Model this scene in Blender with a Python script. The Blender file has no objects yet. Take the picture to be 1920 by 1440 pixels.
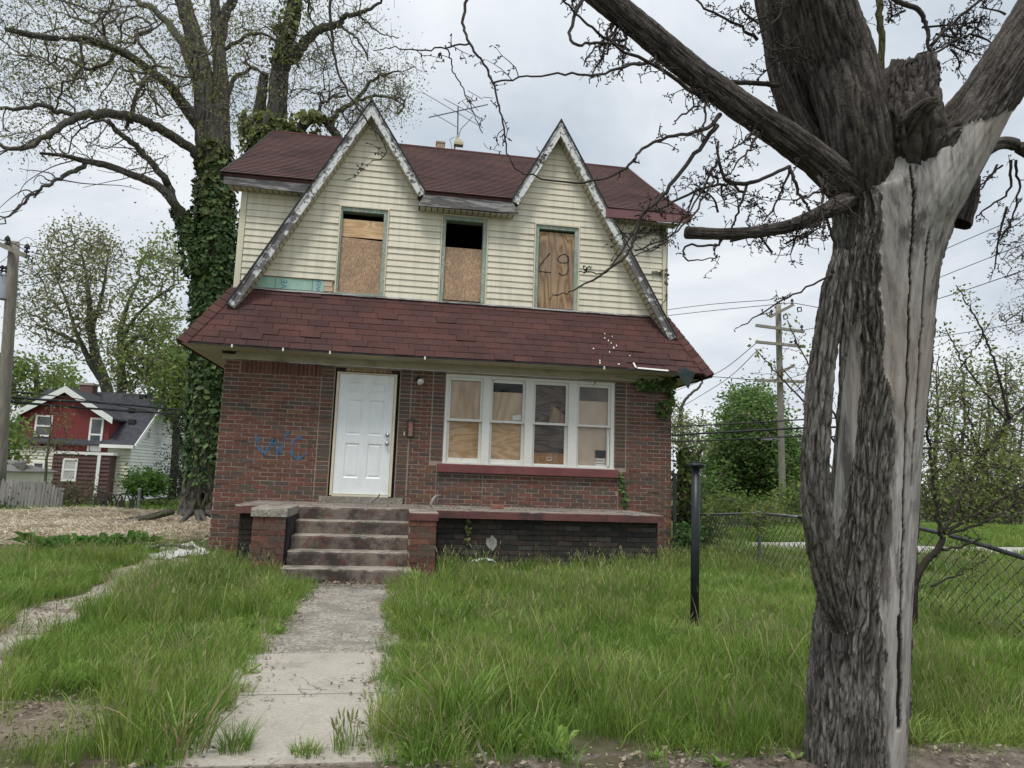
import bpy, math, random
import numpy as np
from mathutils import Matrix, Vector, noise as mn

S = bpy.context.scene
COL = S.collection
rad = math.radians

# ---------------------------------------------------------------- camera, sky, sun, exposure
CAM = np.array([1.08689, -11.94702, 1.36110])
R_ = np.array([0.98674635, -0.15887770, 0.03300774])
U_ = np.array([-0.05371278, -0.12784717, 0.99033834])
F_ = np.array([0.15312274, 0.97898569, 0.13468650])
FPX = 1300.0                                   # focal length in pixels of the 1920 px wide photograph
cd = bpy.data.cameras.new('camera')
cam = bpy.data.objects.new('camera', cd)
COL.objects.link(cam)
cd.sensor_width = 36.0
cd.lens = 36.0 * FPX / 1920.0
cd.clip_start = 0.05
cd.clip_end = 2000
cam.matrix_world = Matrix([[R_[i], U_[i], -F_[i], CAM[i]] for i in range(3)] + [[0, 0, 0, 1]])
S.camera = cam

SUN_EL, SUN_AZ = rad(64), rad(205)             # behind the camera, a little to the left, veiled by cloud
w = bpy.data.worlds.new('World')
S.world = w
w.use_nodes = True
nt = w.node_tree
nt.nodes.clear()


def nd(nt, kind, ins=None, **attrs):
    n = nt.nodes.new(kind)
    for k, v in attrs.items():
        setattr(n, k, v)
    for k, v in (ins or {}).items():
        s = n.inputs[k]
        if isinstance(v, bpy.types.NodeSocket):
            nt.links.new(v, s)
        else:
            s.default_value = v
    return n


def ramp(nt, fac, stops, interp='LINEAR'):
    n = nd(nt, 'ShaderNodeValToRGB', {'Fac': fac})
    cr = n.color_ramp
    cr.interpolation = interp
    while len(cr.elements) < len(stops):
        cr.elements.new(0.5)
    for e, (p, c) in zip(cr.elements, stops):
        e.position = p
        e.color = (c[0], c[1], c[2], 1) if not isinstance(c, (int, float)) else (c, c, c, 1)
    return n.outputs['Color']


def mixc(nt, fac, a, b, blend='MIX'):
    n = nd(nt, 'ShaderNodeMix', data_type='RGBA', blend_type=blend)
    for i, v in ((0, fac), (6, a), (7, b)):
        if isinstance(v, bpy.types.NodeSocket):
            nt.links.new(v, n.inputs[i])
        elif i == 0:
            n.inputs[0].default_value = v
        else:
            n.inputs[i].default_value = (v[0], v[1], v[2], 1)
    return n.outputs[2]


def mth(nt, op, a, b=0.0, clamp=False):
    n = nd(nt, 'ShaderNodeMath', operation=op, use_clamp=clamp)
    for i, v in ((0, a), (1, b)):
        if isinstance(v, bpy.types.NodeSocket):
            nt.links.new(v, n.inputs[i])
        else:
            n.inputs[i].default_value = v
    return n.outputs[0]


sky = nd(nt, 'ShaderNodeTexSky', sky_type='NISHITA', sun_disc=False, sun_elevation=SUN_EL, sun_rotation=SUN_AZ)
gen = nd(nt, 'ShaderNodeTexCoord').outputs['Generated']
sep = nd(nt, 'ShaderNodeSeparateXYZ', {0: gen})
zc = mth(nt, 'MAXIMUM', sep.outputs[2], 0.0)
den = mth(nt, 'ADD', zc, 0.22)
cx = mth(nt, 'DIVIDE', sep.outputs[0], den)
cy = mth(nt, 'DIVIDE', sep.outputs[1], den)
cvec = nd(nt, 'ShaderNodeCombineXYZ', {0: cx, 1: cy, 2: 0.3}).outputs[0]
n1 = nd(nt, 'ShaderNodeTexNoise', {'Vector': cvec, 'Scale': 1.7, 'Detail': 7.0, 'Roughness': 0.55, 'Distortion': 0.5}).outputs[0]
cloud = ramp(nt, n1, [(0.34, (5.0, 5.75, 6.55)), (0.5, (6.6, 7.2, 7.8)), (0.64, (8.3, 8.65, 9.0))])
horizon = mth(nt, 'SUBTRACT', 1.0, mth(nt, 'MULTIPLY', zc, 2.6), True)
cloud = mixc(nt, mth(nt, 'MULTIPLY', horizon, 0.55), cloud, (8.8, 9.0, 9.2))
zen = mth(nt, 'MULTIPLY', mth(nt, 'SUBTRACT', zc, 0.5, True), 2.0)
cloud = mixc(nt, mth(nt, 'MULTIPLY', zen, 1.0, True), cloud, (11.5, 11.9, 12.4))
skyc = mixc(nt, 0.93, sky.outputs[0], cloud)
bg = nd(nt, 'ShaderNodeBackground', {'Color': skyc, 'Strength': 0.1})
out = nd(nt, 'ShaderNodeOutputWorld', {'Surface': bg.outputs[0]})

sd = bpy.data.lights.new('sun', 'SUN')
sd.energy = 2.1
sd.angle = rad(14)
sd.color = (1.0, 0.96, 0.9)
sun = bpy.data.objects.new('sun', sd)
COL.objects.link(sun)
dirv = Vector((math.sin(SUN_AZ) * math.cos(SUN_EL), math.cos(SUN_AZ) * math.cos(SUN_EL), math.sin(SUN_EL)))
sun.rotation_euler = dirv.to_track_quat('Z', 'Y').to_euler()
vs = S.view_settings
vs.view_transform = 'Standard'
vs.look = 'None'
vs.exposure = 0.12
vs.gamma = 1.0
vs.use_curve_mapping = False
try:
    S.cycles.max_bounces = 6
    S.cycles.transparent_max_bounces = 12
except Exception:
    pass

rng = np.random.default_rng(7)
random.seed(7)


# ---------------------------------------------------------------- places in the world seen at a photograph pixel
def ray(x, y):
    return F_ + (x - 960) / FPX * R_ - (y - 720) / FPX * U_


def pD(x, y, D):
    return CAM + D * ray(x, y)


def pY(x, y, Y):
    d = ray(x, y)
    return CAM + (Y - CAM[1]) / d[1] * d


def pX(x, y, X):
    d = ray(x, y)
    return CAM + (X - CAM[0]) / d[0] * d


def pZ(x, y, Z):
    d = ray(x, y)
    return CAM + (Z - CAM[2]) / d[2] * d


# ---------------------------------------------------------------- mesh helpers
def lerp(a, b, t):
    return a + (b - a) * t


class MB:
    """collects polygons and links them as one mesh object"""

    def __init__(s):
        s.v, s.li, s.lt, s.c, s.mi, s.n = [], [], [], [], [], 0

    def add(s, verts, faces, col=(1, 1, 1), mi=0):
        verts = np.asarray(verts, float).reshape(-1, 3)
        s.v.append(verts)
        for f in faces:
            s.li.append(np.asarray(f, np.int64) + s.n)
            s.lt.append(np.array([len(f)]))
        s.mi.append(np.full(len(faces), mi))
        c = np.asarray(col, float)
        s.c.append(np.tile(c, (len(verts), 1)) if c.ndim == 1 else c)
        s.n += len(verts)

    def add_np(s, verts, quads, col, mi=0):
        """quads: (N,k) array"""
        verts = np.asarray(verts, float)
        s.v.append(verts)
        s.li.append((np.asarray(quads) + s.n).ravel())
        s.lt.append(np.full(len(quads), quads.shape[1]))
        s.mi.append(np.full(len(quads), mi))
        c = np.asarray(col, float)
        s.c.append(np.tile(c, (len(verts), 1)) if c.ndim == 1 else c)
        s.n += len(verts)

    def box(s, x0, x1, y0, y1, z0, z1, col=(1, 1, 1), mi=0):
        v = [(x0, y0, z0), (x1, y0, z0), (x1, y1, z0), (x0, y1, z0), (x0, y0, z1), (x1, y0, z1), (x1, y1, z1), (x0, y1, z1)]
        s.add(v, BOXF, col, mi)

    def hexa(s, v, col=(1, 1, 1), mi=0):
        s.add(v, BOXF, col, mi)

    def prism(s, poly, y0, y1, col=(1, 1, 1), mi=0):
        """poly: (x,z) counter-clockwise seen from -Y, extruded from y0 to y1"""
        n = len(poly)
        v = [(x, y0, z) for x, z in poly] + [(x, y1, z) for x, z in poly]
        f = [list(range(n)), list(range(2 * n - 1, n - 1, -1))]
        for i in range(n):
            j = (i + 1) % n
            f.append([j, i, n + i, n + j])
        s.add(v, f, col, mi)

    def bar(s, a, b, w, h, up=(0, 0, 1), col=(1, 1, 1), mi=0):
        a, b = np.asarray(a, float), np.asarray(b, float)
        d = b - a
        d /= np.linalg.norm(d)
        u = np.asarray(up, float)
        sd_ = np.cross(d, u)
        if np.linalg.norm(sd_) < 1e-6:
            sd_ = np.cross(d, (1, 0, 0))
        sd_ /= np.linalg.norm(sd_)
        u = np.cross(sd_, d)
        v = []
        for p in (a, b):
            for i, j in ((-1, -1), (1, -1), (1, 1), (-1, 1)):
                v.append(p + sd_ * i * w / 2 + u * j * h / 2)
        s.add(v, BOXF, col, mi)

    def tube(s, pts, radii, sides=6, col=(1, 1, 1), mi=0, cap=True):
        v, q = tube_np(pts, radii, sides)
        s.add_np(v, q, col, mi)
        if cap:
            n = len(pts)
            b = s.n - len(v)
            s.li.append(np.arange(sides)[::-1] + b)
            s.li.append(np.arange(sides) + b + (n - 1) * sides)
            s.lt.append(np.array([sides, sides]))
            s.mi.append(np.full(2, mi))

    def mesh(s, name, mats, smooth=False, org=(0, 0, 0), attr='col'):
        me = bpy.data.meshes.new(name)
        v = np.concatenate(s.v) - np.asarray(org, float)
        li = np.concatenate(s.li).astype(np.int32)
        lt = np.concatenate(s.lt).astype(np.int32)
        me.vertices.add(len(v))
        me.vertices.foreach_set('co', v.astype(np.float32).ravel())
        me.loops.add(len(li))
        me.loops.foreach_set('vertex_index', li)
        me.polygons.add(len(lt))
        st = np.zeros(len(lt), np.int32)
        st[1:] = np.cumsum(lt)[:-1]
        me.polygons.foreach_set('loop_start', st)
        me.polygons.foreach_set('loop_total', lt)
        me.polygons.foreach_set('material_index', np.concatenate(s.mi).astype(np.int32))
        me.polygons.foreach_set('use_smooth', np.full(len(lt), smooth))
        a = me.attributes.new(attr, 'FLOAT_COLOR', 'POINT')
        c = np.concatenate(s.c)
        c4 = np.ones((len(c), 4), np.float32)
        c4[:, :3] = c
        a.data.foreach_set('color', c4.ravel())
        for m in (mats if isinstance(mats, (list, tuple)) else [mats]):
            me.materials.append(m)
        me.update(calc_edges=True)
        me.validate()
        return me

    def build(s, name, mats, parent=None, smooth=False, label=None, **props):
        org = ORG.get(parent.name, (0, 0, 0)) if parent else (0, 0, 0)
        me = s.mesh(name, mats, smooth, org)
        o = bpy.data.objects.new(name, me)
        COL.objects.link(o)
        if parent:
            o.parent = parent
            ORG[o.name] = org
        if label:
            o['label'] = label
        for k, v in props.items():
            o[k] = v
        return o


BOXF = [(0, 3, 2, 1), (4, 5, 6, 7), (0, 1, 5, 4), (1, 2, 6, 5), (2, 3, 7, 6), (3, 0, 4, 7)]
ORG = {}


def tube_np(pts, radii, sides):
    pts = np.asarray(pts, float)
    n = len(pts)
    radii = np.broadcast_to(np.asarray(radii, float), (n,))
    t = np.gradient(pts, axis=0)
    t /= np.linalg.norm(t, axis=1)[:, None] + 1e-12
    ref = np.array([0.0, 0, 1]) if abs(t[0][2]) < 0.9 else np.array([1.0, 0, 0])
    a = np.cross(t[0], ref)
    a /= np.linalg.norm(a)
    ang = np.arange(sides) * 2 * math.pi / sides
    ca, sa = np.cos(ang)[:, None], np.sin(ang)[:, None]
    v = np.empty((n, sides, 3))
    for i in range(n):
        a = a - t[i] * (a @ t[i])
        a /= np.linalg.norm(a) + 1e-12
        b = np.cross(t[i], a)
        v[i] = pts[i] + radii[i] * (ca * a + sa * b)
    i = np.arange(n - 1)[:, None] * sides
    k = np.arange(sides)[None]
    k2 = (k + 1) % sides
    q = np.stack([i + k, i + k2, i + sides + k2, i + sides + k], -1).reshape(-1, 4)
    return v.reshape(-1, 3), q


def catmull(p, per=5):
    """smooth curve through rows of p (any width)"""
    p = np.asarray(p, float)
    if len(p) < 3:
        t = np.linspace(0, 1, per + 1)[:, None]
        return p[0] * (1 - t) + p[1] * t
    q = np.vstack([2 * p[0] - p[1], p, 2 * p[-1] - p[-2]])
    o = []
    for i in range(1, len(q) - 2):
        for k in range(per):
            t = k / per
            a, b, c, d = q[i - 1], q[i], q[i + 1], q[i + 2]
            o.append(0.5 * ((2 * b) + (c - a) * t + (2 * a - 5 * b + 4 * c - d) * t * t + (3 * b - a - 3 * c + d) * t ** 3))
    o.append(p[-1])
    return np.array(o)


def thing(name, label, cat, loc=(0, 0, 0), group=None):
    o = bpy.data.objects.new(name, None)
    COL.objects.link(o)
    o.location = loc
    o.empty_display_size = 0.1
    o['label'] = label
    o['category'] = cat
    if group:
        o['group'] = group
    ORG[o.name] = tuple(float(q) for q in loc)
    return o


def tag(o, label, cat, group=None):
    o['label'] = label
    o['category'] = cat
    if group:
        o['group'] = group
    return o


def inst(name, me, parent, m):
    """a part that shares mesh data; m is its world matrix (parents are never rotated)"""
    o = bpy.data.objects.new(name, me)
    COL.objects.link(o)
    o.parent = parent
    org = ORG.get(parent.name, (0, 0, 0))
    ORG[o.name] = org
    mm = m.copy()
    mm.translation = m.translation - Vector(org)
    o.matrix_basis = mm
    return o


# ---------------------------------------------------------------- materials
def new_mat(name):
    m = bpy.data.materials.new(name)
    m.use_nodes = True
    m.node_tree.nodes.clear()
    return m, m.node_tree


def finish(nt, col, rough=0.8, bump=None, bstr=0.3, bdist=0.01, spec=0.3, metal=0.0, alpha=None):
    p = nd(nt, 'ShaderNodeBsdfPrincipled', {'Roughness': rough, 'Specular IOR Level': spec, 'Metallic': metal})
    if isinstance(col, bpy.types.NodeSocket):
        nt.links.new(col, p.inputs['Base Color'])
    else:
        p.inputs['Base Color'].default_value = (col[0], col[1], col[2], 1)
    if bump is not None:
        b = nd(nt, 'ShaderNodeBump', {'Height': bump, 'Strength': bstr, 'Distance': bdist})
        nt.links.new(b.outputs[0], p.inputs['Normal'])
    if alpha is not None:
        nt.links.new(alpha, p.inputs['Alpha'])
    nd(nt, 'ShaderNodeOutputMaterial', {'Surface': p.outputs[0]})
    return p


def pos(nt, scale=(1, 1, 1)):
    g = nd(nt, 'ShaderNodeNewGeometry').outputs['Position']
    if scale == (1, 1, 1):
        return g
    return nd(nt, 'ShaderNodeMapping', {'Vector': g, 'Scale': scale}).outputs[0]


def nz(nt, vec, scale, detail=4.0, rough=0.55, dist=0.0):
    return nd(nt, 'ShaderNodeTexNoise', {'Vector': vec, 'Scale': scale, 'Detail': detail, 'Roughness': rough, 'Distortion': dist}).outputs[0]


def mottled(name, a, b, scale=6.0, rough=0.8, bump=0.3, bscale=60.0, stretch=(1, 1, 1), spec=0.25, c=None, metal=0.0, bdist=0.004):
    m, nt = new_mat(name)
    v = pos(nt, stretch)
    f = nz(nt, v, scale, 5, 0.6)
    stops = [(0.35, a), (0.65, b)] if c is None else [(0.3, a), (0.5, b), (0.68, c)]
    col = ramp(nt, f, stops)
    finish(nt, col, rough, nz(nt, v, bscale, 3), bump, bdist, spec, metal)
    return m


def attr_mat(name, kind='GEO', var=0.35, scale=25.0, rough=0.85, bump=0.4, stain=None, attr='col'):
    """colour from the piece's own colour attribute (or object colour) broken up by grain"""
    m, nt = new_mat(name)
    if kind == 'OBJ':
        c = nd(nt, 'ShaderNodeObjectInfo').outputs['Color']
    else:
        c = nd(nt, 'ShaderNodeAttribute', attribute_name=attr).outputs['Color']
    v = pos(nt)
    f = nz(nt, v, scale, 6, 0.65)
    k = ramp(nt, f, [(0.3, 1 - var), (0.7, 1 + var)])
    col = mixc(nt, 1.0, c, k, 'MULTIPLY')
    if stain:
        sc, amt, scol = stain
        g = ramp(nt, nz(nt, v, sc, 4, 0.6), [(0.46, 0.0), (0.66, 1.0)])
        col = mixc(nt, mth(nt, 'MULTIPLY', g, amt), col, scol)
    finish(nt, col, rough, nz(nt, v, scale * 4, 3), bump, 0.004, 0.2)
    return m


def leaf_mat(name, trans=0.5, rough=0.6, var=0.25):
    m, nt = new_mat(name)
    c = nd(nt, 'ShaderNodeAttribute', attribute_name='col').outputs['Color']
    d = nd(nt, 'ShaderNodeBsdfPrincipled', {'Base Color': c, 'Roughness': rough, 'Specular IOR Level': 0.25})
    t = nd(nt, 'ShaderNodeBsdfTranslucent', {'Color': c})
    mx = nd(nt, 'ShaderNodeMixShader', {0: trans, 1: d.outputs[0], 2: t.outputs[0]})
    nd(nt, 'ShaderNodeOutputMaterial', {'Surface': mx.outputs[0]})
    return m


def peel_mat(name, paint, wood, cut=0.5, scale=9.0, stretch=(1, 1, 1), fine=60.0, woody=(1, 1, 1), paint2=None):
    """old paint that has flaked off grey wood"""
    m, nt = new_mat(name)
    v = pos(nt, stretch)
    big = nz(nt, v, scale * 0.25, 4)
    f = nz(nt, v, scale, 8, 0.72)
    f = mth(nt, 'ADD', mth(nt, 'MULTIPLY', f, 0.65), mth(nt, 'MULTIPLY', big, 0.35))
    k = ramp(nt, f, [(cut - 0.025, 0.0), (cut + 0.025, 1.0)])
    grain = nz(nt, pos(nt, woody), fine, 4, 0.6)
    wc = ramp(nt, grain, [(0.35, tuple(q * 0.55 for q in wood)), (0.65, tuple(q * 1.3 for q in wood))])
    pc = mixc(nt, nz(nt, v, scale * 2.2, 4), paint, paint2 or tuple(q * 0.78 for q in paint))
    col = mixc(nt, k, wc, pc)
    h = mth(nt, 'ADD', mth(nt, 'MULTIPLY', k, 0.6), mth(nt, 'MULTIPLY', grain, 0.3))
    finish(nt, col, 0.75, h, 0.5, 0.004, 0.2)
    return m


def ply_mat(name, a, b, stretch, scale=7.0, stain=None):
    """plywood: wavy veneer figure along one axis"""
    m, nt = new_mat(name)
    v = pos(nt, stretch)
    warp = nz(nt, v, scale * 0.35, 2, 0.5, 0.6)
    fr = mth(nt, 'FRACT', mth(nt, 'MULTIPLY', warp, 9.0))
    tri = mth(nt, 'ABSOLUTE', mth(nt, 'SUBTRACT', fr, 0.5))
    fine = nz(nt, v, scale * 9, 4, 0.7)
    f = mth(nt, 'ADD', mth(nt, 'MULTIPLY', tri, 1.1), mth(nt, 'MULTIPLY', fine, 0.55))
    col = ramp(nt, f, [(0.25, a), (0.75, b)])
    if stain:
        g = ramp(nt, nz(nt, pos(nt), stain[0], 4), [(0.42, 0.0), (0.62, 1.0)])
        col = mixc(nt, mth(nt, 'MULTIPLY', g, stain[1]), col, stain[2])
    finish(nt, col, 0.75, fine, 0.15, 0.003, 0.2)
    return m


def osb_mat(name, a, b, c):
    """chipboard of large pressed flakes"""
    m, nt = new_mat(name)
    v1 = pos(nt, (1.0, 1.0, 0.45))
    v2 = nd(nt, 'ShaderNodeMapping', {'Vector': pos(nt), 'Rotation': (0, 0.9, 0), 'Scale': (1.6, 1, 0.5)}).outputs[0]
    q1 = nd(nt, 'ShaderNodeTexVoronoi', {'Vector': v1, 'Scale': 70.0, 'Randomness': 1.0}).outputs['Color']
    q2 = nd(nt, 'ShaderNodeTexVoronoi', {'Vector': v2, 'Scale': 58.0, 'Randomness': 1.0}).outputs['Color']
    s1 = nd(nt, 'ShaderNodeSeparateColor', {0: q1}).outputs[0]
    s2 = nd(nt, 'ShaderNodeSeparateColor', {0: q2}).outputs[1]
    f = mth(nt, 'ADD', mth(nt, 'MULTIPLY', s1, 0.5), mth(nt, 'MULTIPLY', s2, 0.5))
    col = ramp(nt, f, [(0.2, a), (0.5, b), (0.8, c)])
    g = ramp(nt, nz(nt, pos(nt), 3.5, 4), [(0.42, 0.0), (0.7, 0.55)])
    col = mixc(nt, g, col, (0.19, 0.15, 0.12))
    finish(nt, col, 0.8, f, 0.35, 0.003, 0.2)
    return m


MAT = {}
MAT['brick_mesh'] = attr_mat('brick', 'GEO', 0.4, 30, stain=(2.0, 0.28, (0.05, 0.045, 0.04)))
MAT['brick_obj'] = attr_mat('brick_piece', 'OBJ', 0.4, 30, stain=(2.0, 0.28, (0.05, 0.045, 0.04)))
MAT['mortar'] = mottled('mortar', (0.25, 0.205, 0.165), (0.33, 0.275, 0.225), 14, 0.95, 0.5, 120)
MAT['mortar_dark'] = mottled('dark_mortar', (0.03, 0.03, 0.028), (0.07, 0.066, 0.06), 6, 0.95, 0.5, 120)
MAT['shingle'] = attr_mat('asphalt_shingle', 'GEO', 0.35, 90, 0.95, 0.6, stain=(1.1, 0.5, (0.035, 0.024, 0.024)))
MAT['shingle_obj'] = attr_mat('asphalt_shingle_piece', 'OBJ', 0.35, 90, 0.95, 0.6, stain=(1.1, 0.5, (0.04, 0.028, 0.028)))
def siding_mat():
    m, nt = new_mat('vinyl_siding')
    v = pos(nt)
    col = ramp(nt, nz(nt, pos(nt, (0.8, 1, 3)), 1.3, 5, 0.6), [(0.3, (0.65, 0.59, 0.455)), (0.5, (0.7, 0.655, 0.525)), (0.68, (0.74, 0.685, 0.55))])
    streak = ramp(nt, nz(nt, pos(nt, (3.2, 1, 0.22)), 2.4, 5, 0.65), [(0.46, 0.0), (0.72, 0.62)])
    col = mixc(nt, streak, col, (0.43, 0.42, 0.34))
    mil = ramp(nt, nz(nt, v, 0.9, 5, 0.6), [(0.52, 0.0), (0.72, 0.35)])
    col = mixc(nt, mil, col, (0.5, 0.5, 0.385))
    finish(nt, col, 0.55, nz(nt, pos(nt, (1, 1, 5)), 30, 3), 0.12, 0.003, 0.35)
    return m


MAT['siding'] = siding_mat()
MAT['siding_old'] = mottled('vinyl_siding', (0.66, 0.6, 0.46), (0.74, 0.68, 0.54), 1.1, 0.55, 0.1, 30, (1, 1, 4), 0.35, c=(0.68, 0.65, 0.51))
MAT['siding_trim'] = mottled('vinyl_trim', (0.6, 0.56, 0.42), (0.66, 0.62, 0.47), 2, 0.5, 0.05, 30)
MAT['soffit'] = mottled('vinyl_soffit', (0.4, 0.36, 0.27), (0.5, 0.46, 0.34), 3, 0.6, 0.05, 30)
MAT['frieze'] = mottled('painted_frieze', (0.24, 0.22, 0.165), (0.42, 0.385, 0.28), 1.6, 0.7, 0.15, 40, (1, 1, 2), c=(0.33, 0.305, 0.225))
MAT['grey_wood'] = peel_mat('grey_weathered_board', (0.34, 0.33, 0.33), (0.13, 0.122, 0.122), 0.5, 5, (0.5, 1, 4), 40, (0.6, 1, 10))
MAT['rake_white'] = peel_mat('flaking_white_paint', (0.74, 0.76, 0.75), (0.13, 0.125, 0.12), 0.47, 15, (1, 1, 1), 45, (3, 1, 1))
MAT['rake_bare'] = peel_mat('mostly_bare_rake', (0.7, 0.72, 0.72), (0.16, 0.15, 0.15), 0.53, 8, (1, 1, 1), 45, (4, 1, 1.5))
MAT['maroon'] = mottled('maroon_paint', (0.14, 0.05, 0.052), (0.19, 0.07, 0.07), 3, 0.65, 0.15, 50)
MAT['maroon_fascia'] = mottled('maroon_fascia', (0.16, 0.075, 0.08), (0.2, 0.1, 0.1), 2, 0.6, 0.08, 50)
MAT['dark_edge'] = mottled('dark_roof_edge', (0.025, 0.025, 0.027), (0.05, 0.048, 0.05), 9, 0.8, 0.2, 60)
MAT['white_trim'] = peel_mat('chipped_white_trim', (0.74, 0.74, 0.69), (0.2, 0.17, 0.14), 0.36, 14, (1, 1, 0.8), 50)
MAT['green_wood'] = peel_mat('faded_green_frame', (0.27, 0.38, 0.31), (0.4, 0.42, 0.38), 0.5, 10, (2, 1, 0.5), 40)
MAT['green_foam'] = mottled('green_foam_board', (0.27, 0.44, 0.36), (0.36, 0.52, 0.45), 6, 0.7, 0.1, 40)
MAT['blue_print'] = mottled('blue_print', (0.06, 0.2, 0.3), (0.1, 0.28, 0.4), 30, 0.7)
MAT['raw_wood'] = mottled('raw_pine', (0.5, 0.38, 0.25), (0.62, 0.5, 0.36), 5, 0.7, 0.1, 50, (1, 1, 8))
def door_mat():
    m, nt = new_mat('white_steel_door')
    v = pos(nt)
    g = ramp(nt, nz(nt, pos(nt, (1, 1, 0.4)), 5, 6, 0.7), [(0.45, 0.0), (0.75, 0.45)])
    col = mixc(nt, g, (0.76, 0.8, 0.8), (0.55, 0.54, 0.5))
    s = ramp(nt, nz(nt, pos(nt, (1, 1, 3)), 22, 4, 0.7), [(0.66, 0.0), (0.72, 0.45)])
    col = mixc(nt, s, col, (0.5, 0.48, 0.44))
    finish(nt, col, 0.42, nz(nt, v, 9, 3), 0.05, 0.004, 0.45)
    return m


MAT['door_white'] = door_mat()
MAT['steel'] = mottled('brushed_steel', (0.5, 0.5, 0.5), (0.6, 0.6, 0.6), 20, 0.3, metal=1.0)
MAT['dark'] = mottled('dark_interior', (0.02, 0.02, 0.022), (0.035, 0.035, 0.04), 2, 0.9)
MAT['black_wood'] = mottled('black_rough_opening', (0.02, 0.017, 0.015), (0.05, 0.035, 0.028), 12, 0.9)
MAT['ply_tan'] = ply_mat('tan_plywood', (0.5, 0.37, 0.26), (0.64, 0.5, 0.37), (1, 1, 0.25), 5)
MAT['ply_warm'] = ply_mat('warm_plywood', (0.5, 0.31, 0.15), (0.72, 0.51, 0.31), (0.5, 1, 2.5), 5, (2.5, 0.25, (0.3, 0.2, 0.15)))
MAT['ply_brown'] = ply_mat('brown_plywood', (0.19, 0.11, 0.06), (0.4, 0.28, 0.17), (2.2, 1, 0.35), 5, (1.6, 0.5, (0.2, 0.16, 0.13)))
MAT['ply_dark'] = ply_mat('dark_plywood', (0.05, 0.034, 0.026), (0.16, 0.115, 0.09), (0.35, 1, 1.6), 6)
MAT['ply_pale'] = ply_mat('pale_board', (0.6, 0.48, 0.38), (0.66, 0.53, 0.42), (1, 1, 0.3), 3)
MAT['osb'] = osb_mat('osb_board', (0.29, 0.185, 0.115), (0.42, 0.275, 0.175), (0.53, 0.375, 0.255))
MAT['osb_orange'] = osb_mat('orange_osb', (0.28, 0.12, 0.03), (0.42, 0.2, 0.06), (0.52, 0.29, 0.11))
MAT['white_paint'] = mottled('white_paint', (0.74, 0.74, 0.72), (0.8, 0.8, 0.78), 8, 0.6)
MAT['spray_black'] = mottled('black_spray_paint', (0.014, 0.013, 0.014), (0.04, 0.034, 0.034), 18, 0.8)
MAT['lamp_glass'] = mottled('frosted_lamp', (0.62, 0.64, 0.58), (0.78, 0.78, 0.72), 30, 0.25, spec=0.5)
MAT['rust_box'] = mottled('rusty_pink_metal', (0.24, 0.11, 0.09), (0.34, 0.18, 0.15), 14, 0.7)
MAT['black_metal'] = mottled('black_painted_metal', (0.012, 0.016, 0.02), (0.02, 0.025, 0.03), 8, 0.42, 0.1, 60, spec=0.4)
MAT['galv'] = mottled('galvanised_steel', (0.16, 0.165, 0.17), (0.26, 0.265, 0.27), 10, 0.5, 0.1, 60, metal=0.6)
MAT['dark_steel'] = mottled('dull_dark_steel', (0.05, 0.052, 0.056), (0.1, 0.1, 0.105), 10, 0.55, metal=0.5)
MAT['pole_wood'] = mottled('weathered_pole', (0.2, 0.185, 0.155), (0.3, 0.28, 0.24), 5, 0.9, 0.5, 30, (3, 3, 0.4))
MAT['cable'] = mottled('cable', (0.02, 0.021, 0.023), (0.04, 0.04, 0.042), 5, 0.7)
MAT['antenna'] = mottled('antenna_rod', (0.1, 0.1, 0.11), (0.17, 0.17, 0.18), 20, 0.5, metal=0.5)
MAT['cream_box'] = mottled('cream_plastic', (0.42, 0.38, 0.26), (0.5, 0.46, 0.33), 10, 0.6)
MAT['leaf'] = leaf_mat('leaf')
MAT['ivy'] = leaf_mat('ivy_leaf', 0.15, 0.5)
MAT['straw'] = leaf_mat('straw_strand', 0.15, 0.8)


def glass_mat():
    m, nt = new_mat('window_glass')
    fr = nd(nt, 'ShaderNodeFresnel', {'IOR': 1.5})
    g = nd(nt, 'ShaderNodeBsdfGlossy', {'Roughness': 0.04, 'Color': (1, 1, 1, 1)})
    dirt = nd(nt, 'ShaderNodeBsdfDiffuse', {'Color': (0.4, 0.4, 0.4, 1)})
    t = nd(nt, 'ShaderNodeBsdfTransparent', {'Color': (0.97, 0.975, 0.97, 1)})
    v = pos(nt)
    d = ramp(nt, nz(nt, v, 3.0, 5), [(0.45, 0.0), (0.75, 0.13)])
    m1 = nd(nt, 'ShaderNodeMixShader', {0: d, 1: t.outputs[0], 2: dirt.outputs[0]})
    m2 = nd(nt, 'ShaderNodeMixShader', {0: mth(nt, 'MULTIPLY', fr.outputs[0], 0.6, True), 1: m1.outputs[0], 2: g.outputs[0]})
    nd(nt, 'ShaderNodeOutputMaterial', {'Surface': m2.outputs[0]})
    return m


MAT['glass'] = glass_mat()


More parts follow.
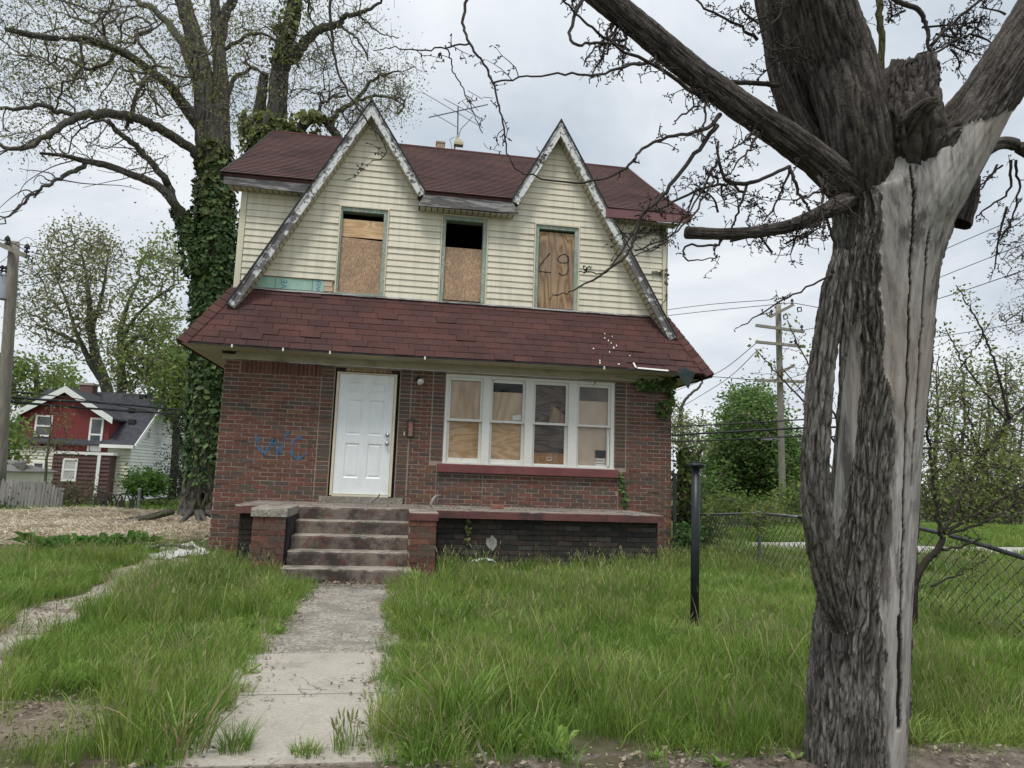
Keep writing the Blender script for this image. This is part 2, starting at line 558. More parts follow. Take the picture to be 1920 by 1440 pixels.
def concrete_mat(name, a, b, dark, cut=0.56, red=None, speck=0.0, stretch=(1, 1, 1)):
    m, nt = new_mat(name)
    v = pos(nt, stretch)
    col = ramp(nt, nz(nt, v, 3.0, 6, 0.65), [(0.3, a), (0.7, b)])
    if speck:
        vo = nd(nt, 'ShaderNodeTexVoronoi', {'Vector': pos(nt), 'Scale': 60.0}).outputs['Color']
        sc = nd(nt, 'ShaderNodeSeparateColor', {0: vo}).outputs[0]
        col = mixc(nt, ramp(nt, sc, [(0.62, 0.0), (0.95, speck)]), col, (0.5, 0.47, 0.42))
        col = mixc(nt, ramp(nt, sc, [(0.05, speck), (0.3, 0.0)]), col, (0.07, 0.065, 0.06))
    s = ramp(nt, nz(nt, v, 2.6, 7, 0.72), [(cut - 0.08, 0.0), (cut + 0.08, 1.0)])
    col = mixc(nt, s, col, dark)
    wv = nd(nt, 'ShaderNodeVectorMath', {0: pos(nt), 1: nd(nt, 'ShaderNodeTexNoise', {'Vector': pos(nt), 'Scale': 3.0, 'Detail': 4.0}).outputs['Color']}, operation='ADD').outputs[0]
    ck = nd(nt, 'ShaderNodeTexVoronoi', {'Vector': wv, 'Scale': 0.75}, feature='DISTANCE_TO_EDGE').outputs['Distance']
    ckm = ramp(nt, nz(nt, pos(nt), 1.1, 3), [(0.45, 0.0), (0.6, 1.0)])
    col = mixc(nt, mth(nt, 'MULTIPLY', ckm, ramp(nt, ck, [(0.003, 0.75), (0.008, 0.0)])), col, (0.06, 0.055, 0.045))
    fine = nz(nt, v, 55, 4, 0.7)
    col = mixc(nt, 0.5, col, ramp(nt, fine, [(0.3, 0.62), (0.7, 1.3)]), 'MULTIPLY')
    if red:
        r = ramp(nt, nz(nt, pos(nt), 4.2, 6, 0.7), [(0.56, 0.0), (0.64, 0.8)])
        col = mixc(nt, r, col, red)
    finish(nt, col, 0.93, fine, 0.5, 0.006, 0.15)
    return m


MAT['walk_pale'] = concrete_mat('pale_concrete', (0.34, 0.31, 0.265), (0.42, 0.39, 0.34), (0.27, 0.245, 0.205), 0.6)
MAT['walk_dark'] = concrete_mat('worn_aggregate_concrete', (0.25, 0.23, 0.195), (0.33, 0.305, 0.26), (0.18, 0.165, 0.14), 0.54, speck=0.6)
MAT['step_tread'] = concrete_mat('worn_tread', (0.24, 0.215, 0.18), (0.35, 0.32, 0.27), (0.12, 0.105, 0.09), 0.54)
MAT['step_riser'] = concrete_mat('stained_riser', (0.15, 0.122, 0.104), (0.235, 0.2, 0.168), (0.062, 0.05, 0.045), 0.5, red=(0.15, 0.055, 0.048))
MAT['porch_top'] = concrete_mat('porch_concrete', (0.2, 0.17, 0.155), (0.3, 0.27, 0.24), (0.13, 0.11, 0.1), 0.55)
MAT['cap_maroon'] = concrete_mat('worn_maroon_cap', (0.13, 0.055, 0.052), (0.17, 0.08, 0.075), (0.06, 0.047, 0.046), 0.56)
MAT['sidewalk'] = concrete_mat('sidewalk_concrete', (0.2, 0.18, 0.155), (0.28, 0.26, 0.22), (0.13, 0.115, 0.095), 0.55, speck=0.3)

# ================================================================ THE HOUSE
HX0, HX1 = -1.874, 5.912
house = thing('brick_house', 'boarded up two storey brick house with twin steep gables and red shingled roof', 'house', (2.02, 3.3, 0))


def wall_holes(mb, x0, x1, z0, z1, holes, y0, y1, col=(1, 1, 1), mi=0):
    xs = sorted({x0, x1, *[min(max(h[0], x0), x1) for h in holes], *[min(max(h[1], x0), x1) for h in holes]})
    zs = sorted({z0, z1, *[min(max(h[2], z0), z1) for h in holes], *[min(max(h[3], z0), z1) for h in holes]})
    for a, b in zip(xs, xs[1:]):
        for c, d in zip(zs, zs[1:]):
            mx, mz = (a + b) / 2, (c + d) / 2
            if not any(h[0] < mx < h[1] and h[2] < mz < h[3] for h in holes):
                mb.box(a, b, y0, y1, c, d, col, mi)


def brick_tex(name, c1, c2, mort):
    m, nt = new_mat(name)
    g = nd(nt, 'ShaderNodeNewGeometry').outputs['Position']
    s = nd(nt, 'ShaderNodeSeparateXYZ', {0: g})
    v = nd(nt, 'ShaderNodeCombineXYZ', {0: mth(nt, 'ADD', s.outputs[0], s.outputs[1]), 1: s.outputs[2]}).outputs[0]
    b = nd(nt, 'ShaderNodeTexBrick', {'Vector': v, 'Color1': (*c1, 1), 'Color2': (*c2, 1), 'Mortar': (*mort, 1), 'Scale': 1.0, 'Mortar Size': 0.006, 'Brick Width': 0.232, 'Row Height': 0.07})
    finish(nt, b.outputs[0], 0.9, b.outputs[1], -0.5, 0.008, 0.2)
    return m


MAT['brick_side'] = brick_tex('side_wall_brick', (0.15, 0.055, 0.045), (0.07, 0.045, 0.038), (0.28, 0.23, 0.2))

DOOR = (-0.075, 1.01, 0.9, 3.13)
WIN = (1.80, 4.825, 1.57, 3.12)
mb = MB()
wall_holes(mb, HX0 + 0.01, HX1 - 0.01, 0.0, 3.164, [DOOR, WIN], 0.005, 0.22)
brick_wall = mb.build('brick_wall', MAT['mortar'], house)
mb = MB()
mb.box(HX0, HX0 + 0.22, 0.221, 6.6, 0, 3.164)
mb.box(HX1 - 0.22, HX1, 0.221, 6.6, 0, 3.164)
mb.box(HX0 + 0.221, HX1 - 0.221, 6.38, 6.6, 0, 3.164)
mb.build('side_wall', MAT['brick_side'], house, kind='structure')
mb = MB()                                        # dark rooms behind the openings
mb.box(HX0 + 0.3, HX1 - 0.3, 0.62, 2.6, 0.02, 3.1)
mb.box(HX0 + 0.3, HX1 - 0.3, 2.6, 2.65, 4.45, 6.0)
mb.box(HX0 + 0.3, HX1 - 0.3, 0.24, 2.6, 4.36, 4.42)
mb.box(HX0 + 0.3, HX1 - 0.3, 0.24, 2.6, 6.0, 6.05)
mb.box(HX0 + 0.26, HX0 + 0.3, 0.24, 2.6, 4.4, 6.0)
mb.box(HX1 - 0.3, HX1 - 0.26, 0.24, 2.6, 4.4, 6.0)
mb.build('interior', MAT['dark'], house, kind='structure')

# ---------------------------------------------------------------- bricks
RED = [(0.172, 0.07, 0.053), (0.155, 0.066, 0.052), (0.19, 0.076, 0.055), (0.14, 0.06, 0.048)]
BRN = [(0.125, 0.084, 0.064), (0.135, 0.078, 0.06), (0.105, 0.076, 0.06)]
OLV = [(0.082, 0.078, 0.066), (0.072, 0.07, 0.062), (0.09, 0.08, 0.067)]
ORG_ = [(0.2, 0.09, 0.055), (0.2, 0.115, 0.065)]
BLK = [(0.04, 0.037, 0.034), (0.05, 0.045, 0.04), (0.032, 0.031, 0.03), (0.06, 0.045, 0.04)]
brk = []       # (centre, length, height, depth, turned, colour)
CH, PI_ = 0.07, 0.232


def pal(kind):
    q = rng.random()
    if kind == 'wall':
        t = RED if q < 0.6 else BRN if q < 0.8 else OLV if q < 0.97 else ORG_
    elif kind == 'right':
        t = RED if q < 0.45 else BRN if q < 0.85 else OLV
    elif kind == 'stack':
        t = BRN if q < 0.5 else OLV if q < 0.93 else RED
    elif kind == 'under':
        t = RED if q < 0.35 else BRN if q < 0.6 else OLV if q < 0.85 else ORG_
    elif kind == 'black':
        t = BLK if q < 0.9 else OLV
    else:
        t = RED if q < 0.45 else BRN if q < 0.72 else OLV if q < 0.92 else ORG_
    c = np.array(t[rng.integers(len(t))]) * rng.uniform(0.82, 1.18)
    return c if kind == 'black' else lerp(c, np.array((0.128, 0.069, 0.053)), 0.34)


def lay(x0, x1, z0, z1, kind, y=0.0, stack=False, course=CH, pitch=PI_, turned=False, depth=0.1, base=0.0, gap=0.0135, skip=0.0):
    k = int(round((z0 - base) / course))
    while base + k * course < z1 - 0.02:
        za, zb = base + k * course, min(base + (k + 1) * course, z1)
        off = 0 if stack else (k % 2) * pitch / 2 + rng.uniform(-0.006, 0.006)
        n0 = math.floor((x0 - off) / pitch) if not stack else 0
        i = n0
        while True:
            a = (off + i * pitch) if not stack else x0
            b = a + pitch if not stack else x1
            i += 1
            if a >= x1 - 0.001:
                break
            a2, b2 = max(a, x0), min(b, x1)
            if b2 - a2 > 0.035 and rng.random() > skip:
                c = ((a2 + b2) / 2, y, (za + zb) / 2)
                brk.append((c, b2 - a2 - gap, zb - za - gap, depth, turned, pal(kind)))
            if stack:
                break
        k += 1


lay(HX0, -0.30, 0.0, 2.94, 'wall')
lay(HX0, -1.62, 2.94, 3.164, 'wall')
for i in range(19):                              # soldier course under the frieze
    x = -1.61 + i * 0.0695
    c = np.array(RED[i % 4]) * rng.uniform(0.6, 0.95)
    brk.append(((x + 0.034, 0.0, 3.05), 0.059, 0.205, 0.1, False, c))
lay(-0.295, -0.085, 0.98, 3.164, 'stack', stack=True)
lay(-0.30, -0.08, 0.84, 0.98, 'pier')
lay(1.02, 1.205, 0.84, 3.164, 'stack', stack=True)
lay(1.215, 1.575, 1.54, 3.164, 'right')
lay(1.215, 1.70, 0.84, 1.54, 'under')
lay(1.585, 1.79, 1.61, 3.164, 'stack', stack=True)
lay(1.70, 2.5, 0.84, 1.43, 'under')
lay(2.5, 4.91, 0.84, 1.43, 'right')
lay(4.84, 5.045, 1.61, 3.164, 'stack', stack=True)
lay(5.055, HX1, 1.54, 3.164, 'right')
lay(4.91, HX1, 0.84, 1.54, 'right')
lay(5.0, HX1, 0.0, 0.84, 'right')
# porch front wall and stair piers
PY = -1.56
mb = MB()
mb.box(-1.10, 5.05, PY + 0.012, 0.0, 0.0, 0.752)
porch_wall = mb.build('porch_wall', MAT['mortar_dark'], house)
lay(-1.10, -0.72, 0.0, 0.752, 'black', y=PY, course=0.0752)
lay(1.62, 5.05, 0.0, 0.752, 'black', y=PY, course=0.0752, pitch=0.24, gap=0.008)
lay(PY + 0.0, -0.0, 0.0, 0.752, 'black', y=5.05, course=0.0752, turned=True)
PFY = -2.64
mb = MB()
mb.box(1.25, 1.595, PFY + 0.012, PY, 0.0, 0.77)
pier = mb.build('stair_pier', MAT['mortar'], house)
mb = MB()
mb.box(-0.705, -0.315, PFY + 0.012, PY, 0.0, 0.77)
pier2 = mb.build('stair_pier', MAT['mortar'], house)
lay(-0.716, -0.305, 0.0, 0.77, 'pier', y=PFY, course=0.077, pitch=0.252, gap=0.008, depth=0.11)
lay(1.24, 1.605, 0.0, 0.77, 'pier', y=PFY, course=0.077, pitch=0.252, gap=0.008, depth=0.11)
lay(PFY + 0.11, PY, 0.0, 0.77, 'pier', y=1.605, course=0.077, pitch=0.252, turned=True, depth=-0.1)
lay(PFY + 0.11, PY, 0.0, 0.77, 'pier', y=-0.716, course=0.077, pitch=0.252, turned=True, depth=0.1)


def unit_brick(seed):
    r = np.random.default_rng(seed)
    j = lambda a: r.uniform(-a, a)
    v = []
    for y, sx, sz in ((0.5, 0.5, 0.5), (-0.47, 0.5, 0.5), (-0.5, 0.492, 0.47)):
        for i, k in ((-1, -1), (1, -1), (1, 1), (-1, 1)):
            a = 0.012 if y < 0 else 0
            v.append((i * sx + j(a), y + j(a), k * sz + j(a * 3)))
    f = [(0, 1, 2, 3), (8, 9, 10, 11)]
    f = [(3, 2, 1, 0)[::-1], (8, 9, 10, 11)]
    for a, b in ((0, 4), (4, 8)):
        for i in range(4):
            k = (i + 1) % 4
            f.append((a + i, a + k, b + k, b + i)[::-1])
    return np.array(v), f


UB = [unit_brick(i) for i in range(5)]
ubm = []
for v, f in UB:
    q = MB()
    q.add(v, f)
    ubm.append(q.mesh('brick', MAT['brick_obj']))
area = [(b[1] * b[2] / np.sum((np.array(b[0]) - CAM) ** 2) if not b[4] else 0, i) for i, b in enumerate(brk)]
area.sort(reverse=True)
top = {i for _, i in area[:300]}
stuff = MB()
for i, (c, ln, h, dp, turned, colr) in enumerate(brk):
    k = i % 5
    pushy = rng.uniform(-0.005, 0.002) + (rng.uniform(-0.012, 0.0) if rng.random() < 0.1 else 0)
    if turned:
        m = Matrix.Translation(Vector((c[1], c[0], c[2]))) @ Matrix.Rotation(rad(90 if dp < 0 else -90), 4, 'Z')
        m = Matrix.Translation(Vector((-abs(dp) / 2 if dp < 0 else abs(dp) / 2, 0, 0))) @ m
        if c[1] > 4:
            m = Matrix.Translation(Vector((c[1] - 0.04, c[0], c[2]))) @ Matrix.Rotation(rad(90), 4, 'Z')
    else:
        m = Matrix.Translation(Vector((c[0], c[1] + dp / 2 + pushy, c[2]))) @ Matrix.Rotation(rng.normal(0, 0.004), 4, 'Y')
    m = m @ Matrix.Diagonal((ln, abs(dp), h, 1))
    if i in top:
        par = brick_wall if c[1] > -0.5 else porch_wall if c[1] > -2 else pier if c[0] > 0.5 else pier2
        o = inst('brick', ubm[k], par, m)
        o.color = (*colr, 1)
    else:
        v, f = UB[k]
        mm = np.array(m)
        stuff.add(v @ mm[:3, :3].T + mm[:3, 3], f, colr)
stuff.build('bricks', MAT['brick_mesh'], brick_wall, kind='stuff')


# ---------------------------------------------------------------- porch slab, steps, piers' caps
def rough_block(mb, x0, x1, y0, y1, z0, z1, amp=0.006, seg=28, seed=0, nose=0.02, mi_top=0, mi_side=1):
    prof = [(y1, z0), (y0, z0), (y0, z1 - nose * 1.6), (y0 + nose * 0.3, z1 - nose * 0.5), (y0 + nose, z1), (y1, z1)]
    v, f, mi = [], [], []
    for i in range(seg + 1):
        x = lerp(x0, x1, i / seg)
        for k, (y, z) in enumerate(prof):
            p = Vector((x * 5, k * 1.7 + seed * 9.1, seed * 3.3))
            q = Vector((x * 23, k * 0.9 + seed * 5.1, 1.0))
            d = (mn.noise(p) + 0.8 * mn.noise(q)) * amp if 1 <= k <= 4 else 0
            chip = 0.0
            if k in (3, 4):
                c_ = mn.noise(Vector((x * 7 + seed * 31, 4.2, 0)))
                chip = max(0, c_ - 0.28) * 0.09
            v.append((x, y + d + chip * 0.8, z + (d * 0.6 if k >= 2 else 0) - chip * (1 if k != 2 else 0)))
    n = len(prof)
    for i in range(seg):
        for k in range(n):
            k2 = (k + 1) % n
            f.append((i * n + k, i * n + n + k, i * n + n + k2, i * n + k2)[::-1])
            mi.append(mi_top if k in (3, 4) else mi_side)
    f.append(tuple(range(n)))
    f.append(tuple(range(seg * n + n - 1, seg * n - 1, -1)))
    mi += [mi_side, mi_side]
    b = mb.n
    mb.add(v, f)
    mb.mi[-1] = np.array(mi)


SX0, SX1 = -0.285, 1.235
for i in range(5):
    zt = 0.876 - i * 0.175
    y0 = -1.66 - i * 0.305
    mb = MB()
    rough_block(mb, SX0 + 0.004 * i - (0.03 if i == 4 else 0), SX1 + (0.01 if i < 4 else 0.06), y0, PY + 0.001 if i == 0 else y0 + 0.34, zt - 0.172, zt, 0.007, 40, i + 1, 0.022)
    mb.build('step', [MAT['step_tread'], MAT['step_riser']], house)
mb = MB()
mb.box(SX0, SX1, -2.5, PY, 0.0, 0.16)
mb.box(SX0, SX1, -2.2, PY, 0.16, 0.33)
mb.box(SX0, SX1, -1.9, PY, 0.33, 0.5)
mb.build('step_base', MAT['step_riser'], house, kind='structure')
for xa, xb, sd in ((-1.15, -0.60, 11), (1.60, 5.10, 12)):
    mb = MB()
    rough_block(mb, xa, xb, -1.69, -0.0, 0.758, 0.872, 0.004, 50, sd, 0.012)
    mb.build('porch_cap', [MAT['porch_top'], MAT['cap_maroon']], house)
mb = MB()
rough_block(mb, -0.598, 1.598, -1.62, -0.0, 0.758, 0.870, 0.003, 40, 15, 0.012)
mb.build('porch_slab', [MAT['porch_top'], MAT['step_riser']], house)
mb = MB()
rough_block(mb, -0.735, -0.292, PFY - 0.02, -1.665, 0.778, 0.885, 0.007, 16, 21, 0.02)
mb.build('pier_cap', [MAT['step_tread'], MAT['walk_dark']], house)
mb = MB()
rough_block(mb, 1.242, 1.622, PFY - 0.02, -1.7, 0.775, 0.878, 0.005, 16, 22, 0.016)
mb.build('pier_cap', [MAT['step_tread'], MAT['cap_maroon']], house)

mb = MB()                                        # open joints where the left pier is coming apart
for x0_, y0_, x1_, y1_, w_ in ((505, 1040, 507, 1070, 0.014), (490, 1030, 489, 1040, 0.012), (496, 968, 495, 978, 0.012)):
    a, c = pY(x0_, y0_, PFY), pY(x1_, y1_, PFY)
    mb.box(a[0] - w_ / 2, a[0] + w_ / 2, PFY - 0.007, PFY + 0.004, c[2], a[2])
mb.box(-0.304, -0.286, PFY + 0.05, -1.7, 0.2, 0.76)
mb.build('open_joint', MAT['dark'], pier2, kind='stuff')

# ---------------------------------------------------------------- front door
mb = MB()
mb.box(-0.20, 1.16, -0.10, 0.05, 0.872, 0.968)
mb.build('threshold', MAT['walk_dark'], house)
mb = MB()                                        # rough opening seen as dark gaps round the frame
mb.box(-0.075, 1.01, 0.10, 0.14, 0.93, 3.13)
mb.box(-0.075, 0.10, 0.015, 0.10, 3.06, 3.13)
mb.box(0.86, 1.01, 0.015, 0.10, 3.06, 3.13)
mb.build('door_opening', MAT['black_wood'], house)
mb = MB()
mb.box(0.10, 0.86, 0.02, 0.09, 3.075, 3.128)
mb.build('header_board', MAT['ply_brown'], house, label='bare brown wooden header above the white door')
door = MB()
D0, D1, DZ0, DZ1 = 0.0, 0.914, 1.0, 3.032
pan = []
for (pa, pb) in ((0.155, 0.40), (0.525, 0.77)):
    pan += [(pa, pb, 0.28, 0.86), (pa, pb, 1.0, 1.60), (pa, pb, 1.72, 1.90)]
holes = [(D0 + a, D0 + b, DZ0 + c, DZ0 + d) for a, b, c, d in pan]
wall_holes(door, D0, D1, DZ0 + 0.012, DZ1, holes, 0.040, 0.085)
for a, b, c, d in holes:
    e = 0.022
    v = [(a, 0.040, c), (b, 0.040, c), (b, 0.040, d), (a, 0.040, d), (a + e, 0.056, c + e), (b - e, 0.056, c + e), (b - e, 0.056, d - e), (a + e, 0.056, d - e)]
    e2 = 0.05
    v += [(a + e2, 0.046, c + e2), (b - e2, 0.046, c + e2), (b - e2, 0.046, d - e2), (a + e2, 0.046, d - e2)]
    f = [(0, 1, 5, 4), (1, 2, 6, 5), (2, 3, 7, 6), (3, 0, 4, 7), (4, 5, 9, 8), (5, 6, 10, 9), (6, 7, 11, 10), (7, 4, 8, 11), (8, 9, 10, 11)]
    door.add(v, f)
door_o = door.build('door', MAT['door_white'], house)
for zk, rr in ((1.02, 0.03), (0.875, 0.032)):
    k = MB()
    for y, r0, r1, ln in ((0.04, 0.036, 0.036, 0.012), (0.028, 0.018, 0.018, 0.03), (-0.002, rr, rr * 0.75, 0.03)):
        k.tube([(0.848, y, DZ0 + zk), (0.848, y - ln / 2, DZ0 + zk), (0.848, y - ln, DZ0 + zk)], [r0, (r0 + r1) / 2, r1], 18)
    k.build('door_knob' if zk < 1 else 'deadbolt', MAT['steel'], door_o, smooth=True)
fr = MB()
fr.box(-0.045, -0.004, 0.018, 0.095, 0.985, 3.06)
fr.box(0.918, 0.962, 0.018, 0.095, 0.985, 3.06)
fr.box(-0.004, 0.918, 0.018, 0.095, 3.036, 3.06)
fr.box(-0.004, 0.918, 0.0, 0.095, 0.972, 1.006)
fr.build('door_frame', mottled('primed_door_frame', (0.56, 0.5, 0.36), (0.66, 0.6, 0.46), 3, 0.6, 0.1), door_o)

# ---------------------------------------------------------------- lower window row
SEP = [(1.845, 2.455), (2.585, 3.205), (3.345, 3.985), (4.14, 4.765)]
mb = MB()
mb.box(1.80, 1.845, -0.005, 0.12, 1.60, 3.12)
mb.box(4.765, 4.825, -0.005, 0.12, 1.60, 3.12)
mb.box(1.845, 4.765, -0.005, 0.12, 3.075, 3.12)
for (a, b), (c, d) in zip(SEP, SEP[1:]):
    mb.box(b, c, -0.018, 0.12, 1.585, 3.075)
mb.box(1.79, 4.835, -0.03, 0.14, 1.572, 1.60)
win_frame = mb.build('window_casing', MAT['white_trim'], house)
mb = MB()
rough_block(mb, 1.71, 4.90, -0.075, 0.10, 1.432, 1.57, 0.0015, 30, 31, 0.008, 0, 0)
mb.build('window_sill', MAT['maroon'], house)
boards = [('ply_tan', 'ply_warm'), ('ply_tan', 'ply_warm'), ('ply_dark', 'ply_dark'), ('ply_pale', 'ply_pale')]
wl = ['window with two warm plywood boards', 'window with dark strip and white paper above', 'window with dark split plywood and orange chipboard strip', 'window with pale board and books at its foot']
for n, (a, b) in enumerate(SEP):
    zl, zm, zt = 1.60, 2.325, 3.075
    s = MB()                                     # upper sash
    s.box(a, a + 0.045, 0.025, 0.06, zm, zt)
    s.box(b - 0.045, b, 0.025, 0.06, zm, zt)
    s.box(a + 0.045, b - 0.045, 0.025, 0.06, zt - 0.05, zt)
    s.box(a - 0.004, b + 0.004, 0.012, 0.06, zm - 0.012, zm + 0.028)
    wnd = s.build('window', MAT['white_trim'], house, label=wl[n])
    s = MB()                                     # lower sash, set back
    s.box(a, a + 0.05, 0.062, 0.095, zl, zm - 0.014)
    s.box(b - 0.05, b, 0.062, 0.095, zl, zm - 0.014)
    s.box(a + 0.05, b - 0.05, 0.055, 0.095, zl, zl + (0.08 if n < 2 else 0.03))
    s.build('lower_sash', MAT['white_trim'], wnd)
    g = MB()
    g.add([(a + 0.045, 0.045, zm), (b - 0.045, 0.045, zm), (b - 0.045, 0.045, zt - 0.05), (a + 0.045, 0.045, zt - 0.05)], [(0, 1, 2, 3)])
    g.add([(a + 0.05, 0.08, zl + 0.03), (b - 0.05, 0.08, zl + 0.03), (b - 0.05, 0.08, zm), (a + 0.05, 0.08, zm)], [(0, 1, 2, 3)])
    g.build('pane', MAT['glass'], wnd)
    zc_ = {0: zt, 1: 2.86, 2: zt, 3: 2.78}[n]
    q = MB()
    q.box(a + 0.02, b - 0.02, 0.075, 0.09, zm + 0.03, zc_)
    q.build('upper_board', MAT[boards[n][0]], wnd)
    if n == 3:
        q = MB()
        q.box(a + 0.02, b - 0.02, 0.075, 0.09, zc_ + 0.002, zt)
        q.build('grey_top_board', mottled('grey_brown_board', (0.14, 0.12, 0.11), (0.24, 0.2, 0.17), 3), wnd)  # darker grey-brown strip above the pale board
    q = MB()
    q.box(a + 0.02, b - 0.02, 0.105, 0.12, (zl + 0.225 if n == 2 else zl), zm)
    q.build('lower_board', MAT[boards[n][1]], wnd)
    if n == 1:
        q = MB()
        q.add([(3.0, 0.068, 2.37), (3.155, 0.068, 2.385), (3.145, 0.066, 2.475), (2.99, 0.066, 2.455)], [(0, 1, 2, 3)])
        q.build('paper_note', MAT['white_paint'], wnd)
    if n == 2:
        q = MB()
        q.box(a + 0.02, b - 0.02, 0.105, 0.122, zl, zl + 0.222)
        q.build('chipboard_strip', MAT['osb_orange'], wnd)
        q = MB()
        ring = [(0.0, 0.04), (0.07, 0.045), (0.085, 0.085), (0.02, 0.09), (-0.005, 0.045), (0.03, 0.03), (0.075, 0.035)]
        q.tube(catmull([(3.64 + x, 0.1, 1.66 + z) for x, z in ring], 4), 0.0065, 5)
        q.build('spray_mark', MAT['white_paint'], wnd)
        q = MB()                                 # darker triangle of split veneer
        q.prism([(3.66, 2.36), (3.93, 2.36), (3.93, 2.50), (3.80, 2.60), (3.68, 2.70)], 0.066, 0.073)
        q.build('split_veneer', MAT['ply_brown'], wnd)
    if n == 3:
        for i, (hh, cc) in enumerate(((0.035, 'white_paint'), (0.03, 'white_paint'), (0.03, 'white_paint'))):
            q = MB()
            q.box(4.52 + 0.004 * i, 4.70, 0.088, 0.104, zl + 0.03 + i * 0.05, zl + 0.03 + i * 0.05 + hh)
            q.build('paper_pack', MAT[cc], wnd)
        q = MB()
        q.box(4.515, 4.705, 0.09, 0.104, zl + 0.175, zl + 0.31)
        q.build('dark_card', mottled('dark_card', (0.05, 0.05, 0.06), (0.07, 0.07, 0.08), 3), wnd)
        q = MB()
        q.bar((4.735, 0.03, 1.63), (4.732, 0.03, 2.16), 0.035, 0.02, (0, 1, 0))
        q.build('loose_sash_strip', MAT['white_trim'], wnd)

# ---------------------------------------------------------------- frieze and lower soffit
mb = MB()
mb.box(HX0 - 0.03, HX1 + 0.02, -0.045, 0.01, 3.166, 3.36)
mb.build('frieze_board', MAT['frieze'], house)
mb = MB()
mb.prism([(HX0 - 0.035, 3.25), (HX0 + 0.16, 3.24), (HX0 + 0.2, 3.29), (HX0 + 0.42, 3.30), (HX0 + 0.4, 3.335), (HX0 - 0.035, 3.335)], -0.049, -0.0455)
mb.build('rotten_patch', MAT['black_wood'], house, label='dark rotten patch at the end of the frieze')

# ---------------------------------------------------------------- skirt roof
EY, EZ, TZ = -0.55, 3.335, 4.40
EX0, EX1, TX0, TX1 = -2.446, 6.444, -1.835, 5.815
BK = 6.9
slope = math.atan2(TZ - EZ, -EY)
SL = math.hypot(TZ - EZ, EY)
nrm = np.array([0, -math.sin(slope), math.cos(slope)])
upv = np.array([0, math.cos(slope), math.sin(slope)])


def dz_sag(x):
    """the long eave sags and drops a little to the right"""
    return -0.045 * (x - EX0) / (EX1 - EX0) - 0.02 * math.sin((x - EX0) / (EX1 - EX0) * math.pi * 2)


def skirt(x, s, off=0.0):
    """point on the front slope: s metres up from the eave"""
    t = s / SL
    p = np.array([x, EY, EZ + dz_sag(x) * (1 - t)]) + upv * s + nrm * off
    return p


mb = MB()
n = 24
for i in range(n):
    xa, xb = lerp(0, 1, i / n), lerp(0, 1, (i + 1) / n)
    q = []
    for off in (-0.005, -0.05):
        for t, s in ((xa, 0), (xb, 0), (xb, SL), (xa, SL)):
            q.append(skirt(lerp(lerp(EX0, TX0, s / SL), lerp(EX1, TX1, s / SL), t), s, off))
    mb.hexa([q[4], q[5], q[6], q[7], q[0], q[1], q[2], q[3]])
for sx, ex, tx in ((-1, EX0, TX0), (1, EX1, TX1)):   # the two return slopes
    e = EZ + dz_sag(ex)
    a = [(ex, EY, e), (ex, BK, e), (tx, BK - 0.55, TZ), (tx, 0, TZ)]
    b = [(x, y, z - 0.05) for x, y, z in a]
    mb.hexa(b + a if sx < 0 else [b[1], b[0], b[3], b[2], a[1], a[0], a[3], a[2]])
skirt_roof = mb.build('skirt_roof', mottled('roof_underlay', (0.075, 0.034, 0.034), (0.1, 0.045, 0.043), 9, 0.95), house)
SHC = [(0.096, 0.047, 0.042), (0.089, 0.044, 0.04), (0.1, 0.049, 0.044), (0.082, 0.045, 0.042), (0.106, 0.05, 0.044), (0.092, 0.048, 0.044)]
ROWS, TAB = 10, 0.333
ex_ = SL / ROWS
tab_me = []


def tab_mesh(wd):
    q = MB()
    v = []
    for x in (0, 1):
        for y, z in ((0.0, 0.0), (0.0, 0.010), (ex_ + 0.02, 0.004), (ex_ + 0.02, 0.0)):
            v.append(((x - 0.5) * wd, y, z))
    f = [(0, 3, 2, 1), (4, 5, 6, 7), (0, 1, 5, 4), (1, 2, 6, 5), (2, 3, 7, 6), (3, 0, 4, 7)]
    q.add(v, [t[::-1] for t in f])
    return q.mesh('shingle', MAT['shingle_obj'])


full_tab = tab_mesh(TAB - 0.008)
basis = Matrix([[1, 0, 0, 0], [0, upv[1], nrm[1], 0], [0, upv[2], nrm[2], 0], [0, 0, 0, 1]])
for r in range(ROWS):
    s0 = r * ex_
    t = s0 / SL
    xl, xr = lerp(EX0, TX0, t) + 0.02, lerp(EX1, TX1, t) - 0.02
    x = xl - (0.5 * TAB if r % 2 else 0) - rng.uniform(0, 0.05)
    rowc = rng.uniform(0.9, 1.1)
    while x < xr:
        a, b = max(x, xl), min(x + TAB, xr)
        x += TAB
        if b - a < 0.05:
            continue
        if r == 0 and 5.02 < (a + b) / 2 < 5.6:
            continue                              # lost tabs over the white flashing
        c = np.array(SHC[rng.integers(len(SHC))]) * rowc * rng.uniform(0.94, 1.06)
        me = full_tab if b - a > TAB - 0.01 else tab_mesh(b - a - 0.008)
        lift = rng.uniform(0, 0.004) + (rng.uniform(0.004, 0.012) if rng.random() < 0.08 else 0)
        mm = Matrix.Translation(Vector(skirt((a + b) / 2, s0, 0.001 + lift))) @ Matrix.Rotation(rng.normal(0, 0.004), 4, 'Y') @ basis
        sag = math.atan((dz_sag(b) - dz_sag(a)) / (b - a)) * (1 - t)
        mm = mm @ Matrix.Rotation(sag, 4, 'Z')
        o = inst('shingle', me, skirt_roof, mm)
        o.color = (*c, 1)
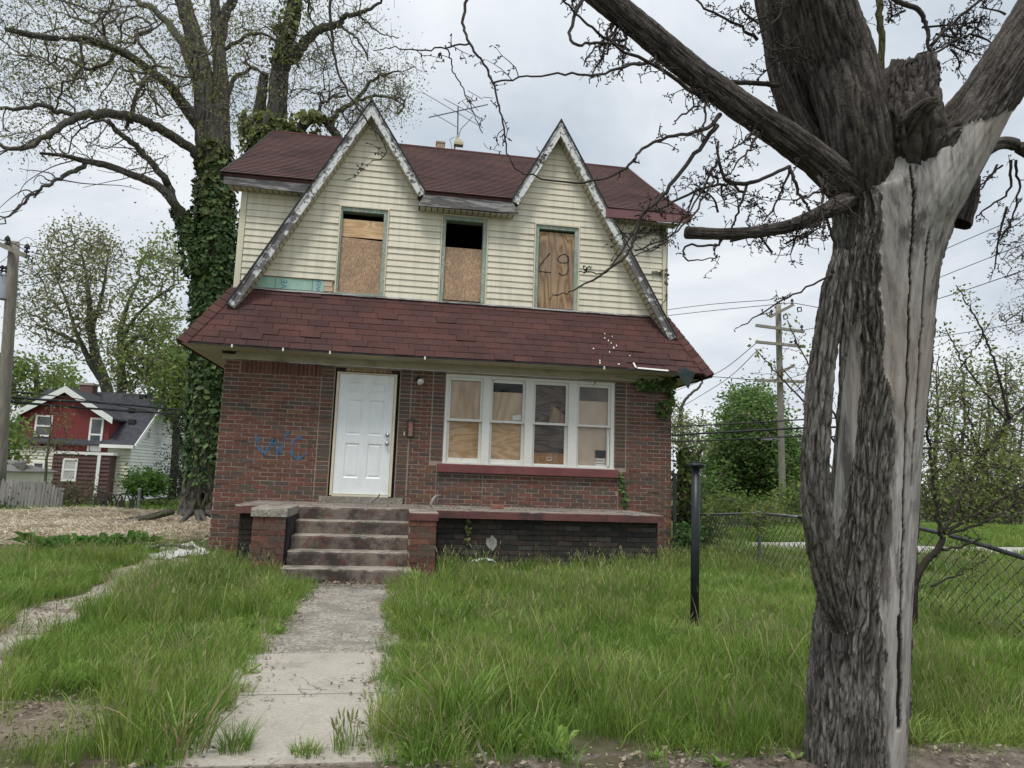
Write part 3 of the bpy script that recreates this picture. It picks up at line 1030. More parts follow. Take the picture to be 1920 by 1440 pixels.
for sx, ex, tx in ((-1, EX0, TX0), (1, EX1, TX1)):     # hip caps
    a, b = np.array([ex, EY, EZ + dz_sag(ex)]), np.array([tx, 0, TZ])
    d = (b - a) / np.linalg.norm(b - a)
    out_n = np.array([sx * 0.75, -0.75, 1.0])
    out_n -= d * (out_n @ d)
    out_n /= np.linalg.norm(out_n)
    sd_ = np.cross(d, out_n)
    L = np.linalg.norm(b - a)
    k = 0
    while k * 0.145 < L - 0.05:
        q = MB()
        p0, p1 = a + d * k * 0.145, a + d * min(k * 0.145 + 0.17, L)
        v = []
        for p, h in ((p0, 0.028), (p1, 0.014)):
            for w_, dn in ((-0.13, -0.095), (0, 0.012), (0.13, -0.095)):
                v.append(p + sd_ * w_ + out_n * (dn + h))
            for w_, dn in ((-0.13, -0.11), (0, -0.003), (0.13, -0.11)):
                v.append(p + sd_ * w_ + out_n * (dn + h))
        f = [(0, 1, 7, 6), (1, 2, 8, 7), (3, 9, 10, 4), (4, 10, 11, 5), (0, 3, 4, 1), (1, 4, 5, 2), (6, 7, 10, 9), (7, 8, 11, 10), (0, 6, 9, 3), (2, 5, 11, 8)]
        c = np.array(SHC[rng.integers(len(SHC))]) * rng.uniform(0.85, 1.1)
        q.add(v, f, c)
        q.build('hip_shingle', MAT['shingle'], skirt_roof)
        k += 1
# eave edge, gutter straps, soffit under the skirt
mb = MB()
for i in range(20):
    xa, xb = lerp(EX0 + 0.01, 5.95, i / 20), lerp(EX0 + 0.01, 5.95, (i + 1) / 20)
    za, zb = EZ + dz_sag(xa), EZ + dz_sag(xb)
    mb.hexa([(xa, EY - 0.004, za - 0.026), (xb, EY - 0.004, zb - 0.026), (xb, EY + 0.02, zb - 0.026), (xa, EY + 0.02, za - 0.026),
             (xa, EY - 0.004, za - 0.004), (xb, EY - 0.004, zb - 0.004), (xb, EY + 0.02, zb - 0.004), (xa, EY + 0.02, za - 0.004)])
mb.build('drip_edge', MAT['dark_edge'], skirt_roof)
for px_, py_ in ((350, 637), (435, 646), (531, 651), (619, 657), (797, 667), (1133, 690)):
    p = pY(px_, py_, EY - 0.012)
    q = MB()
    q.box(p[0] - 0.012, p[0] + 0.012, EY - 0.016, EY - 0.005, EZ + dz_sag(p[0]) - 0.05, EZ + dz_sag(p[0]) + 0.0)
    q.build('gutter_strap', MAT['white_paint'], skirt_roof)
q = MB()
p = pY(1188, 688, -0.6)
q.bar(skirt(5.06, 0.01, 0.012), skirt(5.62, 0.0, 0.012), 0.03, 0.012, nrm)
q.bar(skirt(5.0, 0.11, 0.02), skirt(5.03, 0.01, 0.02), 0.03, 0.008, nrm)
q.build('bare_flashing', MAT['white_paint'], skirt_roof)
q = MB()                                          # drips of white paint low on the right of the skirt roof
for px_, py_ in ((1133, 628), (1147, 633), (1140, 640), (1155, 650), (1142, 661), (1150, 655), (1124, 678), (1124, 685), (1160, 687), (1133, 636), (1158, 683), (1145, 646), (1180, 668), (1112, 655)):
    for s_ in range(24):
        t_ = s_ / 24 * SL
        if pY(px_, py_, EY + math.cos(slope) * t_)[2] < EZ + math.sin(slope) * t_:
            break
    p = pY(px_, py_, EY + math.cos(slope) * t_)
    c0 = skirt(p[0], t_, 0.03)
    wx, wy = rng.uniform(0.006, 0.014), rng.uniform(0.008, 0.024)
    q.add([c0 - (wx, 0, 0) - upv * wy, c0 + (wx, 0, 0) - upv * wy * 0.7, c0 + (wx * 0.8, 0, 0) + upv * wy, c0 - (wx * 0.6, 0, 0) + upv * wy * 1.2], [(0, 1, 2, 3)])
q.build('paint_fleck', MAT['white_paint'], skirt_roof, kind='stuff')
q = MB()                                          # torn felt hanging from the right corner
P0 = [skirt(5.93, 0.10, 0.02), skirt(6.12, 0.0, 0.03), (5.98, EY - 0.03, EZ - 0.33), (5.78, EY - 0.02, EZ - 0.06), skirt(5.80, 0.05, 0.02)]
q.add(P0 + [np.array(p) + (0, 0.006, 0) for p in P0], [(0, 4, 3, 2, 1), (5, 6, 7, 8, 9)])
q.build('torn_felt', mottled('torn_felt', (0.02, 0.035, 0.037), (0.045, 0.055, 0.056), 9, 0.9), skirt_roof)
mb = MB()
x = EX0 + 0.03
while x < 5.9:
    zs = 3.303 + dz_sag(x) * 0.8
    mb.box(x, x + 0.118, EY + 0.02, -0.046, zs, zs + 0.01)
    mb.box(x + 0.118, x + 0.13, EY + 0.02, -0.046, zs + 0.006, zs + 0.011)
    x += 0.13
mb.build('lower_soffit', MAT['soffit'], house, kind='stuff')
for sx in (-1, 1):
    mb = MB()
    xe, xw = (EX0 + 0.03, HX0) if sx < 0 else (HX1, EX1 - 0.03)
    mb.box(xe, xw, -0.045, BK - 0.3, 3.303 if sx < 0 else 3.262, 3.312 if sx < 0 else 3.271)
    mb.build('side_soffit', MAT['soffit'], house)

# ---------------------------------------------------------------- upper storey
UW = -1.82, 5.80
RY = -0.27                                        # plane of the bargeboards and fascias
RP = lambda x, y: tuple(float(q) for q in pY(x, y, RY)[[0, 2]])
G1 = dict(pk=RP(697, 190), l=RP(426, 570), r=RP(798, 362))
G2 = dict(pk=RP(1052, 228), l=RP(960, 376), r=RP(1267, 633))
EVZ = (G1['r'][1] + G2['l'][1]) / 2               # top of the upper eave fascia
UWINS = [(-0.185, 0.665, 4.43, 5.985), (1.585, 2.43, 4.41, 5.99), (3.275, 4.12, 4.40, 5.98)]
mb = MB()
wall_holes(mb, UW[0], UW[1], 4.2, 6.2, [(a + 0.02, b - 0.02, c + 0.01, d - 0.01) for a, b, c, d in UWINS], 0.0, 0.2)
for g in (G1, G2):
    def zx(z, side):
        (x0, z0), (x1, z1) = g['pk'], g[side]
        return x0 + (x1 - x0) * (z0 - z) / (z0 - z1)
    mb.prism([(zx(6.2, 'l'), 6.201), (zx(6.2, 'r'), 6.201), (g['pk'][0], g['pk'][1] - 0.05)], 0.0, 0.2)
mb.box(UW[0], UW[0] + 0.2, 0.2, 6.5, 4.2, 6.2)
mb.box(UW[1] - 0.2, UW[1], 0.2, 6.5, 4.2, 6.2)
mb.box(UW[0], UW[1], 6.3, 6.5, 4.2, 6.2)
for x0, x1 in ((UW[0], UW[0] + 0.2), (UW[1] - 0.2, UW[1])):   # end gables of the main roof
    mb.hexa([(x0, 0.2, 6.2), (x1, 0.2, 6.2), (x1, 6.4, 6.2), (x0, 6.4, 6.2), (x0, 3.25, 8.55), (x1, 3.25, 8.55), (x1, 3.35, 8.55), (x0, 3.35, 8.55)])
upper_wall = mb.build('upper_wall', mottled('sheathing', (0.3, 0.27, 0.2), (0.4, 0.36, 0.28), 5), house)

# vinyl siding, one piece per course and bay
EXPO = 0.1135


def clip_ints(iv, a, b):
    o = []
    for p, q in iv:
        if b <= p or a >= q:
            o.append((p, q))
        else:
            if a > p:
                o.append((p, a))
            if b < q:
                o.append((b, q))
    return o


def gx(g, z, side):
    (x0, z0), (x1, z1) = g['pk'], g[side]
    return x0 + (x1 - x0) * (z0 - z) / (z0 - z1)


z = 4.402
row = 0
sidecol = []
while z < 7.75:
    zt = min(z + EXPO, 7.8)
    spans = []
    if zt < EVZ - 0.02:
        iv = [(UW[0] + 0.09, UW[1] - 0.09)]
        for a, b, c, d in UWINS:
            if z < d - 0.01 and zt > c + 0.01:
                iv = clip_ints(iv, a - 0.004, b + 0.004)
        if z < 4.60:                              # strip torn off left of the first window
            iv = clip_ints(iv, -1.56, -0.185)
        cuts = []
        for g in (G1, G2):
            for sd_ in 'lr':
                xx = gx(g, (z + zt) / 2, sd_)
                if (sd_ == 'l' and g is G1) or (sd_ == 'r' and g is G2):
                    cuts.append(xx)
        for p, q in iv:
            ps = [p] + [c for c in cuts if p + 0.05 < c < q - 0.05] + [q]
            for a, b in zip(ps, ps[1:]):
                spans.append((a, b, a, b))
    else:
        for g in (G1, G2):
            a0, b0 = gx(g, z, 'l') + 0.05, gx(g, z, 'r') - 0.05
            a1, b1 = gx(g, zt, 'l') + 0.05, gx(g, zt, 'r') - 0.05
            if b1 < a1:
                a1 = b1 = (a1 + b1) / 2
            if b0 - a0 > 0.04:
                spans.append((a0, b0, a1, b1))
    for a, b, c, d in spans:
        q = MB()
        jy = rng.uniform(-0.0015, 0.0015) - (rng.uniform(0.003, 0.009) if rng.random() < 0.12 else 0)
        lowz = z + rng.uniform(-0.0025, 0.0025)
        v = [(a, -0.030 + jy, lowz), (b, -0.030 + jy, lowz), (b, -0.002, lowz), (a, -0.002, lowz),
             (c, -0.012 + jy, zt + 0.004), (d, -0.012 + jy, zt + 0.004), (d, -0.002, zt + 0.004), (c, -0.002, zt + 0.004)]
        q.hexa(v)
        q.build('siding_plank', MAT['siding'], upper_wall)
    z += EXPO
    row += 1
mb = MB()
mb.box(UW[0] - 0.012, UW[0] + 0.085, -0.042, 0.06, 4.36, 6.15)
mb.build('corner_post', MAT['siding_trim'], house)
mb = MB()
mb.box(UW[1] - 0.085, UW[1] + 0.012, -0.042, 0.06, 4.36, 6.15)
mb.build('corner_post', MAT['siding_trim'], house)
mb = MB()                                         # step flashing along the foot of the wall
for i in range(30):
    a, b = lerp(UW[0], UW[1], i / 30), lerp(UW[0], UW[1], (i + 1) / 30)
    h = 4.372 + 0.012 * mn.noise(Vector((i * 0.6, 0, 0)))
    mb.hexa([(a, -0.055, h), (b, -0.055, h), (b, 0.0, h), (a, 0.0, h), (a, -0.028, h + 0.034), (b, -0.028, h + 0.034), (b, 0.0, h + 0.034), (a, 0.0, h + 0.034)])
mb.build('wall_flashing', MAT['grey_wood'], house)
# exposed foam board with its print, and bits of raw wood
mb = MB()
mb.box(-1.50, -0.36, -0.012, -0.0025, 4.42, 4.606)
foam = mb.build('foam_board', MAT['green_foam'], house)
mb = MB()
for xx in (-1.17, -0.56):
    mb.box(xx, xx + 0.006, -0.0135, -0.0121, 4.42, 4.606)
mb.build('board_joint', MAT['dark'], foam)
for txt, xx, zz, size in (('VE', -0.975, 4.42, 0.15), ('WER', -0.42, 4.415, 0.1)):
    fc = bpy.data.curves.new('print', 'FONT')
    fc.body = txt
    fc.size = size
    fc.extrude = 0.0008
    fo = bpy.data.objects.new('print', fc)
    COL.objects.link(fo)
    bpy.context.view_layer.update()
    me = bpy.data.meshes.new_from_object(fo.evaluated_get(bpy.context.evaluated_depsgraph_get()))
    bpy.data.objects.remove(fo)
    bpy.data.curves.remove(fc)
    me.materials.clear()
    me.materials.append(MAT['blue_print'])
    inst('printed_letters', me, foam, Matrix.Translation(Vector((xx, -0.0145, zz))) @ Matrix.Rotation(rad(90), 4, 'X') @ Matrix.Rotation(rad(90), 4, 'Z'))
for a, b, c, d in ((-0.355, -0.215, 4.43, 4.505), (-0.36, -0.23, 4.515, 4.598)):
    q = MB()
    q.box(a, b, -0.02, -0.0025, c, d)
    q.build('blocking', MAT['raw_wood'], house)
q = MB()
q.hexa([(-1.7, -0.03, 4.41), (-1.6, -0.03, 4.41), (-1.6, -0.01, 4.41), (-1.7, -0.01, 4.41), (-1.56, -0.03, 4.6), (-1.47, -0.03, 4.6), (-1.47, -0.01, 4.6), (-1.56, -0.01, 4.6)])
q.build('loose_siding', MAT['siding_trim'], house)

# upper windows
ub = [('window with open gap over plywood strip and chipboard', ), ('window half open over a chipboard sheet', ), ('window closed by brown plywood with black graffiti', )]
for n, (a, b, c, d) in enumerate(UWINS):
    j = MB()                                       # pale trim channel round the opening
    tl = 0.045
    j.box(a, a + 0.022, -0.046, 0.02, c - 0.03, d)
    j.box(b - 0.022, b, -0.046, 0.02, c - 0.03, d)
    j.box(a + 0.022, b - 0.022, -0.046, 0.02, d - 0.022, d)
    uw = j.build('upper_window', MAT['siding_trim'], house, label=ub[n][0])
    f = MB()
    wl_ = 0.065 if n else 0.03
    f.box(a + 0.023, a + wl_ + 0.02, -0.02, 0.16, c, d - 0.023)
    f.box(b - 0.09, b - 0.023, -0.02, 0.16, c, d - 0.023)
    f.box(a + wl_ + 0.021, b - 0.091, -0.02, 0.16, d - 0.09, d - 0.023)
    f.box(a + 0.023, b - 0.023, -0.026, 0.16, c - 0.03, c - 0.001)
    f.build('window_frame', MAT['green_wood'], uw)
    x0, x1 = a + wl_ + 0.005, b - 0.085
    if n == 0:
        q = MB()
        q.box(x0, x1, 0.045, 0.06, 5.45, 5.77)
        q.build('plywood_strip', MAT['ply_warm'], uw)
        q = MB()
        q.hexa([(x0 - 0.03, 0.02, 4.44), (x1, 0.04, 4.44), (x1, 0.055, 4.44), (x0 - 0.03, 0.035, 4.44), (x0, 0.02, 5.43), (x1, 0.04, 5.41), (x1, 0.055, 5.41), (x0, 0.035, 5.43)])
        q.build('chipboard', MAT['osb'], uw)
    elif n == 1:
        q = MB()
        q.box(x0, x1, 0.03, 0.045, 4.45, 5.41)
        q.build('chipboard', MAT['osb'], uw)
    else:
        q = MB()
        q.box(x0, x1, 0.03, 0.045, 4.43, 5.85)
        pb = q.build('plywood', MAT['ply_brown'], uw)
        for nm, pts in (('stroke', [(1031, 475), (1020, 488), (1010, 503), (1011, 508), (1022, 510), (1033, 511)]),
                        ('stroke', [(1064, 482), (1060, 477), (1051, 479), (1046, 486), (1050, 492), (1059, 493), (1066, 490), (1065, 480), (1065, 494), (1065, 508), (1062, 514), (1054, 516), (1047, 512)])):
            ww = [pY(px_, py_, 0.028) for px_, py_ in pts]
            cv = catmull(ww, 5)
            s = MB()
            s.tube(cv, 0.011 + 0.003 * np.sin(np.arange(len(cv)) * 1.3), 6)
            s.v[-1][:, 1] = 0.028 + (s.v[-1][:, 1] - 0.028) * 0.12
            s.build('graffiti_stroke', MAT['spray_black'], pb)

# ---------------------------------------------------------------- bargeboards, fascias, soffits
slat_cache = {}


def rake(A, B, mat, w_=0.15, inner=1, name='bargeboard', ylay=0.0, part=(0, 1)):
    """board from A (peak) to B; inner=+1 keeps the board below the line"""
    A, B = np.array(A), np.array(B)
    A, B = A + (B - A) * part[0], A + (B - A) * part[1]
    d = (B - A) / np.linalg.norm(B - A)
    nv = np.array([-d[1], d[0]])
    if nv[1] > 0:
        nv = -nv
    a2, b2 = A + nv * w_, B + nv * w_
    return A, B, a2, b2, d, nv


def prism_any(mb, poly, y0, y1, mi=0):
    ar = sum(p[0] * q[1] - q[0] * p[1] for p, q in zip(poly, poly[1:] + poly[:1]))
    mb.prism(poly if ar > 0 else poly[::-1], y0, y1, (1, 1, 1), mi)


def slat_mesh():
    q = MB()
    v = [(-0.044, 0, 0), (0.044, 0, 0), (0.044, 0.226, 0), (-0.044, 0.226, 0), (-0.044, 0, 0.012), (0.044, 0, 0.012), (0.044, 0.226, 0.012), (-0.044, 0.226, 0.012)]
    q.hexa(v)
    return q.mesh('soffit_slat', MAT['soffit'])


SLAT = slat_mesh()
sof = MB()
sof_b = []
for g, nm in ((G1, 'first'), (G2, 'second')):
    for sd_ in 'lr':
        A, B = g['pk'], g[sd_]
        long_ = (g is G1 and sd_ == 'l') or (g is G2 and sd_ == 'r')
        w_ = 0.132
        A, B, a2, b2, d, nv = rake(A, B, None, w_)
        pk2 = (A[0], A[1] - w_ / abs(d[0]))       # plumb cut at the peak
        mb = MB()
        split = 0.56 if long_ else 1.0
        M1 = A + (B - A) * split
        m2 = M1 + nv * w_
        off = 0.002 if sd_ == 'l' else -0.002
        prism_any(mb, [(A[0] - off, A[1]), tuple(M1), tuple(m2), (pk2[0] - off, pk2[1])], RY, RY + 0.03)
        bb = mb.build('bargeboard', MAT['rake_white'], house)
        if long_:
            mb = MB()
            e1, e2 = B, b2
            prism_any(mb, [tuple(M1 + d * 0.002), tuple(e1), tuple(e2), tuple(m2 + d * 0.002)], RY, RY + 0.03)
            mb.build('bargeboard', MAT['rake_bare'], house)
        mb = MB()                                  # moulding along the top edge and roof edge over it
        o1, o2 = A - nv * 0.0, B - nv * 0.0
        prism_any(mb, [tuple(A + nv * 0.024 + d * 0.04), tuple(B + nv * 0.024), tuple(B + nv * 0.003), tuple(A + nv * 0.003 + d * 0.04)], RY - 0.018, RY - 0.001)
        mb.build('edge_moulding', MAT['rake_bare'], house)
        mb = MB()
        top = (A[0], A[1] + 0.026 / abs(d[0]))
        prism_any(mb, [(A[0], A[1]), tuple(B), tuple(B - nv * 0.024), top], RY - 0.03, 0.06)
        mb.build('gable_edge', MAT['dark_edge'], house)
        # sloping soffit behind the board
        L = np.linalg.norm(B - A)
        k = 0.14
        while k < L - 0.06:
            c = A + d * k + nv * (w_ - 0.002)
            ang = math.atan2(d[1], d[0])
            m = Matrix(((d[0], 0, -nv[0], c[0]), (0, 1, 0, RY + 0.031), (d[1], 0, -nv[1], c[1]), (0, 0, 0, 1)))
            if np.linalg.det(np.array(m)[:3, :3]) < 0:
                m = m @ Matrix.Diagonal((-1, 1, 1, 1))
            inst('soffit_slat', SLAT, bb, m)
            k += 0.103
        mb = MB()
        prism_any(mb, [tuple(A + nv * (w_ - 0.017) + d * 0.1), tuple(B + nv * (w_ - 0.017)), tuple(B + nv * (w_ - 0.024)), tuple(A + nv * (w_ - 0.024) + d * 0.1)], RY + 0.032, -0.012)
        mb.build('soffit_backing', MAT['dark'], bb)

# horizontal fascias
mid_a, mid_b = G1['r'], G2['l']
mb = MB()
ml, mr, mlb, mrb = RP(797, 361), RP(961, 376), RP(784, 385), RP(972, 400)
mb.prism([mlb, mrb, mr, ml], RY - 0.003, RY + 0.03)
mid_f = mb.build('fascia', MAT['grey_wood'], house)
mb = MB()
xl = -2.09
ll, lr_, llb, lrb = RP(419, 326), RP(590, 345), RP(419, 344), RP(578, 362)
mb.prism([llb, lrb, lr_, ll], RY + 0.005, RY + 0.04)
left_f = mb.build('fascia', MAT['grey_wood'], house, label='weathered grey fascia under the left eave')
mb = MB()
rl, rr_, rlb, rrb = RP(1136, 392), RP(1289, 402), RP(1136, 408), RP(1289, 420)
mb.prism([rlb, rrb, rr_, rl], RY - 0.035, RY - 0.002)
right_f = mb.build('fascia', MAT['maroon_fascia'], house, label='maroon fascia under the right eave')
fm = slat_mesh()
for par, xa, xb, zz, ex in ((mid_f, mlb[0] + 0.03, mrb[0] - 0.12, mlb[1] - 0.012, 0.0), (left_f, -2.03, lrb[0] - 0.12, llb[1] - 0.012, 0.0), (right_f, rlb[0] + 0.06, 5.86, rlb[1] + 0.005, 0.0)):
    x = xa
    while x < xb:
        inst('soffit_slat', SLAT, par, Matrix.Translation(Vector((x + 0.05, RY + 0.032, zz))))
        x += 0.104
    q = MB()
    q.box(xa - 0.02, xb + 0.05, RY + 0.034, -0.02, zz + 0.014, zz + 0.02)
    q.build('soffit_backing', MAT['dark'], par)

# ---------------------------------------------------------------- main roof
RYR, RZR = 3.3, 8.83
rs = math.atan2(RZR - EVZ, RYR - (RY - 0.04))
mb = MB()
E0, E1 = -2.10, 6.13


def mroof(x, t, off=0.0):
    yy, zz = lerp(RY - 0.04, RYR, t), lerp(ZE_ + 0.025 * (x - E0) / 8, RZR + 0.0, t)
    sag = -0.035 * math.sin(math.pi * t)
    return np.array([x, yy - math.sin(rs) * off, zz + sag + math.cos(rs) * off])


ZE_ = EVZ + 0.01


def spans_at(t):
    """stretches of the slope at height t that are not inside a gable"""
    zz = lerp(ZE_, RZR, t)
    iv = [(E0, E1)]
    for g in (G1, G2):
        if zz < g['pk'][1]:
            iv = clip_ints(iv, gx(g, zz, 'l'), gx(g, zz, 'r'))
    return iv


NB = 30
for k in range(NB):
    ta, tb = k / NB, (k + 1) / NB
    sa, sb = spans_at(ta), spans_at(tb)
    if len(sa) != len(sb):
        sb = spans_at(ta)
    for (a, b), (c, d) in zip(sa, sb):
        mb.hexa([mroof(a, ta, -0.07), mroof(b, ta, -0.07), mroof(d, tb, -0.07), mroof(c, tb, -0.07), mroof(a, ta, -0.02), mroof(b, ta, -0.02), mroof(d, tb, -0.02), mroof(c, tb, -0.02)])
mb.hexa([(E0, RYR, RZR - 0.07), (E1, RYR, RZR - 0.07), (E1, 6.85, 6.2), (E0, 6.85, 6.2), (E0, RYR, RZR), (E1, RYR, RZR), (E1, 6.85, 6.27), (E0, 6.85, 6.27)])
main_roof = mb.build('main_roof', mottled('upper_roof_underlay', (0.07, 0.035, 0.035), (0.1, 0.05, 0.048), 9, 0.95), house)
st = MB()
NR = 34
for r in range(NR):
    t0, t1 = r / NR, min((r + 1.12) / NR, 1)
    x = E0 - (0.166 if r % 2 else 0)
    rc = rng.uniform(0.93, 1.06)
    iv0 = spans_at(t0)
    while x < E1:
        xa_, xb_ = max(x, E0 - 0.01), min(x + 0.327, E1 + 0.01)
        x += 0.333
        for p, q in iv0:
            a, b = max(xa_, p - 0.01), min(xb_, q + 0.01)
            if b - a < 0.03:
                continue
            c = np.array(SHC[rng.integers(len(SHC))]) * rc * rng.uniform(0.95, 1.04) * np.array((1.1, 1.3, 1.32))  # paler and greyer than the skirt: glancing sky light put into the colour
            v = [mroof(a, t0, 0.0), mroof(b, t0, 0.0), mroof(b, t1, 0.0), mroof(a, t1, 0.0), mroof(a, t0, 0.016), mroof(b, t0, 0.016), mroof(b, t1, 0.004), mroof(a, t1, 0.004)]
            st.hexa(v, c)
st.build('shingles', MAT['shingle'], main_roof, kind='stuff')
mb = MB()
mb.tube([(E0 - 0.01, RYR, RZR - 0.01), (E1 + 0.01, RYR, RZR - 0.01)], 0.05, 8, (0.1, 0.045, 0.043))
mb.build('ridge_cap', MAT['shingle'], main_roof)
for xx in (E0, E1):                                # rake edges of the main roof
    mb = MB()
    s_ = -0.02 if xx < 0 else 0.02
    for k in range(6):
        p, q = mroof(xx + s_, k / 6, 0), mroof(xx + s_, (k + 1) / 6, 0)
        mb.bar(p + (0, 0, -0.07), q + (0, 0, -0.07), 0.03, 0.15)
    mb.build('roof_edge', MAT['dark_edge'] if xx < 0 else MAT['maroon_fascia'], main_roof)
# little gable roofs running back into the main roof
for g in (G1, G2):
    pkz = g['pk'][1] + 0.005
    tb = (pkz - EVZ) / (RZR - EVZ)
    yb = lerp(RY, RYR, tb)
    for sd_ in 'lr':
        ze = EVZ - 0.01
        xe = gx(g, ze, sd_)
        mb = MB()
        a, b, c = np.array((g['pk'][0], RY + 0.031, pkz)), np.array((xe, RY + 0.031, ze + 0.012)), np.array((g['pk'][0], yb + 0.1, pkz))
        tri = [a, b, c]
        lo = [p - (0, 0, 0.09) for p in tri]
        fs = [(0, 1, 2), (5, 4, 3), (0, 3, 4, 1), (1, 4, 5, 2), (2, 5, 3, 0)]
        if sd_ == 'r':
            fs = [f[::-1] for f in fs]
        mb.add([*tri, *lo], fs, (0.1, 0.045, 0.044))
        mb.build('gable_roof', MAT['shingle'], house)
# chimney pot behind the ridge
mb = MB()
p0 = pY(826, 270, 4.4)
mb.box(p0[0] - 0.1, p0[0] + 0.1, 4.3, 4.5, 7.9, p0[2] - 0.02)
mb.box(p0[0] - 0.115, p0[0] + 0.115, 4.285, 4.515, p0[2] - 0.02, p0[2] + 0.02)
mb.build('chimney', mottled('tan_chimney', (0.34, 0.26, 0.18), (0.44, 0.34, 0.25), 8, 0.9), house)

# ---------------------------------------------------------------- small fittings
q = MB()
p = pY(787, 713, -0.09)
q.tube([(p[0] - 0.03, 0.0, p[2] + 0.03), (p[0] - 0.03, -0.02, p[2] + 0.03)], 0.05, 14)
q.tube([(p[0] - 0.03, -0.02, p[2] + 0.03), (p[0] - 0.01, -0.05, p[2] + 0.01)], [0.026, 0.03], 10)
pl = q.build('porch_light', MAT['dark_edge'], house)
q = MB()
ax = np.array([0.35, -0.75, -0.55])
ax /= np.linalg.norm(ax)
c0 = np.array([p[0] - 0.012, -0.045, p[2] + 0.012])
q.tube([c0 + ax * s for s in (0, 0.02, 0.06, 0.085, 0.09)], [0.022, 0.034, 0.055, 0.06, 0.002], 20)
q.build('bulb', MAT['lamp_glass'], pl, smooth=True)
p = pY(770, 803, -0.03)
q = MB()
q.box(p[0] - 0.055, p[0] - 0.04, -0.035, 0.0, p[2] - 0.13, p[2] + 0.13)
q.box(p[0] + 0.04, p[0] + 0.055, -0.035, 0.0, p[2] - 0.13, p[2] + 0.13)
q.box(p[0] - 0.055, p[0] + 0.055, -0.045, 0.0, p[2] + 0.131, p[2] + 0.15)
q.box(p[0] - 0.05, p[0] + 0.05, -0.04, 0.0, p[2] - 0.15, p[2] - 0.131)
mbx = q.build('mailbox', MAT['dark_edge'], house)
q = MB()
q.box(p[0] - 0.039, p[0] + 0.039, -0.022, 0.0, p[2] - 0.13, p[2] + 0.13)
q.build('box_front', MAT['rust_box'], mbx)
q = MB()
q.box(p[0] - 0.115, p[0] - 0.09, -0.02, 0.0, p[2] - 0.13, p[2] - 0.06)
q.build('doorbell', MAT['cream_box'], house)
# blue spray paint on the left wall
mspr, nts = new_mat('blue_spray_paint')
fz = nz(nts, pos(nts), 26, 5, 0.7)
al = ramp(nts, fz, [(0.33, 0.0), (0.56, 0.8)])
finish(nts, (0.05, 0.17, 0.33), 0.8, None, alpha=al)
for pts in ([(480, 818), (484, 828), (487, 842), (494, 853)], [(494, 853), (503, 838), (514, 824)], [(514, 824), (517, 838), (523, 852)], [(523, 852), (531, 830), (540, 808)],
            [(567, 821), (556, 821), (549, 830), (547, 845), (551, 856), (562, 859), (574, 849)]):
    ww = [pY(px_, py_, -0.006) for px_, py_ in pts]
    cv = catmull(ww, 6)
    s = MB()
    n = len(cv)
    d = np.gradient(cv, axis=0)
    nn = np.stack([-d[:, 2], np.zeros(n), d[:, 0]], 1)
    nn /= np.linalg.norm(nn, axis=1)[:, None] + 1e-9
    hw = 0.027 * (0.75 + 0.35 * np.sin(np.arange(n) * 0.7))[:, None]
    v = np.concatenate([cv + nn * hw, cv - nn * hw])
    v[:, 1] = -0.0075
    s.add(v, [(i, i + 1, n + i + 1, n + i) for i in range(n - 1)])
    s.build('spray_stroke', mspr, brick_wall)
# patch of white mortar on the porch wall
q = MB()
p = pY(922, 1018, PY - 0.006)
rr = [(math.cos(a) * 0.075 * (1 + 0.35 * mn.noise(Vector((a * 1.4, 3, 0)))), math.sin(a) * 0.1 * (1 + 0.4 * mn.noise(Vector((a * 1.7, 8, 0))))) for a in np.linspace(0, 2 * math.pi, 22)[:-1]]
q.prism([(p[0] + a, p[2] + b) for a, b in rr], PY - 0.007, PY + 0.002)
q.build('mortar_patch', concrete_mat('pale_patch', (0.3, 0.29, 0.27), (0.4, 0.39, 0.36), (0.14, 0.13, 0.12), 0.55), porch_wall)

# ---------------------------------------------------------------- television antenna on the ridge
ant = thing('antenna', 'old television aerial on a mast standing above the roof ridge', 'antenna', (2.0, 3.5, 8.7))
AY = 3.75
base_, top_ = pY(851, 285, AY), pY(859, 200, AY)
rot0, rot1 = pY(853, 271, AY), pY(858, 254, AY)
q = MB()
q.tube([base_ - (0, 0, 0.25), rot0], 0.02, 8)
q.tube([rot1, top_], 0.017, 8)
q.build('mast', MAT['antenna'], ant)
q = MB()
cxr = (rot0[0] + rot1[0]) / 2 + 0.05
zr0, zr1 = rot0[2] - 0.02, rot0[2] + 0.12
q.add([(cxr - 0.1, AY - 0.08, zr0), (cxr + 0.12, AY - 0.08, zr0), (cxr + 0.12, AY + 0.08, zr0), (cxr - 0.1, AY + 0.08, zr0),
       (cxr - 0.07, AY - 0.06, zr1), (cxr + 0.06, AY - 0.06, zr1), (cxr + 0.06, AY + 0.06, zr1), (cxr - 0.07, AY + 0.06, zr1),
       (cxr - 0.1, AY - 0.08, zr0 + 0.06), (cxr + 0.12, AY - 0.08, zr0 + 0.06), (cxr + 0.12, AY + 0.08, zr0 + 0.06), (cxr - 0.1, AY + 0.08, zr0 + 0.06)],
      [(0, 3, 2, 1), (4, 5, 6, 7), (0, 1, 9, 8), (1, 2, 10, 9), (2, 3, 11, 10), (3, 0, 8, 11), (8, 9, 5, 4), (9, 10, 6, 5), (10, 11, 7, 6), (11, 8, 4, 7)])
q.tube([(rot1[0] - 0.02, AY, zr1), (rot1[0] - 0.005, AY, zr1 + 0.12)], [0.035, 0.025], 8)
q.build('rotor', MAT['cream_box'], ant)
b0, b1 = pY(803, 234, AY), pY(918, 182, AY)
b0 += np.array([0, -0.35, 0])
b1 += np.array([0, 0.35, 0])
q = MB()
q.bar(b0, b1, 0.022, 0.022)
q.build('boom', MAT['antenna'], ant)
bm = b1 - b0
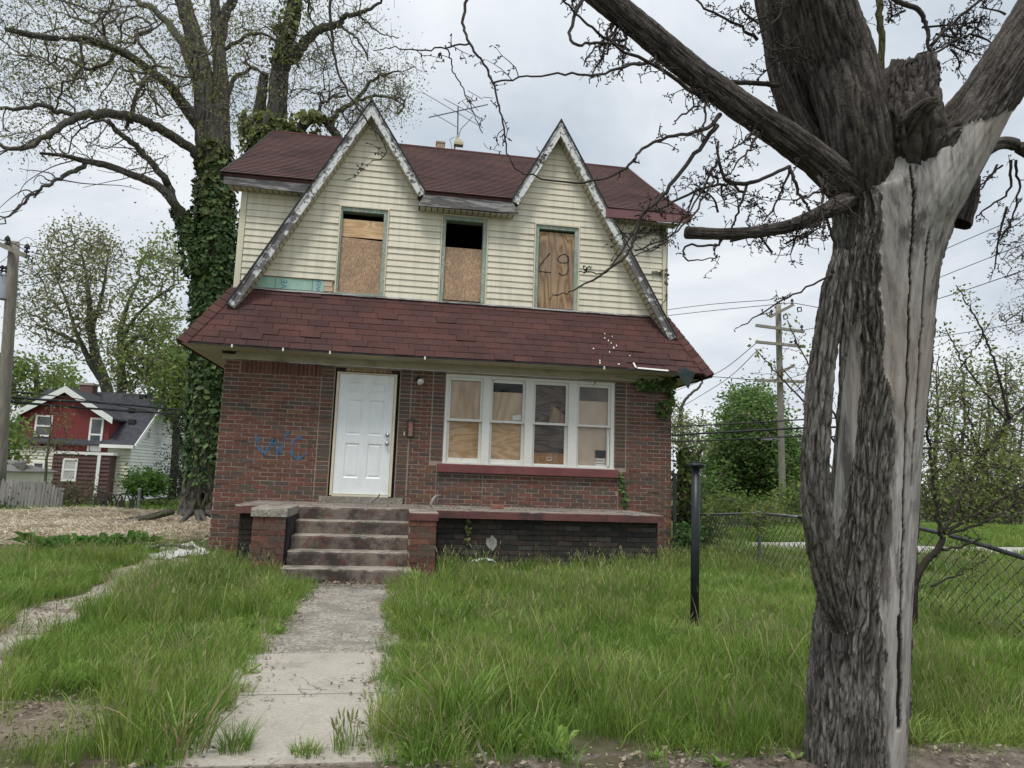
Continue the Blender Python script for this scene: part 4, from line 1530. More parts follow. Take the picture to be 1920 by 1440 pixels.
for (xa, ya, xb, yb) in ((813, 213, 856, 238), (792, 173, 906, 240), (832, 185, 902, 222), (872, 180, 897, 208), (877, 170, 905, 186), (866, 189, 903, 228), (905, 182, 925, 184)):
    q = MB()
    A, B = pY(xa, ya, AY), pY(xb, yb, AY)
    q.tube([A, B], 0.008, 5)
    q.build('element', MAT['antenna'], ant)
q = MB()
q.bar(pY(887, 178, AY), pY(874, 206, AY), 0.014, 0.014)
q.build('reflector_arm', MAT['antenna'], ant)
q = MB()
q.tube(catmull([pY(887, 217, AY), pY(876, 230, AY), pY(864, 243, AY), pY(860, 257, AY)], 5), 0.008, 5)
q.tube(catmull([pY(852, 257, AY), pY(844, 262, AY), pY(846, 270, AY), pY(848, 284, AY)], 5), 0.006, 5)
q.build('lead_wire', MAT['cable'], ant)

# ================================================================ GROUND, LAWN, PATHS
def height(x, y):
    x, y = np.asarray(x, float), np.asarray(y, float)
    h = 0.035 * np.sin(x * 0.9 + 0.6) * np.sin(y * 0.7 + 1.1)
    h = h * np.clip((np.abs(x - 0.6) - 0.9) / 1.0, 0, 1)
    h = h - 0.8 * np.clip((y - 12) / 18, 0, 1)
    return h


def grid(name, xs, ys, zf, mat, kind='structure', label=None):
    X, Y = np.meshgrid(xs, ys)
    Z = zf(X, Y)
    v = np.stack([X, Y, Z], -1).reshape(-1, 3)
    n, m = len(xs), len(ys)
    i = np.arange(m - 1)[:, None] * n + np.arange(n - 1)[None]
    q = np.stack([i, i + 1, i + n + 1, i + n], -1).reshape(-1, 4)
    b = MB()
    b.add_np(v, q, (1, 1, 1))
    return b.build(name, mat, None, True, label, kind=kind)


def ground_mat():
    m, nt = new_mat('soil_and_turf')
    v = pos(nt)
    soil = ramp(nt, nz(nt, v, 9, 6, 0.7), [(0.3, (0.06, 0.047, 0.034)), (0.7, (0.15, 0.12, 0.09))])
    turf = ramp(nt, nz(nt, v, 5, 6, 0.7), [(0.3, (0.045, 0.075, 0.02)), (0.7, (0.09, 0.125, 0.04))])
    f = ramp(nt, nz(nt, v, 0.9, 5, 0.6), [(0.36, 1.0), (0.6, 0.25)])
    s = nd(nt, 'ShaderNodeSeparateXYZ', {0: v})
    far = mth(nt, 'MULTIPLY', mth(nt, 'SUBTRACT', s.outputs[1], 2.0), 0.3, True)
    f = mth(nt, 'MULTIPLY', f, mth(nt, 'SUBTRACT', 1.0, far, True))
    col = mixc(nt, f, turf, soil)
    finish(nt, col, 0.95, nz(nt, v, 40, 4), 0.6, 0.02, 0.1)
    return m


xs = np.unique(np.concatenate([np.linspace(-260, -14, 24), np.linspace(-14, 14, 113), np.linspace(14, 260, 24)]))
ys = np.unique(np.concatenate([np.linspace(-60, -12.5, 12), np.linspace(-12.5, 14, 107), np.linspace(14, 40, 27), np.linspace(40, 420, 20)]))
grid('ground', xs, ys, lambda x, y: height(x, y) - 0.012, ground_mat())

# public sidewalk at the foot of the picture and the front walk up to the steps
walk = bpy.data.objects.new('front_walk', None)
COL.objects.link(walk)
walk['kind'] = 'structure'
walk['label'] = 'cracked concrete front walk leading to the steps'
ORG['front_walk'] = (0, 0, 0)


def slab(name, x0, x1, y0, y1, z, mat, parent, tilt=0.0, lab=None, seed=0):
    n, m = 22, 22
    X, Y = np.meshgrid(np.linspace(x0, x1, n), np.linspace(y0, y1, m))
    Z = np.array([[z + tilt * (yy - y0) + 0.004 * mn.noise(Vector((xx * 2, yy * 2, seed))) for xx, yy in zip(a, b)] for a, b in zip(X, Y)])
    e = np.zeros_like(X)
    X = X + np.where((np.arange(n)[None] == 0) | (np.arange(n)[None] == n - 1), 0.02, 0) * np.array([[mn.noise(Vector((yy * 3, seed, k))) for k, yy in zip(range(n), b)] for b in Y])
    v = np.stack([X, Y, Z], -1).reshape(-1, 3)
    i = np.arange(m - 1)[:, None] * n + np.arange(n - 1)[None]
    q = np.stack([i, i + 1, i + n + 1, i + n], -1).reshape(-1, 4)
    b = MB()
    b.add_np(v, q, (1, 1, 1))
    rim = [*range(n), *range(2 * n - 1, m * n, n), *range(m * n - 2, (m - 1) * n - 1, -1), *range((m - 2) * n, 0, -n)]
    lo = v[rim] - (0, 0, 0.09)
    k = len(rim)
    b.add(np.vstack([v[rim], lo]), [((j + 1) % k, j, k + j, k + (j + 1) % k) for j in range(k)])
    return b.build(name, mat, parent, True, lab)


slab('paving_slab', -0.05, 1.17, -8.40, -7.372, 0.012, MAT['walk_pale'], walk, 0.004, 'pale concrete slab nearest the sidewalk', 1)
slab('paving_slab', -0.06, 1.16, -7.355, -6.388, 0.016, MAT['walk_pale'], walk, 0.002, 'second pale concrete slab of the walk', 2)
slab('paving_slab', -0.10, 1.16, -6.372, -4.9, 0.006, MAT['walk_dark'], walk, 0.004, 'dark worn slab with exposed stones', 3)
slab('paving_slab', -0.12, 1.16, -4.888, -3.42, 0.008, MAT['walk_dark'], walk, 0.004, 'dark worn slab before the steps', 4)
slab('paving_slab', -0.32, 1.28, -3.40, -2.88, -0.004, MAT['walk_dark'], walk, 0.004, 'littered slab at the foot of the steps', 5)
side = bpy.data.objects.new('sidewalk', None)
COL.objects.link(side)
side['kind'] = 'structure'
ORG['sidewalk'] = (0, 0, 0)
x = -9.2
k = 0
while x < 11:
    slab('paving_slab', x, x + 1.385, -10.2, -8.66, -0.012, MAT['sidewalk'], side, 0.0, None, 20 + k)
    x += 1.4
    k += 1

# straw spread over the empty lot, a low rise at its far edge
def straw_h(x, y):
    n = np.vectorize(lambda a, b: mn.noise(Vector((a * 0.6, b * 0.6, 0))) * 0.07 + mn.noise(Vector((a * 2.5, b * 2.5, 3))) * 0.03)(x, y)
    edge = np.clip((y - 0.9 + 0.9 * np.sin(x * 0.9)) / 1.2, 0, 1) * np.clip((8.9 - y + 0.3 * np.sin(x * 1.7)) / 0.7, 0, 1) * np.clip((-2.35 - x) / 0.6, 0, 1)
    rise = 0.10 * np.exp(-((y - 8.1) / 0.6) ** 2) * (0.6 + 0.6 * np.sin(x * 0.8 + 0.4))
    return height(x, y) - 0.12 + edge * (0.15 + n + rise)


m_straw, nt = new_mat('spread_straw')
v = pos(nt)
col = ramp(nt, nz(nt, pos(nt, (1, 3, 1)), 26, 6, 0.75), [(0.28, (0.2, 0.17, 0.125)), (0.5, (0.42, 0.37, 0.28)), (0.72, (0.56, 0.5, 0.39))])
earth = ramp(nt, nz(nt, v, 0.8, 5, 0.65), [(0.55, 0.0), (0.68, 0.75)])
col = mixc(nt, earth, col, (0.16, 0.12, 0.085))
finish(nt, col, 0.95, nz(nt, v, 50, 4, 0.7), 0.8, 0.02, 0.1)
grid('straw_lot', np.linspace(-24, -2.3, 120), np.linspace(0.1, 9.4, 90), straw_h, m_straw)

# pale strip of the old driveway showing through the grass
def drive_c(y):
    return np.interp(y, [-8.4, -7, -6, -5, -4, -3, -1.8, -0.5, 0.5], [-1.25, -1.5, -1.72, -1.9, -1.92, -1.96, -2.08, -2.22, -2.3])


def drive_h(x, y):
    c = drive_c(y)
    wd = 0.2 + 0.03 * np.clip(y + 6, 0, 6) + 0.09 * np.sin(y * 2.3) + 0.06 * np.sin(y * 5.1)
    return 0.022 - 0.16 * np.clip((np.abs(x - c) - wd) / 0.12, 0, 1) + 0.0 * x


grid('driveway_strip', np.linspace(-2.9, -0.9, 56), np.linspace(-8.4, 0.2, 120), drive_h, concrete_mat('broken_drive', (0.3, 0.27, 0.22), (0.4, 0.37, 0.31), (0.16, 0.13, 0.1), 0.55, speck=0.4))
# bare earth near the left foot of the picture
bare = grid('bare_earth', np.linspace(-1.75, -0.15, 40), np.linspace(-8.3, -7.2, 34),
            lambda x, y: height(x, y) + 0.03 - 0.1 * np.clip(((x + 0.85) / 0.7) ** 2 + ((y + 7.72) / 0.42) ** 2 - 0.4 + 0.3 * np.sin(x * 7) * np.sin(y * 9), 0, 2),
            mottled('bare_soil', (0.09, 0.07, 0.052), (0.2, 0.165, 0.125), 9, 0.95, 0.8, 50, bdist=0.02, c=(0.14, 0.115, 0.08)))
verge = grid('verge', np.linspace(-9.2, 11, 150), np.linspace(-8.76, -8.36, 14),
             lambda x, y: 0.012 * np.vectorize(lambda a, b: mn.noise(Vector((a * 3, b * 5, 0))))(x, y) + 0.004 - 0.04 * np.clip((np.abs(y + 8.54) - 0.19) / 0.1, 0, 1),
             mottled('leaf_littered_soil', (0.085, 0.068, 0.055), (0.2, 0.17, 0.14), 12, 0.95, 0.8, 60, bdist=0.02))

# the lane behind the right-hand lot
grid('lane', np.linspace(9, 30, 12), np.linspace(2.2, 4.0, 6), lambda x, y: height(x, y) + 0.03, mottled('pale_lane', (0.35, 0.33, 0.31), (0.45, 0.43, 0.4), 3, 0.9))


# ---------------------------------------------------------------- scattering (grass, straw, litter)
def scatter(name, pts, rot, scl, idx, protos, kind='stuff', label=None):
    pc = bpy.data.collections.new(name + '_sorts')
    for i, me in enumerate(protos):
        pc.objects.link(bpy.data.objects.new('%s_%02d' % (name, i), me))
    me = bpy.data.meshes.new(name)
    n = len(pts)
    me.vertices.add(n)
    me.vertices.foreach_set('co', np.asarray(pts, np.float32).ravel())
    for nm, ty, dt, key in (('rot', 'FLOAT_VECTOR', rot, 'vector'), ('scl', 'FLOAT_VECTOR', scl, 'vector'), ('idx', 'INT', idx, 'value')):
        a = me.attributes.new(nm, ty, 'POINT')
        a.data.foreach_set(key, np.asarray(dt, np.int32 if ty == 'INT' else np.float32).ravel())
    o = bpy.data.objects.new(name, me)
    COL.objects.link(o)
    o['kind'] = kind
    if label:
        o['label'] = label
    ng = bpy.data.node_groups.new(name, 'GeometryNodeTree')
    ng.interface.new_socket('Geometry', in_out='INPUT', socket_type='NodeSocketGeometry')
    ng.interface.new_socket('Geometry', in_out='OUTPUT', socket_type='NodeSocketGeometry')
    gi, go = ng.nodes.new('NodeGroupInput'), ng.nodes.new('NodeGroupOutput')
    ci = ng.nodes.new('GeometryNodeCollectionInfo')
    ci.inputs['Collection'].default_value = pc
    ci.inputs['Separate Children'].default_value = True
    ci.inputs['Reset Children'].default_value = True
    ip = ng.nodes.new('GeometryNodeInstanceOnPoints')
    ip.inputs['Pick Instance'].default_value = True

    def at(nm, ty):
        a = ng.nodes.new('GeometryNodeInputNamedAttribute')
        a.data_type = ty
        a.inputs['Name'].default_value = nm
        return a.outputs[0]

    er = ng.nodes.new('FunctionNodeEulerToRotation')
    ng.links.new(at('rot', 'FLOAT_VECTOR'), er.inputs[0])
    ng.links.new(gi.outputs[0], ip.inputs['Points'])
    ng.links.new(ci.outputs[0], ip.inputs['Instance'])
    ng.links.new(at('idx', 'INT'), ip.inputs['Instance Index'])
    ng.links.new(er.outputs[0], ip.inputs['Rotation'])
    ng.links.new(at('scl', 'FLOAT_VECTOR'), ip.inputs['Scale'])
    ng.links.new(ip.outputs[0], go.inputs[0])
    md = o.modifiers.new('scatter', 'NODES')
    md.node_group = ng
    return o


def grass_mat(name, a, b, c, dry):
    m, nt = new_mat(name)
    v = pos(nt)
    r = nd(nt, 'ShaderNodeObjectInfo').outputs['Random']
    big = nz(nt, v, 0.75, 4, 0.6)
    f = mth(nt, 'ADD', mth(nt, 'MULTIPLY', r, 0.45), mth(nt, 'MULTIPLY', big, 0.85))
    col = ramp(nt, f, [(0.38, a), (0.62, b), (0.85, c)])
    ac = nd(nt, 'ShaderNodeAttribute', attribute_name='col').outputs['Color']
    s = nd(nt, 'ShaderNodeSeparateColor', {0: ac})
    col = mixc(nt, s.outputs[1], col, dry)
    col = mixc(nt, 1.0, col, ramp(nt, s.outputs[0], [(0.0, 0.6), (1.0, 1.4)]), 'MULTIPLY')
    d = nd(nt, 'ShaderNodeBsdfPrincipled', {'Base Color': col, 'Roughness': 0.55, 'Specular IOR Level': 0.3})
    t = nd(nt, 'ShaderNodeBsdfTranslucent', {'Color': col})
    mx = nd(nt, 'ShaderNodeMixShader', {0: 0.35, 1: d.outputs[0], 2: t.outputs[0]})
    nd(nt, 'ShaderNodeOutputMaterial', {'Surface': mx.outputs[0]})
    return m


MAT['grass'] = grass_mat('grass_blade', (0.11, 0.225, 0.03), (0.175, 0.305, 0.042), (0.265, 0.35, 0.08), (0.4, 0.34, 0.2))
MAT['grass_lush'] = grass_mat('coarse_grass_blade', (0.13, 0.26, 0.045), (0.2, 0.34, 0.06), (0.3, 0.4, 0.11), (0.45, 0.34, 0.2))


def tuft(seed, n, hmin, hmax, spread, width, lean, mat, seedhead=0.0, dryp=0.06):
    r = np.random.default_rng(seed)
    b = MB()
    for i in range(n):
        a = r.uniform(0, 2 * math.pi)
        rr = spread * math.sqrt(r.random())
        p = np.array([math.cos(a) * rr, math.sin(a) * rr, -0.01])
        h = r.uniform(hmin, hmax)
        da = r.uniform(0, 2 * math.pi) if r.random() < 0.5 else a
        ln = lean * r.uniform(0.15, 1.0) * h
        wd = width * r.uniform(0.7, 1.2)
        fa = r.uniform(0, math.pi)
        sd_ = np.array([math.cos(fa), math.sin(fa), 0]) * wd / 2
        dd = np.array([math.cos(da), math.sin(da), 0])
        v = []
        for t, ww in ((0, 0.8), (0.4, 1.0), (0.75, 0.7)):
            q = p + dd * ln * t ** 1.8 + np.array([0, 0, h * (t - 0.25 * (lean * 0.6) * t ** 3)])
            v += [q - sd_ * ww, q + sd_ * ww]
        q = p + dd * ln + np.array([0, 0, h * (1 - 0.25 * lean * 0.6)])
        v.append(q)
        c = (r.random(), 1.0 if r.random() < dryp else r.uniform(0, 0.12), 0)
        b.add(v, [(0, 1, 3, 2), (2, 3, 5, 4), (4, 5, 6)], c)
        if r.random() < seedhead:
            hd = 0.05 * r.uniform(0.7, 1.3)
            t0 = q
            w2 = np.array([math.cos(fa), math.sin(fa), 0]) * 0.004
            b.add([t0 - w2, t0 + w2, t0 + w2 * 1.4 + dd * hd * 0.2 + (0, 0, hd * 0.5), t0 - w2 * 1.4 + dd * hd * 0.2 + (0, 0, hd * 0.5), t0 + dd * hd * 0.45 + (0, 0, hd)], [(0, 1, 2, 3), (3, 2, 4)], (0.3, 0.55, 0))
    return b.mesh('grass_tuft_%d' % seed, mat)


T = [tuft(100 + i, 58, 0.06, 0.19, 0.10, 0.0042, 0.7, MAT['grass'], 0, 0.025) for i in range(6)]
T += [tuft(110 + i, 36, 0.14, 0.32, 0.08, 0.004, 0.5, MAT['grass'], 0.14, 0.03) for i in range(3)]
T += [tuft(120 + i, 28, 0.12, 0.28, 0.07, 0.0068, 1.0, MAT['grass_lush'], 0, 0.03) for i in range(3)]
T += [tuft(130 + i, 36, 0.03, 0.09, 0.10, 0.006, 1.0, MAT['grass']) for i in range(2)]


def rosette(seed):
    r = np.random.default_rng(seed)
    b = MB()
    for i in range(11):
        a = r.uniform(0, 6.28)
        L, el, wd = r.uniform(0.07, 0.15), r.uniform(0.35, 1.1), r.uniform(0.012, 0.024)
        d = np.array([math.cos(a) * math.cos(el), math.sin(a) * math.cos(el), math.sin(el)])
        s_ = np.array([-math.sin(a), math.cos(a), 0]) * wd
        m1, m2, tp = d * L * 0.35, d * L * 0.7, d * L - (0, 0, L * 0.2)
        b.add([(0, 0, 0), m1 - s_, m1 - (0, 0, 0.2 * wd), m1 + s_, m2 - s_ * 0.8, m2 + s_ * 0.8, tp], [(0, 1, 2), (0, 2, 3), (1, 4, 6, 2), (2, 6, 5, 3)], (r.uniform(0.3, 0.9), 0, 0))
    return b.mesh('weed_%d' % seed, MAT['grass_lush'])


T += [rosette(150), rosette(151)]
T += [tuft(160 + i, 30, 0.08, 0.24, 0.09, 0.005, 0.95, MAT['grass'], 0.05, 0.6) for i in range(2)]
T += [tuft(170 + i, 16, 0.28, 0.46, 0.07, 0.0042, 0.55, MAT['grass'], 0.5, 0.2) for i in range(2)]


def in_walk(x, y, pad):
    return (x > -0.06 - pad) & (x < 1.17 + pad) & (y > -8.7) & (y < -2.8)


def lawn_points(n, x0, x1, y0, y1):
    x, y = rng.uniform(x0, x1, n), rng.uniform(y0, y1, n)
    return x, y


noise_at = np.vectorize(lambda a, b, s, k: mn.noise(Vector((a * s, b * s, k))))
X, Y = lawn_points(31000, -9.5, 11.5, -8.58, 0.2)
D = (Y - CAM[1])
lim = D * 0.86 + 1.2
keep = (np.abs(X - CAM[0] - 0.156 * D) < lim)
keep &= rng.random(len(X)) < np.clip(8.5 / D, 0.45, 1)
cdr = drive_c(Y)
on_drive = (np.abs(X - cdr) < 0.2 + 0.05 * np.clip(Y + 6, 0, 6) + 0.07 * np.sin(Y * 2.3)) & (Y < -0.3)
keep &= ~(on_drive & (rng.random(len(X)) < 0.93))
inside = (X > HX0 - 0.02) & (X < HX1 + 0.02) & (Y > -0.05)
porch = (X > -1.12) & (X < 5.08) & (Y > PY - 0.03)
stairs = (X > -0.74) & (X < 1.63) & (Y > -2.95)
keep &= ~inside & ~porch & ~stairs
wob = 0.07 * noise_at(Y, X * 0, 1.4, 5.0) + 0.05 * noise_at(Y, X * 0, 4.0, 9.0)
keep &= ~((X > 0.16 + wob - 0.0) & (X < 1.06 + wob * 0.8) & (Y < -2.9) & (Y > -8.6))
near_edge = ((np.abs(X - 0.1) < 0.14) | (np.abs(X - 1.12) < 0.12)) & (Y < -2.9)
barem = ((X + 0.85) / 0.62) ** 2 + ((Y + 7.75) / 0.5) ** 2 + 0.5 * noise_at(X, Y, 3.0, 3.0) < 0.95
keep &= ~(barem & (rng.random(len(X)) < 0.93))
thin = noise_at(X, Y, 0.9, 21.0) + 0.5 * noise_at(X, Y, 2.6, 23.0) > 0.42
keep &= ~(thin & (rng.random(len(X)) < 0.55))
straw_zone = (X < -2.5) & (Y > -0.1 - 0.9 * np.sin(X * 0.9) + 0.6)
keep &= ~straw_zone
verge_m = (Y < -8.46) & (rng.random(len(X)) < 0.75)
keep &= ~verge_m
trunk_m = np.hypot(X - 3.33, Y + 8.74) < 0.3
keep &= ~trunk_m
X, Y, near_edge = X[keep], Y[keep], near_edge[keep]
nn_ = noise_at(X, Y, 0.55, 0.0)
n2 = noise_at(X, Y, 1.7, 7.0)
idx = rng.integers(0, 6, len(X))
idx = np.where((nn_ > 0.12) & (rng.random(len(X)) < 0.5), rng.integers(6, 9, len(X)), idx)
idx = np.where((n2 > 0.3) & (rng.random(len(X)) < 0.6), rng.integers(9, 12, len(X)), idx)
idx = np.where((n2 < -0.28) & (rng.random(len(X)) < 0.7), rng.integers(12, 14, len(X)), idx)
q_ = rng.random(len(X))
idx = np.where(q_ < 0.06, rng.integers(14, 16, len(X)), idx)
dryz = noise_at(X, Y, 1.1, 31.0)
idx = np.where((q_ > 0.82) & (dryz > 0.25), rng.integers(16, 18, len(X)), idx)
idx = np.where((q_ > 0.06) & (q_ < 0.085), rng.integers(18, 20, len(X)), idx)
wall_near = (Y > -1.95) & (X > 1.6)
idx = np.where(wall_near & (rng.random(len(X)) < 0.6), rng.integers(6, 9, len(X)), idx)
sc = rng.uniform(0.75, 1.15, len(X)) * (1.0 + 0.22 * nn_) * np.where(Y < -8.4, 0.6, 1) * np.where(near_edge, 0.85, 1)
sc = np.where(thin[keep], sc * 0.7, sc)
front_of_bare = ((X + 0.75) / 0.6) ** 2 + ((Y + 8.3) / 0.25) ** 2 < 1
sc = np.where(front_of_bare, sc * 0.55, sc)
pts = np.stack([X, Y, height(X, Y)], 1)
rot = np.stack([rng.normal(0, 0.1, len(X)), rng.normal(0, 0.1, len(X)), rng.uniform(0, 6.28, len(X))], 1)
scatter('lawn_grass', pts, rot, np.stack([sc, sc, sc * rng.uniform(0.85, 1.15, len(X))], 1), idx, T)

# grass of the lots further off (bigger, sparser tufts)
Tf = [tuft(140 + i, 46, 0.10, 0.26, 0.22, 0.016, 0.6, MAT['grass']) for i in range(3)]
X, Y = rng.uniform(6.2, 34, 9000), rng.uniform(-8.4, 26, 9000)
k = (np.abs(X - CAM[0] - 0.156 * (Y - CAM[1])) < (Y - CAM[1]) * 0.86 + 2) & ~((Y > 2.1) & (Y < 4.1) & (X > 9)) & (X > 6.1)
X2, Y2 = rng.uniform(-30, -2, 2500), rng.uniform(9.0, 13.5, 2500)
X, Y = np.concatenate([X[k], X2]), np.concatenate([Y[k], Y2])
sc = rng.uniform(0.7, 1.2, len(X))
scatter('far_grass', np.stack([X, Y, height(X, Y)], 1), np.stack([X * 0, X * 0, rng.uniform(0, 6.28, len(X))], 1), np.stack([sc] * 3, 1), rng.integers(0, 3, len(X)), Tf)

# loose straw
def strand(seed):
    r = np.random.default_rng(seed)
    b = MB()
    for i in range(26):
        p = np.array([r.normal(0, 0.16), r.normal(0, 0.16), r.uniform(0, 0.04)])
        a = r.uniform(0, 6.28)
        d = np.array([math.cos(a), math.sin(a), r.normal(0, 0.25)]) * r.uniform(0.06, 0.16)
        c = np.array((0.54, 0.475, 0.36)) * r.uniform(0.6, 1.25)
        wv = np.array([-math.sin(a), math.cos(a), 0.6]) * 0.004
        b.add([p - d - wv, p + d - wv, p + d + wv, p - d + wv], [(0, 1, 2, 3)], c)
    return b.mesh('straw_%d' % seed, MAT['straw'])


X, Y = rng.uniform(-22, -2.4, 5200), rng.uniform(0.4, 9.0, 5200)
Z = straw_h(X, Y)
k = Z > height(X, Y) - 0.02
X, Y, Z = X[k], Y[k], Z[k]
sc = rng.uniform(0.7, 1.3, len(X))
scatter('straw', np.stack([X, Y, Z + 0.005], 1), np.stack([X * 0, X * 0, rng.uniform(0, 6.28, len(X))], 1), np.stack([sc] * 3, 1), rng.integers(0, 4, len(X)), [strand(200 + i) for i in range(4)])


# fallen leaves, twigs and seed husks
def litter(seed):
    r = np.random.default_rng(seed)
    b = MB()
    for i in range(12):
        p = np.array([r.normal(0, 0.09), r.normal(0, 0.09), r.uniform(0.004, 0.02)])
        a = r.uniform(0, 6.28)
        s_ = r.uniform(0.004, 0.012) if r.random() < 0.7 else r.uniform(0.012, 0.02)
        u_, w_ = np.array([math.cos(a), math.sin(a), r.normal(0, 0.3)]) * s_, np.array([-math.sin(a), math.cos(a), r.normal(0, 0.3)]) * s_ * 0.5
        c = np.array([(0.13, 0.09, 0.06), (0.24, 0.19, 0.13), (0.07, 0.055, 0.04), (0.33, 0.28, 0.21)][r.integers(4)]) * r.uniform(0.8, 1.2)
        b.add([p - u_, p + w_, p + u_, p - w_], [(0, 1, 2, 3)], c)
    return b.mesh('litter_%d' % seed, MAT['straw'])


P = []
for i in range(190):
    P.append((rng.uniform(-2.5, 6), rng.normal(-8.55, 0.08)))
for i in range(150):
    y = rng.uniform(-8.2, -3.2)
    P.append((rng.normal(0.16, 0.035) if rng.random() < 0.5 else rng.normal(1.06, 0.035), y))
for i in range(160):
    P.append((rng.uniform(-0.3, 1.25), rng.normal(-3.05, 0.12)))
for i in range(12):
    P.append((rng.uniform(0.2, 1.0), rng.uniform(-8, -3)))
for i in range(160):
    y = rng.uniform(-8, -0.5)
    P.append((float(drive_c(y)) + rng.normal(0, 0.2), y))
for i in range(90):
    P.append((rng.uniform(-1.4, -0.3), rng.normal(-7.7, 0.25)))
P = np.array(P)
pz = np.full(len(P), 0.018)
P2 = np.stack([rng.uniform(-0.5, 5.0, 150), rng.uniform(-1.55, -0.1, 150)], 1)
P = np.vstack([P, P2])
pz = np.concatenate([pz, np.full(150, 0.874)])
scatter('leaf_litter', np.column_stack([P, pz]), np.stack([P[:, 0] * 0, P[:, 0] * 0, rng.uniform(0, 6.28, len(P))], 1), np.ones((len(P), 3)), rng.integers(0, 4, len(P)), [litter(220 + i) for i in range(4)])


# ---------------------------------------------------------------- single tussocks and weeds one can point at
def tussock(name, label, x, y, seed, n, h0, h1, sp, wd, lean, mat, sh=0.0, scl=1.0, dryp=0.08, group=None, z=0.0):
    me = tuft(seed, n, h0, h1, sp, wd, lean, mat, sh, dryp)
    o = bpy.data.objects.new(name, me)
    COL.objects.link(o)
    o.location = (x, y, z)
    o.scale = (scl,) * 3
    tag(o, label, 'grass tuft', group)
    o['kind'] = 'thing'
    return o


p = pZ(440, 1412, 0)
tussock('grass_tussock', 'round green grass tussock on the left corner of the nearest pale slab', p[0], p[1], 301, 190, 0.08, 0.2, 0.07, 0.004, 0.8, MAT['grass'])
p = pZ(575, 1418, 0)
tussock('grass_tussock', 'low grass clump growing in the joint between walk and sidewalk', p[0], p[1], 302, 150, 0.04, 0.11, 0.07, 0.005, 0.9, MAT['grass'])
p = pZ(655, 1412, 0)
tussock('grass_tussock', 'seeding grass clump with dark heads in the walk joint', p[0], p[1], 303, 90, 0.06, 0.2, 0.08, 0.004, 0.5, MAT['grass'], 0.3)
p = pZ(715, 1402, 0)
tussock('grass_tussock', 'thin seeding grass at the right end of the walk joint', p[0], p[1], 304, 50, 0.05, 0.15, 0.07, 0.004, 0.6, MAT['grass'], 0.3)
p = pZ(860, 1405, 0)
tussock('grass_tussock', 'tall bright coarse grass clump beside the right edge of the walk', p[0], p[1] + 0.25, 305, 130, 0.25, 0.5, 0.14, 0.011, 0.85, MAT['grass_lush'])
p = pZ(320, 1440, 0)
tussock('grass_tussock', 'pale coarse grass clump at the left front corner of the lawn', p[0], p[1] + 0.15, 306, 90, 0.15, 0.36, 0.12, 0.009, 1.0, MAT['grass_lush'], 0, 1, 0.25)


def weed(name, label, x, y, seed, n, ln, wd, up, col, z=0.0, cat='weed'):
    r = np.random.default_rng(seed)
    b = MB()
    for i in range(n):
        a = r.uniform(0, 6.28)
        L = ln * r.uniform(0.6, 1.1)
        el = up * r.uniform(0.5, 1.2)
        d = np.array([math.cos(a) * math.cos(el), math.sin(a) * math.cos(el), math.sin(el)])
        s_ = np.array([-math.sin(a), math.cos(a), 0]) * wd * r.uniform(0.7, 1.1)
        c = np.array(col) * r.uniform(0.7, 1.3)
        o_ = np.array([x, y, z + 0.01]) + np.array([r.normal(0, ln * 0.12), r.normal(0, ln * 0.12), 0])
        m1, m2, tp = o_ + d * L * 0.35, o_ + d * L * 0.7, o_ + d * L - (0, 0, L * 0.22)
        b.add([o_, m1 - s_, m1 + (0, 0, -0.2 * wd), m1 + s_, m2 - s_ * 0.9, m2 + s_ * 0.9, tp], [(0, 1, 2), (0, 2, 3), (1, 4, 6, 2), (2, 6, 5, 3)], c)
    o = b.build(name, MAT['leaf'], None)
    tag(o, label, cat)
    return o


p = pZ(510, 1085, 0)
weed('leafy_weed', 'small broad leaved weed at the foot of the left stair pier', p[0], p[1] + 0.1, 311, 9, 0.16, 0.022, 0.7, (0.14, 0.25, 0.07))
p = pZ(590, 1095, 0)
weed('leafy_weed', 'low green weed in the litter below the bottom step', p[0], p[1] + 0.05, 312, 16, 0.11, 0.016, 0.6, (0.09, 0.2, 0.05))
for i, (px_, py_, ln) in enumerate(((68, 1030, 0.5), (110, 1032, 0.4), (150, 1030, 0.42), (190, 1028, 0.4), (232, 1024, 0.42), (280, 1018, 0.3))):
    p = pZ(px_, py_, 0)
    weed('dock_plant', ['tall leafy dock plant, first of the clump before the straw', 'second dock plant of the clump before the straw', 'third dock plant of the clump before the straw',
                        'fourth dock plant of the clump before the straw', 'fifth dock plant, bushy, before the straw', 'small dock plant nearest the white sheet'][i], p[0], p[1], 320 + i, 34, ln, 0.055, 0.75, (0.11, 0.23, 0.05))['group'] = 'dock plants before the straw'

